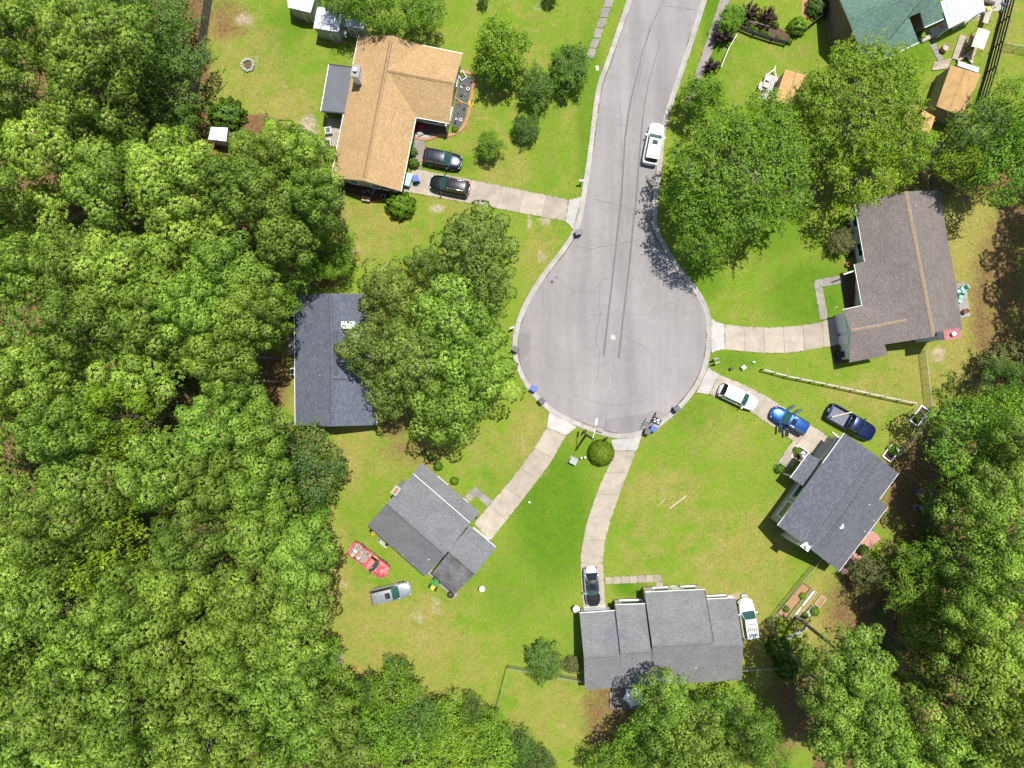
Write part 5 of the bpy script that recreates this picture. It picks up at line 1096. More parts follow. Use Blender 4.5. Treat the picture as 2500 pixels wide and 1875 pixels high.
        a = [Vector((lo[i1][0] - .02, lo[i1][1] * 1.01, z1 - .02)), Vector((hi[i1][0] - .02, hi[i1][1], z2 + .015))]; q = MB(); q.tube(a, [.06, .05], 6); q.build('pillar', pm, root, True)
        xm = (xf + xb) / 2; q = MB(); q.tube([Vector((xm - .05, s_ * (wb * .99 - .02), z1)), Vector((xm - .08, s_ * wr * .99, z2))], [.03, .03], 5); q.build('pillar', pm if kind != 'suv' else M['black'], root, True)
    # roof: slightly domed plate
    q = MB(); nu, nv = 10, 6
    for i in range(nu + 1):
        for j in range(nv + 1):
            u, v = 2 * i / nu - 1, 2 * j / nv - 1; x = (xf + .04) + (xb - .04 - xf - .04 + .0) * (i / nu); w = wr * 1.03 * (1 - .06 * abs(u) ** 4)
            q.v.append(Vector((x + .05 * (v * v) * (-1 if u < 0 else 1) * abs(u) ** 6 * -1, w * v, z2 + .07 * (1 - v * v) * (1 - .3 * u * u) + .03 * (1 - u * u))))
    for i in range(nu):
        for j in range(nv): q.f.append([i * (nv + 1) + j, i * (nv + 1) + j + 1, (i + 1) * (nv + 1) + j + 1, (i + 1) * (nv + 1) + j][::-1]); q.m.append(0); q.uv.append([(0, 0)] * 4)
    q.build('roof', roofm, root, True)
    zt = z2 + .11
    if sunroof: q = MB(); q.slab([(xf - .18, wr * .5, zt + .006), (xf - .18, -wr * .5, zt + .006), (xf - .72, -wr * .5, zt + .016), (xf - .72, wr * .5, zt + .016)], .02); q.build('sunroof', M['darkglass'], root)
    if rails:
        for s_ in (1, -1): q = MB(); q.tube([(xf - .15, s_ * wr * .86, z2 + .06), (xf - .3, s_ * wr * .86, zt + .02), (xb + .25, s_ * wr * .84, zt + .02), (xb + .1, s_ * wr * .84, z2 + .05)], .03, 6); q.build('roof_rail', M['chrome'] if rails == 'chrome' else M['black'], root, True)
    if rack:
        for kx in range(3): x = xf - .5 - kx * (abs(xf - xb) - .9) / 2; q = MB(); q.box((x, 0, zt + .03), (.05, wr * 1.6, .04)); q.build('rack_bar', M['chrome'] if rack == 'chrome' else M['black'], root)
        if rack == 'slats':
            for kx in range(5): q = MB(); q.box(((xf + xb) / 2 - .2, (kx - 2) * wr * .34, zt + .0), (abs(xf - xb) - .8, .035, .03)); q.build('rack_slat', M['black'], root)
    for s_ in (1, -1):
        q = MB(); q.box((xF - .18, s_ * (hw + .09), z1 + .03), (.14, .20, .13)); q.tube([(xF - .15, s_ * (hw * .88), z1), (xF - .18, s_ * (hw + .02), z1 + .02)], .025, 5); q.build('mirror', pm if kind != 'pickup' else M['black'], root)
        wl = hw * plan_w(.93); q = MB(); q.box((hl * .925, s_ * wl * .78, zb - .20), (.16, .30, .13), rz=s_ * -.5); q.build('headlight', M['lamp'], root)
        wl = hw * plan_w(-.96); q = MB(); q.box((-hl * .965, s_ * wl * .86, zb - .08), (.12, .16, .28)); q.build('tail_light', M['tail'], root)
        for wx in (.60, -.60):
            q = MB(); q.v = []; cy = s_ * (hw - .12)
            def whl(q, r_, w_, cy_):
                n = 20; b = len(q.v)
                for yy in (-w_ / 2, w_ / 2):
                    for j in range(n): q.v.append(Vector((wx * hl + r_ * math.cos(2 * math.pi * j / n), cy_ + yy, .34 + r_ * math.sin(2 * math.pi * j / n))))
                for j in range(n): q.f.append([b + j, b + (j + 1) % n, b + n + (j + 1) % n, b + n + j]); q.m.append(0); q.uv.append([(0, 0)] * 4)
                q.f.append([b + j for j in range(n)][::-1]); q.f.append([b + n + j for j in range(n)]); q.m += [0, 0]; q.uv += [[(0, 0)] * n] * 2
            whl(q, .34, .22, cy); wo = q.build('wheel', M['tyre'], root); q = MB(); whl(q, .21, .02, cy + s_ * .12); q.build('rim', M['rim'], wo)
    # shut lines and bumpers
    q = MB(); q.box((xF + .02, 0, top(xw + .02) + .052), (.05, hw * 1.35, .02)); q.build('cowl', M['black'], root)
    for sx, nm in ((1, 'front_bumper'), (-1, 'rear_bumper')):
        q = MB(); pts = [Vector((sx * (hl + .02 - .34 * abs(v) ** 3), v * hw * .9, .5)) for v in [i / 6 - 1 for i in range(13)]]; q.tube(pts, .09, 6); q.build(nm, M['black'] if kind in ('crew',) else pm, root, True)
    q = MB(); q.box((-hl * 1.0, 0, .72), (.05, .34, .16)); q.build('number_plate', M['canvas'], root)
    if doors:
        for s_ in (1, -1):
            for x0_, a_ in ((xF - .15, 62 if s_ > 0 else 66), (-.02 * hl, 58 if s_ > 0 else 64)):
                ang_ = math.radians(180 - s_ * a_ * 1.0) if s_ > 0 else math.radians(180 + a_); d = Vector((math.cos(ang_), math.sin(ang_) * 1, 0))
                o = Vector((x0_, s_ * hw * .98, 0)); Ld = 1.0; q = MB(); c = o + d * Ld / 2
                q.box((c.x, c.y, .72), (Ld, .09, .62), rz=math.atan2(d.y, d.x)); dr = q.build('open_door', pm, root)
                q = MB(); c2 = o + d * (Ld * .52); q.box((c2.x, c2.y, 1.22), (Ld * .82, .03, .36), rz=math.atan2(d.y, d.x)); q.build('door_glass', M['carglass'], dr)
    return root
M['bedliner'] = plain('bed_liner', (0.15, 0.16, 0.20), 0.7, var=0.2)
def worn_red():
    t = NT('worn_red_paint'); g = t.coord('Object'); f = t.noise(g, 1.6, 6, .7)
    m = t.n('SeparateXYZ'); t.l(g, m.inputs[0])
    c = t.mix(t.ramp(f, [(0.46, 0.0), (0.66, 0.75)]), (0.42, 0.045, 0.05), (0.62, 0.42, 0.42)); t.set(c, 0.45); return t.m
def junk():
    t = NT('bed_junk'); g = t.coord('Object'); v = t.n('TexVoronoi'); v.inputs['Scale'].default_value = 7; t.l(g, v.inputs['Vector'])
    c = t.ramp(v.outputs['Color'], [(0.2, (0.22, 0.12, 0.07)), (0.45, (0.40, 0.36, 0.32)), (0.6, (0.30, 0.38, 0.46)), (0.8, (0.45, 0.26, 0.14))]); t.set(c, .8); return t.m
M['bed_junk'] = junk()
vehicle('parked_car', 'white SUV with a sunroof parked on the street beside the kerb', 'car', 1596, 351, 78.6, 4.75, 1.88, 1.72, (.78, .79, .80), 'suv', rails='black', sunroof=True)
vehicle('parked_car', 'navy-black SUV with a roof rack parked on the grass by the tan house', 'car', 1080, 388, -11.9, 4.45, 1.9, 1.78, (.012, .016, .030), 'suv', rack='bars', rails='black', metal=.5)
vehicle('parked_car', 'black SUV with chrome roof rails on the tan house driveway', 'car', 1098, 453, 168.5, 4.55, 1.9, 1.7, (.010, .011, .014), 'suv', rails='chrome', metal=.5)
vehicle('parked_car', 'white hatchback on the driveway nearest the cul-de-sac', 'car', 1803, 969, -25.5, 4.6, 1.86, 1.55, (.78, .79, .80), 'car')
vehicle('parked_car', 'bright blue SUV with all four doors open on the driveway', 'car', 1928, 1027, 151, 4.5, 1.85, 1.66, (.015, .09, .33), 'suv', rails='chrome', sunroof=True, metal=.6, doors=True)
pk = vehicle('pickup_truck', 'dark blue crew-cab pickup with a pale plank across its bed', 'pickup truck', 2078, 1032, -29.5, 5.95, 2.08, 1.9, (.010, .022, .085), 'crew', metal=.5)
vehicle('pickup_truck', 'faded red pickup with junk in its bed on the lower-left lawn', 'pickup truck', 900, 1368, -36.5, 5.2, 1.88, 1.72, (.4, .05, .05), 'pickup', worn=worn_red())
vehicle('parked_car', 'silver SUV with roof bars and sunroof below the red pickup', 'car', 953, 1448, 13.5, 4.75, 1.86, 1.72, (.42, .43, .43), 'suv', sunroof=True, rack='chrome', metal=.6)
vehicle('parked_car', 'silver coupe with a black hood and roof on the long driveway', 'car', 1446, 1433, -85.5, 4.55, 1.8, 1.36, (.55, .57, .60), 'coupe', hood=(.015, .015, .018), roofcol=(.02, .022, .03), sunroof=True, metal=.5)
vehicle('parked_car', 'white SUV with a slatted roof rack against the bottom house', 'car', 1827, 1512, 98.5, 4.55, 1.85, 1.75, (.76, .77, .78), 'suv', rack='slats')
# plank and junk in the beds are things of their own
p0, p1 = P(2031,1018,1.15), P(2080,1006,1.25); mb = MB(p0); mb.beam(p0, p1, .15, .05); tag(mb.build('plank', M['lumber'], loc=p0), 'pale plank lying across the blue pickup bed', 'plank')
for (x, y, m, l, s_) in ((868,1345,'paleblue','pale blue bag in the red pickup bed',.3), (878,1352,'orange','rusty orange box in the red pickup bed',.25), (884,1349,'greym','grey scrap crate in the red pickup bed',.28), (876,1362,'canvas','white bundle in the red pickup bed',.2), (862,1354,'lumber','short board in the red pickup bed',.35)):
    p = P(x, y, .75); mb = MB(p); mb.box(p, (s_ * 1.5, s_, .2), rz=random.uniform(0, 3)); mb.box(p + Vector((0, 0, .12)), (s_ * .9, s_ * .7, .08), rz=random.uniform(0, 3)); tag(mb.build('bed_load', M[m], loc=p), l, 'load', 'things in the red pickup bed')

# ---------------------------------------------------------------- bins, mailboxes, street furniture
def wheelie(px, py, ang, m, label, group='wheeled bins'):
    p = P(px, py, .55); o = empty('wheeled_bin', (p.x, p.y, 0), math.radians(ang), label, 'bin', group)
    mb = MB(); a = [(-.24, -.24), (.24, -.24), (.24, .24), (-.24, .24)]; b = [(-.31, -.30), (.31, -.30), (.31, .30), (-.31, .30)]
    for i in range(4):
        j = (i + 1) % 4; mb.face([(*a[i], .06), (*a[j], .06), (*b[j], .98), (*b[i], .98)])
    mb.face([(*q, .06) for q in a][::-1]); mb.build('tub', m, o)
    mb = MB(); mb.slab([(-.35, -.33, 1.03), (.34, -.33, 1.03), (.34, .33, 1.03), (-.35, .33, 1.03)], .06); mb.slab([(-.26, -.25, 1.07), (.26, -.25, 1.07), (.26, .25, 1.07), (-.26, .25, 1.07)], .04); mb.build('lid', m, o)
    mb = MB(); mb.tube([(-.40, -.22, .95), (-.40, .22, .95)], .025, 6); mb.build('handle', M['black'], o)
    for s_ in (-1, 1): mb = MB(); mb.lathe((-.28, s_ * .27, .12), [(.001, -.12), (.12, -.10), (.12, .10), (.001, .12)], 12, close=False); mb.build('wheel', M['tyre'], o)
    return o
wheelie(1411, 568, 190, M['bin'], 'charcoal bin on the kerb below the tan house driveway')
wheelie(1258, 852, 150, M['bin'], 'charcoal bin half hidden under the front pines')
wheelie(1302, 948.5, 150, M['binblue'], 'blue bin on the left rim of the cul-de-sac')
wheelie(1322, 978, 130, M['bin'], 'charcoal bin next below the lone blue bin')
wheelie(1652, 998, 35, M['bin'], 'charcoal bin on the lower right rim of the cul-de-sac')
wheelie(1580, 1053, 70, M['bin'], 'charcoal bin standing against a blue one')
wheelie(1594, 1046, 70, M['binblue'], 'blue bin standing against a charcoal one')
wheelie(1016, 438, 100, M['binblue'], 'blue and white topped bin on the tan house driveway')
wheelie(1519, 1478, 100, M['paleblue'], 'pale bin at the step of the bottom house garage')
wheelie(2050.6, 866, 20, M['black'], 'black grill bin by the taupe garage corner')
p = P(997, 440, .5); o = empty('garden_cart', (p.x, p.y, 0), math.radians(75), 'teal plastic cart beside the tan house driveway', 'cart')
mb = MB(); mb.slab([(-.7,-.32,.8),(.7,-.36,.8),(.7,.36,.8),(-.7,.32,.8)], .5); mb.build('tub', M['binteal'], o); mb = MB(); mb.slab([(-.74,-.36,.86),(.74,-.40,.86),(.74,.40,.86),(-.74,.36,.86)], .05); mb.box((0,0,.88),(.05,.6,.03)); mb.build('lid', M['binteal'], o)
for sx in (-.5,.5): mb = MB(); mb.box((sx,0,.15),(.25,.66,.28)); mb.build('wheel', M['tyre'], o)
def disc(name, label, cat, px, py, r, h, m, z=0.0, group=None, inner=None, im=None):
    p = P(px, py, z + h); b = Vector((p.x, p.y, z)); o = MB(b); o.lathe(b, [(r * .85, 0), (r, h), (r * .88, h), (r * .8, h * .82)], 18); ob = tag(o.build(name, m, loc=b, smooth=False), label, cat, group)
    if inner: q = MB((0, 0, 0)); q.lathe((0, 0, h * .84), [(r * inner, 0), (r * inner, .012)], 14); q.build('soil', im or M['hollowshade'], ob)  # inset disc; its default near-black paints the shade inside open vessels
    return ob
disc('manhole_cover', 'pale round manhole cover in the middle of the cul-de-sac', 'manhole cover', 1496.5, 823.5, .34, .03, M['stone'])
q = MB(P(1496.5, 823.5)); 
for i in range(6): a = i * 1.047; c = P(1496.5, 823.5) + Vector((math.cos(a) * .17, math.sin(a) * .17, .036)); q.box(c, (.12, .04, .012), rz=a)
o = q.build('cover_rib', M['greym'], bpy.data.objects['manhole_cover'])
disc('valve_cover', 'larger dark valve cover near the left kerb', 'valve cover', 1347.7, 688, .18, .025, M['brown']); disc('valve_cover', 'smaller dark valve cover near the left kerb', 'valve cover', 1359, 677, .11, .025, M['brown'])
# street light
b0 = P(1430.9, 1061, 0); top = Vector((b0.x, b0.y, 6.8)); o = empty('street_lamp', b0, 0, 'wooden street light pole leaning out over the storm drain', 'street lamp')
mb = MB(b0); mb.tube([b0, b0 + Vector((0, 0, 3.4)), top], [.15, .13, .11], 12); mb.build('pole', M['polewood'], o, True)
hd = P(1455, 1034, 7.1); mb = MB(b0); mb.tube([top - Vector((0, 0, .4)), top + (hd - top) * .5 + Vector((0, 0, .15)), hd], .04, 8); mb.build('arm', M['white'], o, True)
d_ = (hd - top).normalized(); mb = MB(b0); mb.beam(hd - d_ * .1, hd + d_ * .6, .22, .12); mb.build('lamp_head', M['white'], o); mb = MB(b0); mb.beam(top + d_ * .2 - Vector((0, 0, 1.0)), top - Vector((0, 0, .3)), .05); mb.build('brace', M['greym'], o)
# storm drain
b0 = P(1464, 1051); o = empty('storm_drain', b0, math.radians(-20), 'rusty storm drain inlet in the kerb below the street light', 'storm drain')
mb = MB(); mb.slab([(-.45,-.42,.05),(.45,-.42,.05),(.45,.42,.05),(-.45,.42,.05)], .08); mb.build('frame', M['brown'], o)
for i in range(7): mb = MB(); mb.box((-.36 + .12 * i, .1, .065), (.05, .5, .03)); mb.build('grate_bar', M['greym'], o)
mb = MB(); mb.slab([(-.42,-.36,.075),(.42,-.36,.075),(.42,-.22,.075),(-.42,-.22,.075)], .02); mb.build('kerb_opening', M['hollowshade'], o)  # dark plate paints the shade of the inlet mouth
def mailbox(px, py, ang, label, m=None, post=None):
    b = P(px, py); o = empty('mailbox', b, math.radians(ang), label, 'mailbox', 'mailboxes by the kerb')
    mb = MB(); mb.box((0, 0, .5), (.10, .10, 1.0)); mb.build('post', post or M['oldwood'], o)
    mb = MB(); pr = [(-.1, 0), (-.1, .14), (-.07, .2), (0, .23), (.07, .2), (.1, .14), (.1, 0)]; n = len(pr)
    for sx in (-.28, .28): mb.face([(sx, y, 1.0 + z) for y, z in pr][::(1 if sx > 0 else -1)])
    for i in range(n): j = (i + 1) % n; mb.face([(-.28, pr[i][0], 1 + pr[i][1]), (-.28, pr[j][0], 1 + pr[j][1]), (.28, pr[j][0], 1 + pr[j][1]), (.28, pr[i][0], 1 + pr[i][1])])
    mb.build('box', m or M['black'], o); mb = MB(); mb.box((.05, .12, 1.18), (.16, .02, .05)); mb.build('flag', M['red'], o)
mailbox(1417, 448, 0, 'mailbox with a white top at the kerb above the driveway', M['white']); mailbox(1741.5, 877, 10, 'upper of two mailboxes between the right driveways', M['galv']); mailbox(1744, 886, 10, 'lower of two mailboxes, with a tan box, between the right driveways', M['lumber'])
mailbox(1426, 1052, 60, 'black mailbox beside the street light pole'); mailbox(1477, 1070, 55, 'dark mailbox just above the clipped bush'); mailbox(1250, 802, 20, 'white mailbox on the left rim beside the pines', M['white'])
# basketball hoop on its weighted base
b0 = P(1600, 1026); o = empty('basketball_hoop', b0, math.radians(152), 'portable basketball hoop standing at the lower kerb', 'basketball hoop')
mb = MB(); mb.slab([(-.65,-.36,.16),(.35,-.42,.16),(.35,.42,.16),(-.65,.36,.16)], .15); mb.build('base', M['black'], o)
for i, (x, y) in enumerate(((-.4,.1),(-.15,-.1),(.05,.12),(-.3,-.2),(.15,-.05))): mb = MB(); mb.lathe((x, y, .17), [(.001,.09),(.08,.07),(.13,.0)], 10, close=False); mb.build('ballast_stone', M['canvas'], o)
mb = MB(); mb.tube([(.2, 0, .15), (.3, 0, 1.6), (.45, 0, 2.8)], .05, 8); mb.build('pole', M['black'], o); mb = MB(); mb.box((1.0, 0, 3.1), (.06, 1.3, .85)); mb.build('backboard', M['brown'], o)
for s_ in (-.15, .15): mb = MB(); mb.beam((.42, s_, 2.7), (.98, s_, 3.2), .04); mb.beam((.42, s_, 2.4), (.98, s_, 2.85), .04); mb.build('support_arm', M['black'], o)
mb = MB(); mb.tube([(1.26 + .23 * math.cos(a * .5236), .23 * math.sin(a * .5236), 2.9) for a in range(13)], .014, 5, cap=False); mb.build('rim', M['orange'], o)
# utility box and posts
b0 = P(1400, 1125.6, .6); o = empty('utility_box', (b0.x, b0.y, 0), math.radians(-25), 'grey-green utility box on the lawn by the clipped bush', 'utility box')
mb = MB(); mb.box((0, 0, .35), (.72, .62, .7)); mb.build('cabinet', M['olive'], o); mb = MB(); mb.slab([(-.42,-.37,.76),(.42,-.37,.76),(.42,.37,.76),(-.42,.37,.76)], .06); mb.build('lid', M['olive'], o); mb = MB(); mb.slab([(-.5,-.45,.05),(.5,-.45,.05),(.5,.45,.05),(-.5,.45,.05)], .06); mb.build('pad', M['walk'], o)
def bollard(px, py, label, r=.10, h=.55, m=None): 
    b = P(px, py); mb = MB(b); mb.lathe(b, [(r * .7, 0), (r * .7, h * .7), (r, h * .75), (r, h * .95), (r * .6, h * 1.05)], 14); tag(mb.build('marker_post', m or M['white'], loc=b, smooth=False), label, 'post')
bollard(1418.6, 1117, 'left of two white capped posts by the utility box', .13); bollard(1427.6, 1116, 'right of two white capped posts by the utility box', .13); bollard(1292.5, 1225.6, 'small white cap in the grass right of the lower driveway', .12, .2)
def boxthing(name, label, cat, px, py, d, ang, m, extra=(), z=0.0, group=None):
    """d = (x, y, z) size; extra = parts ((name, (x, y, z), size, material), ...)"""
    p = P(px, py, z + d[2]); o = empty(name, (p.x, p.y, z), math.radians(ang), label, cat, group)
    mb = MB(); x, y, h_ = d; c = .04 * min(x, y) / .3
    mb.box((0, 0, h_ * .48), (x, y, h_ * .96)); mb.box((0, 0, h_ * .98), (x - 2 * c, y - 2 * c, h_ * .05)); mb.build('body', m, o)
    for nm, c_, s_, mm in extra: q = MB(); q.box(c_, s_); q.build(nm, mm, o)
    return o
ac = lambda s_, m2: [('fan_grille', (0, 0, s_ * 1.03), (s_ * .75, s_ * .75, .03), M['hollowshade'])] + [('grille_bar', (x * s_ * .16, 0, s_ * 1.055), (.03, s_ * .72, .02), m2) for x in (-2, -1, 0, 1, 2)]
boxthing('air_conditioner', 'white air conditioner beside the tan house patio', 'air conditioner', 800.6, 317, (.72, .72, .75), 8, M['white'], ac(.75, M['greym'])); boxthing('fire_box', 'black square grill box below the white air conditioner', 'grill', 799, 349, (.8, .8, .6), 8, M['black'], [('rim', (0, 0, .62), (.9, .9, .04), M['greym']), ('grate', (0, 0, .66), (.6, .6, .03), M['hollowshade']), ('log', (0, .05, .70), (.45, .14, .1), M['brown'])])
boxthing('air_conditioner', 'white air conditioner on the left side of the slate house', 'air conditioner', 714, 907, (.6, .8, .75), 0, M['white'], ac(.75, M['greym']))
boxthing('air_conditioner', 'grey air conditioner at the right side of the bottom house', 'air conditioner', 1818, 1458, (.7, .7, .3), 10, M['stone'])
boxthing('utility_box', 'dark green box on the lawn right of the cul-de-sac', 'utility box', 1786, 900, (.3, .3, .4), 30, M['tractor'], [('lid', (0, 0, .42), (.34, .34, .05), M['black'])]); boxthing('utility_box', 'light grey box on the lawn right of the dark green one', 'utility box', 1816, 897, (.42, .4, .45), 40, M['olive'], [('lid', (0, 0, .47), (.46, .44, .05), M['white'])])
boxthing('meter_lid', 'white water meter lid beside the sidewalk squares', 'meter lid', 1458, 166, (.3, .5, .04), 10, M['white']); boxthing('lawn_sprinkler', 'small blue garden gadget near the grey box', 'sprinkler', 1840, 884, (.2, .12, .3), 0, M['paleblue'], [('arm', (0, 0, .32), (.4, .05, .04), M['paleblue']), ('head', (.1, 0, .36), (.08, .25, .04), M['greym'])])
# round table-like dish things
def dish(px, py, ang, label, r=.34):
    p = P(px, py, .9); o = empty('satellite_dish', (p.x, p.y, 0), math.radians(ang), label, 'satellite dish'); mb = MB(); mb.tube([(-.2, 0, 0), (-.2, 0, .7), (0, 0, .85)], .03, 8); mb.build('mast', M['greym'], o)
    mb = MB(); mb.lathe((0, 0, .85), [(.02, 0), (r * .6, .04), (r, .14), (r * .98, .16), (r * .58, .07), (.02, .03)], 22, close=False); mb.build('dish', M['white'], o); mb = MB(); mb.beam((0, 0, .85), (r * 1.15, 0, 1.1), .03); mb.box((r * 1.15, 0, 1.1), (.1, .07, .07)); mb.build('feed_arm', M['white'], o)
dish(1407, 1487, 100, 'white dish at the garage corner of the bottom house', .42); dish(1177, 1437.5, 75, 'white dish on the lawn right of the grey house')
disc('wheel_planter', 'dark tyre with a rusty hub at the grey house corner', 'tyre', 1100, 1452, .42, .3, M['tyre'], inner=.45, im=M['brown'])
# ride-on mower
p = P(1062, 1424); o = empty('lawn_mower', p, math.radians(60), 'green ride-on mower beside the grey house rear corner', 'lawn mower')
mb = MB(); mb.box((.35, 0, .5), (.7, .5, .3)); mb.box((.35, 0, .68), (.6, .4, .08)); mb.build('hood', M['tractor'], o); mb = MB(); mb.box((-.35, 0, .35), (.6, .6, .15)); mb.build('chassis', M['tractor'], o); mb = MB(); mb.box((-.3, 0, .55), (.4, .42, .12)); mb.box((-.52, 0, .72), (.08, .42, .3)); mb.build('seat', M['yellow'], o)
for x, s_, r_ in ((.5, 1, .2), (.5, -1, .2), (-.45, 1, .28), (-.45, -1, .28)): mb = MB(); n = 14; mb.tube([(x, s_ * .34, r_), (x, s_ * .52, r_)], r_, 14); mb.build('wheel', M['tyre'], o)
mb = MB(); mb.box((.05, 0, .2), (.5, 1.0, .12)); mb.build('cutting_deck', M['tractor'], o); mb = MB(); mb.tube([(0, 0, .6), (-.12, 0, .85)], .02, 6); mb.tube([(-.12 + .15 * math.cos(a * .6283), .15 * math.sin(a * .6283), .86) for a in range(11)], .015, 5); mb.build('steering_wheel', M['black'], o)

# ---------------------------------------------------------------- fences
def fence(name, label, pts, hh, style, step, group=None, mats=None, cat='fence'):
    pts = [P(*p) for p in pts]; o = empty(name, pts[0], 0, label, cat, group); org = pts[0]; pos = []
    for a, b in zip(pts[:-1], pts[1:]):
        n = max(1, round((b - a).length / step))
        pos += [a.lerp(b, i / n) for i in range(n)]
    pos.append(pts[-1])
    pm, am = mats
    for p in pos:
        mb = MB(org)
        if style in ('chain', 'mesh'): mb.tube([p, p + Vector((0, 0, hh + .06))], .03, 6)
        else: mb.box(p + Vector((0, 0, (hh + .08) / 2)), (.11, .11, hh + .08), rz=math.atan2((pts[-1] - pts[0]).y, (pts[-1] - pts[0]).x))
        mb.build('post', pm, o)
    for a, b in zip(pos[:-1], pos[1:]):
        d = (b - a); n = Vector((-d.y, d.x, 0)).normalized(); up = Vector((0, 0, 1))
        if style in ('chain', 'mesh'):
            mb = MB(org); mb.tube([a + up * hh, b + up * hh], .028 if style == 'chain' else .04, 6); mb.build('top_rail', pm, o)
            L = d.length; mb = MB(org); mb.face([a + up * .03, b + up * .03, b + up * hh, a + up * hh], uv=[(0, 0), (L, 0), (L, hh), (0, hh)]); mb.build('wire_mesh', am, o)
        elif style == 'board':
            for z in (.35, hh - .3): mb = MB(org); mb.beam(a + up * z - n * .06, b + up * z - n * .06, .05, .10); mb.build('rail', pm, o)
            k = max(2, int(d.length / .36))
            for i in range(k):
                q0 = a + d * (i / k) + d.normalized() * .01; q1 = a + d * ((i + 1) / k) - d.normalized() * .012; mb = MB(org); c = (q0 + q1) / 2 + n * (.02 + random.uniform(-.006, .006)); hgt = hh + random.uniform(-.03, .02)
                mb.box((c.x, c.y, hgt / 2 + .03), ((q1 - q0).length, .03, hgt), rz=math.atan2(d.y, d.x)); mb.build('board', am, o)
        elif style == 'rail':
            for z in (hh, hh * .5): mb = MB(org); mb.beam(a + up * z, b + up * z, .11 if z == hh else .05, .05); mb.build('rail', am, o)
        elif style == 'slat':
            for z in np.linspace(.2, hh - .05, 4): mb = MB(org); mb.beam(a + up * z + n * .05, b + up * z + n * .05, .04, hh * .17); mb.build('slat', am, o)
    return o
M['paleold'] = plain('weathered_white', (0.46, 0.44, 0.41), 0.7, var=0.25, scale=5)
fence('wooden_fence', 'dark weathered board fence at the edge of the left wood', [(523,-30), (518,0), (500,120), (478,262)], 1.9, 'board', 2.4, mats=(M['fencewood'], M['oldwood']))
fence('wooden_fence', 'short dark fence panel left of the tan house south gable', [(843,440), (836,480), (826,556)], 1.3, 'board', 2.0, mats=(M['fencewood'], M['oldwood']))
fence('black_fence', 'tall black slat fence along the top-right lot', [(2462,0-40), (2452,0), (2405,180), (2384,250)], 1.9, 'slat', 3.3, mats=(M['blackf'], M['blackf']))
fence('rail_fence', 'white top-rail fence across the lawn below the taupe house', [(1857,902), (1915,918), (2040,944), (2150,968), (2230,985)], .95, 'rail', 1.75, mats=(M['polewood'], M['paleold']))
CM = (M['galv'], M['wire'])
fence('chain_link_fence', 'chain-link run below the taupe house gable to the planter', [(2246,858), (2255,940), (2262,998)], 1.2, 'chain', 2.4, mats=CM); fence('chain_link_fence', 'chain-link run into the trees right of the planter', [(2262,998), (2300,1004), (2350,1012)], 1.2, 'chain', 2.6, mats=CM)
fence('chain_link_fence', 'chain-link run from the planter to the charcoal house corner', [(2262,1000), (2236,1052), (2182,1110)], 1.2, 'chain', 2.6, mats=CM); fence('chain_link_fence', 'chain-link fence round the raised vegetable beds', [(1998,1358), (1960,1402), (1871,1512), (1890,1552)], 1.2, 'chain', 2.4, mats=CM)
fence('chain_link_fence', 'chain-link fence between bottom house and garden corner', [(1800,1628), (1850,1626), (1893,1622)], 1.2, 'chain', 2.4, mats=CM); fence('chain_link_fence', 'chain-link fence left of the bottom house by the feathery bush', [(1425,1655), (1372,1646), (1310,1634), (1239,1622)], 1.2, 'chain', 3.0, mats=CM)
fence('chain_link_fence', 'chain-link side run down to the bottom thicket', [(1239,1622), (1222,1688), (1204,1752)], 1.2, 'chain', 3.0, mats=CM); fence('chain_link_fence', 'chain-link cross run at the far right lot below the black fence', [(2440,118), (2475,124), (2510,132)], 1.2, 'chain', 2.4, mats=CM)
fence('chain_link_fence', 'chain-link run below the ochre sheds over dark ground', [(2248,400), (2250,440), (2252,470)], 1.2, 'chain', 2.4, mats=CM)
fence('garden_fence', 'black mesh fence round the corner garden below the burgundy bushes', [(1802,73), (1836,88), (1880,102), (1916,111)], .9, 'slat', 1.9, mats=(M['blackf'], M['blackf'])); fence('garden_fence', 'dark slat fence rising from the corner garden to the brown gable', [(1934,96), (1965,76), (2018,34)], 1.1, 'slat', 2.2, mats=(M['blackf'], M['fencewood']))
fence('garden_fence', 'thin white rail and black mesh fence beside the sidewalk bushes', [(1794,92), (1773,128), (1755,172)], .9, 'mesh', 2.0, mats=(M['white'], M['bwire']))
fence('trellis_fence', 'low trellis over the corner garden bed', [(1815,56), (1850,66), (1875,72)], .7, 'rail', 1.6, mats=(M['oldwood'], M['oldwood']))

# ---------------------------------------------------------------- beds, edging, loose things
def bed(name, label, poly, mat, edge=None, eh=.25, cat='garden bed', z=.03, ew=.14, pieces='timber'):
    pts = [P(*p) for p in poly]; o = empty(name, pts[0], 0, label, cat); mb = MB(pts[0]); mb.slab([p + Vector((0, 0, z)) for p in pts], z + .02); mb.build('soil', mat, o)
    if edge:
        for i in range(len(pts)):
            a, b = pts[i], pts[(i + 1) % len(pts)]; mb = MB(pts[0]); mb.beam(a + Vector((0, 0, eh / 2)), b + Vector((0, 0, eh / 2 + .003 * i)), ew, eh); mb.build(pieces, edge, o)
    return o
def bricks(label, line, mat, r=.16, name='brick_edging'):
    pts = resample(smooth_line([P(*p) for p in line], 2), .24); o = empty(name, pts[0], 0, label, 'brick edging'); base = None
    for i in range(len(pts) - 1):
        a, b = pts[i], pts[i + 1]; c = (a + b) / 2; ang = math.atan2((b - a).y, (b - a).x)
        if base is None: q = MB(); q.box((0, 0, .06), (.21, .30, .12)); q.box((0, 0, .125), (.19, .27, .012)); base = q.mesh('brick', mat)
        link('brick', base, o, c - pts[0] + Vector((0, 0, random.uniform(-.01, .01))), ang + random.uniform(-.08, .08))
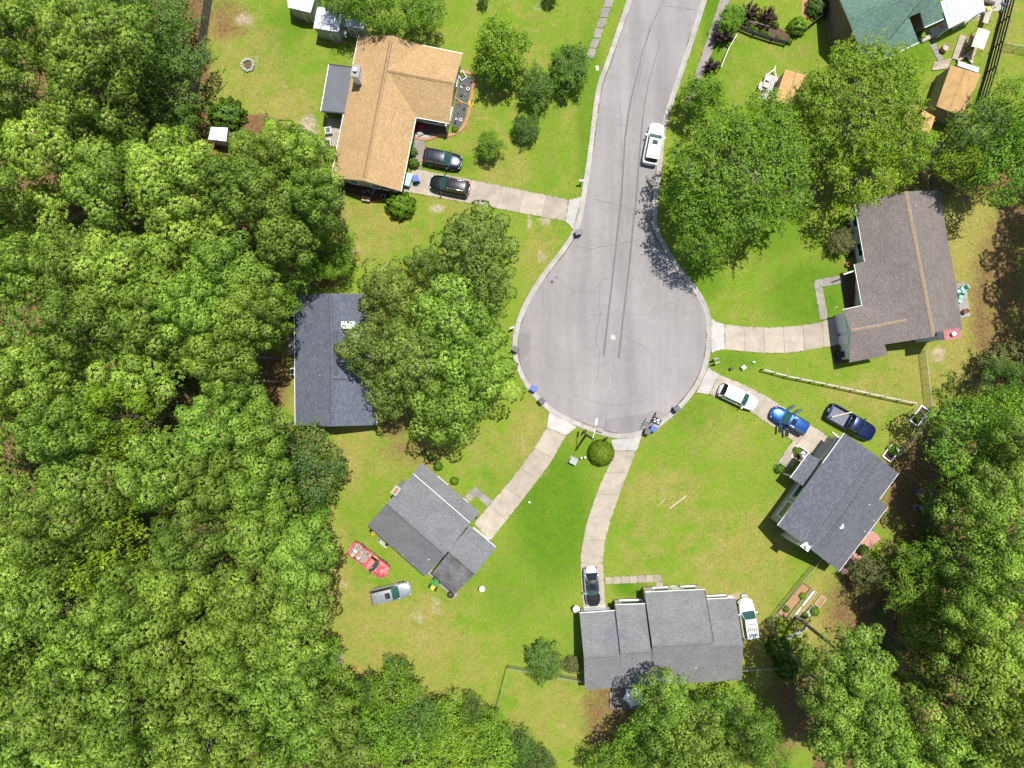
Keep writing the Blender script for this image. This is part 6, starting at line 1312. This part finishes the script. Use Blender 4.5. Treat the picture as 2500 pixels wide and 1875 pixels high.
bed('flower_bed', 'black weed-cloth bed along the tan house east wall', [(1128,182), (1147,188), (1152,200), (1146,230), (1141,262), (1134,290), (1124,310), (1105,322), (1101,306), (1108,270), (1116,225), (1122,195)], M['fabric'])
bricks('curved red brick edging round the weed-cloth bed', [(1130,176), (1152,180), (1158,190), (1155,215), (1150,245), (1147,270), (1140,295), (1130,315), (1112,327), (1095,332), (1078,330), (1062,334), (1050,340), (1035,341), (1022,338), (1010,334)], M['brickedge'])
for i, (x, y, m, l) in enumerate(((1133,205,'terra','small dark clay pot top of the weed-cloth bed'), (1142.5,216.5,'canvas','white ring pot right side of the weed-cloth bed'), (1126,212,'canvas','tiny white stake pot by the gutter'), (1136,230,'stone','grey pot centre right of the weed-cloth bed'), (1126.5,232,'brown','brown pot centre left of the weed-cloth bed'), (1122,251,'terra','clay ring pot beside the yellow hose'), (1133,265,'brown','dark pot below the hose'), (1119,274,'tractor','green plant pot lower in the bed'), (1114,290,'canvas','white bottle pot at the lower bed'), (1125,292,'canvas','white ring pot at the lower bed'), (1112,298,'brown','brown pot near the bed foot'))):
    disc('flower_pot', l, 'flower pot', x, y, .14 if i not in (1, 5, 9) else .2, .22, M[m], group='pots in the weed-cloth bed', inner=.6, im=M['hollowshade'])
shrub(1111, 316, 9, .5, 'lime', 'round lime plant at the foot of the weed-cloth bed')
b0 = P(1111,237,.3); mb = MB(b0); pts = smooth_line([P(1111,237,.25), P(1122,246,.1), (P(1133,251,.08)), P(1143,255,.1), P(1150,257,.12)], 2); mb.tube(pts, .03, 6)
cc = P(1150,252,.1)
for k_ in range(3): mb.tube([cc + Vector((math.cos(a * .5236) * (.18 + .05 * k_), math.sin(a * .5236) * (.5 - .05 * k_), .06 * k_)) for a in range(13)], .03, 5, cap=False)
tag(mb.build('garden_hose', M['yellow'], loc=b0), 'yellow hose coiled at the brick edging of the tan house', 'garden hose')
b0 = P(1128,184,.4); mb = MB(b0); R = Matrix.Rotation(.6, 3, 'Z') @ Matrix.Rotation(.5, 3, 'X')
for c_, s_ in (((0, .45, 0), (.7, .07, .07)), ((0, -.45, 0), (.7, .07, .07)), ((.35, 0, 0), (.07, .9, .07)), ((-.35, 0, 0), (.07, .9, .07))): mb.box(b0 + R @ Vector(c_), s_, rot=R)
tag(mb.build('old_window_frame', M['white'], loc=b0), 'white window frame leaning at the top of the bed', 'window frame')
bed('porch_garden', 'flagstone terrace in the notch of the tan house', [(1016,292), (1094,308), (1090,328), (1060,330), (1045,337), (1022,336), (1012,330)], M['stone'], z=.10, cat='terrace')
for (x, y, l, m, s_) in ((1028,309,'bright red seat cushion pile under the tan porch eave','red',.55), (1026,325,'grey stone cluster table on the porch terrace','stone',.6), (1050,306,'patterned rug-like mat on the porch floor','oldwood',.7), (1070,312,'brown doormat on the porch floor','mulch',.8)):
    boxthing('porch_item', l, 'porch item', x, y, (s_, s_ * .8, .35 if m in ('red', 'stone') else .05), 20, M[m], [('top', (0, 0, (.35 if m in ('red', 'stone') else .05) + .03), (s_ * .6, s_ * .5, .05), M[m])])
# south gable clutter
for (x, y, l, m, r_, h_) in ((887,459,'red bucket under the tan south gable','red',.18,.3), (888,467,'left blue-grey bucket under the tan south gable','paleblue',.18,.3), (913,462,'upper pale bucket under the tan south gable','canvas',.2,.3), (909,472,'lower blue bucket under the tan south gable','paleblue',.18,.3), (900,466,'white can between the buckets','canvas',.14,.2), (910,488,'red ball beside the cart on the lawn','red',.22,.35), (935,480,'silver barrel grill at the tan house corner','greym',.3,.6)):
    disc('bucket', l, 'bucket', x, y, r_, h_, M[m], group='garden clutter by the south gable', inner=.7, im=M['hollowshade'])
boxthing('garden_table', 'small table of oddments on the lawn edge by the gable', 'table', 893, 485, (.95, .5, .6), -8, M['stone'], [('dish', (0, 0, .63), (.35, .35, .05), M['terra']), ('leg', (.4, .2, .3), (.05, .05, .6), M['black'])])
bed('soil_strip', 'bare shaded soil strip under the tan south gable', [(842,440), (870,448), (925,456), (960,466), (958,488), (905,487), (845,470)], M['mulch'])
bed('flower_bed', 'mulch bed along the taupe house front wall', [(2072,512), (2086,500), (2112,640), (2096,648), (2090,636), (2066,610), (2066,560)], M['mulch']); bed('flower_bed', 'dark mulch bed in front of the taupe porch', [(2050,670), (2082,664), (2100,742), (2064,752)], M['mulch']); bed('flower_bed', 'shaded mulch strip at the taupe garage corner', [(2024,846), (2056,840), (2070,884), (2040,890)], M['mulch'])
bed('flower_bed', 'square red-mulch bed edged with white beside the charcoal porch', [(1948,1086), (1975,1106), (1955,1128), (1930,1114)], M['mulch'], M['white'], .2, ew=.1); bed('flower_bed', 'small flower bed at the lower corner of the charcoal porch', [(1900,1128), (1922,1140), (1912,1158), (1888,1143)], M['mulch'], M['stone'], .2, ew=.1)
bed('planter', 'timber-edged planter by the chain-link corner', [(2247,990), (2265,1003), (2237,1040), (2219,1026)], M['mulch'], M['canvas'], .3, cat='planter'); bed('planter', 'timber-edged planter near the charcoal house corner', [(2173,1086), (2192,1099), (2172,1127), (2152,1113)], M['mulch'], M['canvas'], .3, cat='planter')
bed('raised_bed', 'long sandy raised bed inside the chain-link garden', [(1960,1422), (1978,1435), (1917,1510), (1897,1495)], M['soil'], M['oldwood'], .2, cat='raised bed', ew=.08); bed('raised_bed', 'narrow raised bed beside the long sandy one', [(1985,1440), (1992,1446), (1940,1515), (1932,1508)], M['soil'], M['lumber'], .15, cat='raised bed', ew=.08); bed('raised_bed', 'short square raised bed on the right of the garden', [(2003,1453), (2015,1461), (1999,1482), (1987,1473)], M['soil'], M['lumber'], .2, cat='raised bed', ew=.08)
bed('raised_bed', 'scrubby raised bed below the square one', [(1980,1478), (1996,1488), (1976,1508), (1964,1496)], M['stone'], M['oldwood'], .2, cat='raised bed', ew=.08)
shrub(1991,1494,12,.6,'broad','green plant clump in the scrubby raised bed'); shrub(1920,1488,9,.5,'lime','lime plant in the long sandy bed'); shrub(1960,1456,9,.5,'broad','green plant at the edge of the long sandy bed'); shrub(1966,1504,9,.4,'lime','round lime plant below the raised beds')
bed('garden_soil', 'bare mulched soil of the fenced corner garden', [(1815,50), (1860,58), (1900,66), (1932,88), (1930,100), (1912,104), (1850,88), (1805,72)], M['mulch'], cat='garden bed'); bed('garden_soil', 'soil round the shrub by the brown gable', [(1958,0), (2012,0), (2018,22), (1990,52), (1955,40)], M['soil'], cat='garden bed')
def stick(name, label, a, b, w, h_, m, cat, z=.03, group=None):
    p, q = P(*a, z), P(*b, z); mb = MB(p); mb.beam(p, q, w, h_); mb.beam(p.lerp(q, .1) + Vector((0, 0, h_ * .5)), p.lerp(q, .9) + Vector((0, 0, h_ * .5)), w * .8, h_ * .2); return tag(mb.build(name, m, loc=p), label, cat, group)
stick('plank', 'thick pale plank lying on the big front lawn', (1635,1241), (1676,1210), .14, .05, M['lumber'], 'plank'); stick('plank', 'middle thin lath on the big front lawn', (1606,1236), (1624,1217), .06, .03, M['lumber'], 'plank'); stick('plank', 'shortest lath on the big front lawn', (1584,1221), (1594,1213), .03, .02, M['lumber'], 'plank')
stick('plank', 'upper pale plank lying in the vegetable garden', (1960,1478), (1988,1442), .2, .06, M['canvas'], 'plank'); stick('plank', 'lower pale plank lying in the vegetable garden', (1943,1501), (1955,1482), .16, .06, M['canvas'], 'plank'); stick('plank', 'blue-grey board on the mulch below the garden', (1920,1561), (1973,1530), .3, .05, M['greym'], 'plank'); stick('plank', 'thin grey pipe on the mulch below the garden', (1937,1592), (1964,1572), .05, .05, M['greym'], 'pipe')
stick('fallen_branch', 'thin curved twig on the lawn left of the lower driveway', (1273,1056), (1279,1103), .03, .03, M['lumber'], 'twig')
stick('downspout', 'white downspout end at the charcoal garage corner', (2032,1055), (2048,1068), .14, .1, M['white'], 'downspout', .1); stick('walk_post', 'fallen white rod on the taupe lawn', (2038,752), (2046,748), .03, .03, M['white'], 'rod')
p = P(1952,1549,.1); mb = MB(p); mb.tube([p + Vector((math.cos(a * .5236) * .28, math.sin(a * .5236) * .28, 0)) for a in range(13)], .025, 5, cap=False); mb.tube([p + Vector((-.2, .3, 0)), p + Vector((0, .5, 0)), p + Vector((.3, .6, 0))], .02, 5); tag(mb.build('hose_ring', M['canvas'], loc=p), 'white hose ring on the mulch beside the blue-grey board', 'hose')
# fire pit ring of stones
b0 = P(606,160); o = empty('fire_pit', b0, 0, 'round fire pit of pale stones on the back lawn', 'fire pit'); mb = MB(); mb.lathe((0, 0, .01), [(.42, 0), (.42, .03)], 20); mb.build('ash', M['brown'], o)
for i in range(15):
    a = i * 2 * math.pi / 15; r_ = .66 + random.uniform(-.05, .05); mb = MB(); mb.box((math.cos(a) * r_, math.sin(a) * r_, .12), (.26, .24, .24), rz=a + random.uniform(-.3, .3)); mb.box((math.cos(a) * r_, math.sin(a) * r_, .25), (.2, .18, .03), rz=a); mb.build('stone', M['stone'], o)
# pots and chairs by the taupe house
disc('planter_pot', 'terracotta ring pot by the taupe porch', 'flower pot', 2072, 645, .27, .45, M['terra'], inner=.62); disc('planter_pot', 'tall brown clay pot on the rear patio', 'flower pot', 2361, 759, .30, .7, M['terra'], inner=.8, im=M['brown']); disc('fire_bowl', 'round ash-filled brick bowl on the top-right lawn', 'fire bowl', 2311, 115, .42, .7, M['brickedge'], inner=.8, im=M['stone']); disc('planter_pot', 'cream pot at the black fence near the top', 'flower pot', 2453, 21, .3, .5, M['lumber'], inner=.75, im=M['tractor']); disc('paddling_tub', 'pale blue round tub at the top right patio', 'tub', 2458, 3, .4, .4, M['paleblue'], inner=.8, im=M['brown'])
def lounge(px, py, ang, label):
    b = P(px, py); o = empty('garden_chair', b, math.radians(ang), label, 'chair', 'jade garden chairs')
    for nm, c_, s_ in (('seat', (0, 0, .38), (.55, .55, .05)), ('backrest', (-.32, 0, .66), (.12, .55, .55)), ('armrest', (0, .3, .56), (.5, .06, .05)), ('armrest', (0, -.3, .56), (.5, .06, .05)), ('footrest', (.55, 0, .3), (.4, .45, .05))):
        mb = MB(); mb.box(c_, s_); mb.build(nm, M['jade'], o)
    for x, y in ((.22, .25), (.22, -.25), (-.22, .25), (-.22, -.25)): mb = MB(); mb.box((x, y, .19), (.06, .06, .38)); mb.build('leg', M['jade'], o)
lounge(2347, 706, 215, 'jade garden chair, upper on the rear patio'); lounge(2342, 724, 260, 'jade garden stool chair, lower on the rear patio')
# deck and shade sail behind the bottom house
b0 = P(1515,1705); o = empty('deck', b0, 0, 'grey timber deck behind the bottom house', 'deck')
d0, d1, d2, d3 = P(1495,1678,.5), P(1560,1675,.5), P(1560,1722,.5), P(1495,1724,.5)
for k_ in range(13):
    t0, t1 = k_ / 13, (k_ + .94) / 13; mb = MB(b0); mb.slab([d0.lerp(d3, t0), d1.lerp(d2, t0), d1.lerp(d2, t1), d0.lerp(d3, t1)], .04); mb.build('deck_board', M['greydeck'], o)
mb = MB(b0); mb.beam(P(1493,1729,.25), P(1560,1727,.25), .3, .1); mb.beam(P(1491,1690,.25), P(1492,1729,.25), .3, .1); mb.build('step', M['greydeck'], o)
for q_ in ((1496,1680),(1496,1722),(1558,1720)): p = P(*q_); mb = MB(b0); mb.box((p.x, p.y, .22), (.12, .12, .44)); mb.build('post', M['greydeck'], o)
b0 = P(1545,1700); o = empty('shade_sail', b0, 0, 'white shade canopy over the deck behind the bottom house', 'shade canopy'); rim_ = []
cor = [P(1528,1681,2.4), P(1556,1677,2.4), P(1572,1697,2.4), P(1566,1722,2.4), P(1541,1728,2.4), P(1519,1707,2.4)]
for i in range(6):
    a, b = cor[i], cor[(i + 1) % 6]; ctr = P(1546,1702,2.4)
    for k_ in range(6): t_ = k_ / 6; q = a.lerp(b, t_); rim_.append(q + (ctr - q) * .16 * math.sin(math.pi * t_))
mb = MB(b0); apex = P(1546,1702,3.1)
for i in range(len(rim_)): mb.face([rim_[i], rim_[(i + 1) % len(rim_)], apex]); 
mb.build('canopy', M['canvas'], o)
for i in range(6): mb = MB(b0); p = cor[i]; mb.tube([Vector((p.x, p.y, .4)), p], .025, 6); mb.build('pole', M['greym'], o)
# top-right garden: boardwalk, swing canopy, bench, trailer
b0 = P(2330,130); o = empty('boardwalk', b0, 0, 'pale timber boardwalk beside the pink canopy', 'boardwalk')
def boards(o, b0, A, B, C_, D_, n, mat, z=.15, nm='board'):
    A, B, C_, D_ = [P(*q, z) for q in (A, B, C_, D_)]
    for k_ in range(n):
        t0, t1 = k_ / n, (k_ + .92) / n; mb = MB(b0); mb.slab([A.lerp(B, t0), A.lerp(B, t1), D_.lerp(C_, t1), D_.lerp(C_, t0)], .06); mb.build(nm, mat, o)
boards(o, b0, (2344,84), (2364,90), (2345,147), (2324,143), 6, M['deck']); boards(o, b0, (2281,152), (2275,172), (2312,168), (2324,142), 6, M['deck'], .155)
q = MB(b0); q.beam(P(2338,148,.3), P(2374,126,.3), .3, .12); q.build('bridge_rail', M['deck'], o); q = MB(b0); q.beam(P(2362,136,.3), P(2374,154,.3), .3, .12); q.build('bridge_rail', M['deck'], o); q = MB(b0); q.beam(P(2388,98,.1), P(2370,155,.1), .25, .1); q.build('kerb_board', M['deck'], o)
b0 = P(2385,100); o = empty('swing_seat', b0, 0, 'garden swing with a pink canopy by the black fence', 'garden swing'); qd = [P(2389,68,2.0), P(2417,77,2.0), P(2401,121,2.0), P(2371.5,113,2.0)]; m_ = (qd[0] + qd[1] + qd[2] + qd[3]) / 4 + Vector((0, 0, .12))
mb = MB(b0); c1, c2 = (qd[0] + qd[3]) / 2, (qd[1] + qd[2]) / 2; t1_, t2_ = (qd[0] + qd[1]) / 2 + Vector((0, 0, .1)), (qd[3] + qd[2]) / 2 + Vector((0, 0, .1))
mb.slab([qd[0], t1_, t2_, qd[3]], .04); mb.slab([t1_, qd[1], qd[2], t2_], .04); mb.build('canopy', M['pink'], o)
for p in qd: mb = MB(b0); mb.tube([Vector((p.x, p.y, 0)), p], .03, 6); mb.build('post', M['terra'], o)
gq = [P(q_[0], q_[1], .5) for q_ in ((2384,80), (2398,84), (2384,112), (2371,106))]; mb = MB(b0); mb.slab(gq, .08); mb.build('seat', M['patio'], o); mb = MB(b0); mb.beam(P(2372,84,.8), P(2364,112,.8), .06, .5); mb.build('backrest', M['patio'], o)
b0 = P(2412,38); o = empty('garden_table', b0, 0, 'long pale green painted table by the top-right patio', 'table'); boards(o, b0, (2410,18), (2424,22), (2412,58), (2399,54), 4, M['lumber'], .75, 'table_board')
for q_ in ((2412,22),(2421,24),(2402,53),(2411,56)): p = P(*q_); mb = MB(b0); mb.box((p.x, p.y, .36), (.08, .08, .7)); mb.build('leg', M['lumber'], o)
boxthing('potting_box', 'yellow-green painted box on the pale table', 'box', 2415, 20, (.5, .4, .2), 20, M['yellow'], z=.76); boxthing('bench', 'dark bench at the very top right patio', 'bench', 2415, 4, (1.4, .4, .45), -15, M['brown'], [('seat_board', (0, 0, .48), (1.4, .12, .03), M['oldwood'])])
boxthing('stone_bench', 'pale stone slab bench below the alcove', 'bench', 2265, 92, (1.5, .5, .3), 25, M['stone'], [('seat_board', (0, 0, .33), (1.3, .4, .06), M['lumber'])])
boxthing('orange_pot', 'orange flower pot under the green roof eave', 'flower pot', 2301, 62, (.2, .2, .3), 0, M['orange'], [('rim', (0, 0, .31), (.24, .24, .04), M['orange'])]); boxthing('tarp_heap', 'bright blue tarp heap beneath the large ochre shed', 'tarp', 2298, 278, (1.1, .9, .5), 20, M['blue'], [('fold', (.2, .1, .53), (.5, .4, .1), M['blue']), ('tyre', (-.05, .2, .56), (.25, .25, .08), M['brown'])])
stick('roof_sheet_edge', 'white board leaning beside the blue tarp', (2267,275), (2273,252), .12, .1, M['white'], 'board', .8); stick('concrete_step', 'pale slab edge on the dark ground below the sheds', (2252,388), (2284,400), .3, .15, M['stone'], 'kerb stone', .1)
b0 = P(2295,365); o = empty('wood_pile', b0, 0, 'heap of split logs between the ochre shed and right trees', 'log pile')
for k_ in range(26): p = P(2274 + (k_ % 13) * 3.4, 352 + (k_ // 13) * 12 + (k_ % 3), .35); mb = MB(b0); mb.beam(p + Vector((-.12, -.3, random.uniform(-.1, .1))), p + Vector((.1, .3, random.uniform(-.1, .1))), .13, .13); mb.build('log', M['oldwood'], o)
b0 = P(1872,215); o = empty('trailer', b0, math.radians(70), 'white flat trailer loaded with garden things beside the ochre shed', 'trailer')
for k_ in range(7): mb = MB(); mb.box((-.2, -.66 + k_ * .22, .55), (3.0, .18, .05)); mb.build('bed_board', M['paleold'], o)
mb = MB(); mb.beam((1.3, -.5, .5), (2.1, 0, .5), .08); mb.beam((1.3, .5, .5), (2.1, 0, .5), .08); mb.beam((2.0, 0, .5), (2.5, 0, .5), .1); mb.build('drawbar', M['white'], o)
for s_ in (-1, 1): mb = MB(); mb.tube([(-.3, s_ * .85, .3), (-.3, s_ * 1.05, .3)], .3, 14); mb.build('wheel', M['tyre'], o); mb = MB(); mb.box((-.3, s_ * .95, .66), (.8, .25, .05)); mb.build('mudguard', M['white'], o)
boxthing('crate', 'tan box on the front half of the white trailer', 'box', 1871, 207, (.6, .6, .3), 70, M['lumber'], z=.58); boxthing('barrel', 'white drum with an orange end on the trailer side', 'drum', 1884, 233, (.9, .4, .4), 75, M['canvas'], [('end', (-.46, 0, .2), (.08, .38, .38), M['orange'])], z=.3); boxthing('scrap', 'dark scrap heap in the middle of the trailer', 'scrap', 1867, 221, (.8, .3, .15), 10, M['brown'], [('pot', (.2, 0, .2), (.2, .2, .12), M['tractor'])], z=.58)
boxthing('tool_box', 'dark tool box at the front of the trailer', 'box', 1877, 193, (.4, .5, .3), 60, M['greym'], z=.58)
stick('ladder', 'blue-grey ladder leaning beside the third metal shed', (839,72), (846,92), .35, .06, M['paleblue'], 'ladder', .3)
# patio bits near the charcoal house
bed('red_slab', 'reddish paving square in the shade right of the charcoal house', [(2246,1190), (2260,1198), (2250,1218), (2232,1206)], M['patio'], z=.1, cat='paving'); boxthing('cooker', 'dark smoker on the small brick pad', 'smoker', 2240, 1240, (.55, .5, .7), 30, M['greym'], [('lid', (0, 0, .74), (.4, .36, .08), M['black'])]); disc('round_stool', 'pale round stool beside the smoker', 'stool', 2251, 1240, .3, .4, M['stone'], inner=.5, im=M['olive'])
boxthing('porch_chair', 'white chair on the charcoal porch', 'chair', 1961, 1110, (.6, .6, .4), 35, M['white'], [('backrest', (-.28, 0, .65), (.08, .55, .5), M['white'])], z=.35); boxthing('blue_lid', 'blue tarp corner behind the charcoal house', 'tarp', 2128, 1291, (.5, .3, .1), 50, M['blue'])
for (x, y, l) in ((905,1296,'dark bucket at the grey house rear wall'), (911,1303,'yellow ring pot at the grey house rear wall'), (925,1318,'grey box at the grey house rear wall'), (944,1330,'dark pot at the grey house rear wall'), (1161,1263,'black coil by the grey garage corner')):
    disc('bucket', l, 'bucket', x, y, .2, .3, M['yellow' if 'yellow' in l else 'greym' if 'grey box' in l else 'black'], group='oddments round the grey house', inner=.6)
boxthing('stone_pile', 'pale rubble strip at the grey house rear wall', 'rubble', 935, 1328, (1.2, .4, .12), -40, M['stone']); boxthing('doll', 'pink and red garden ornament at the sidewalk grass edge', 'ornament', 1678, 235, (.25, .25, .5), 0, M['pink'], [('skirt', (0, 0, .2), (.4, .4, .15), M['red'])])
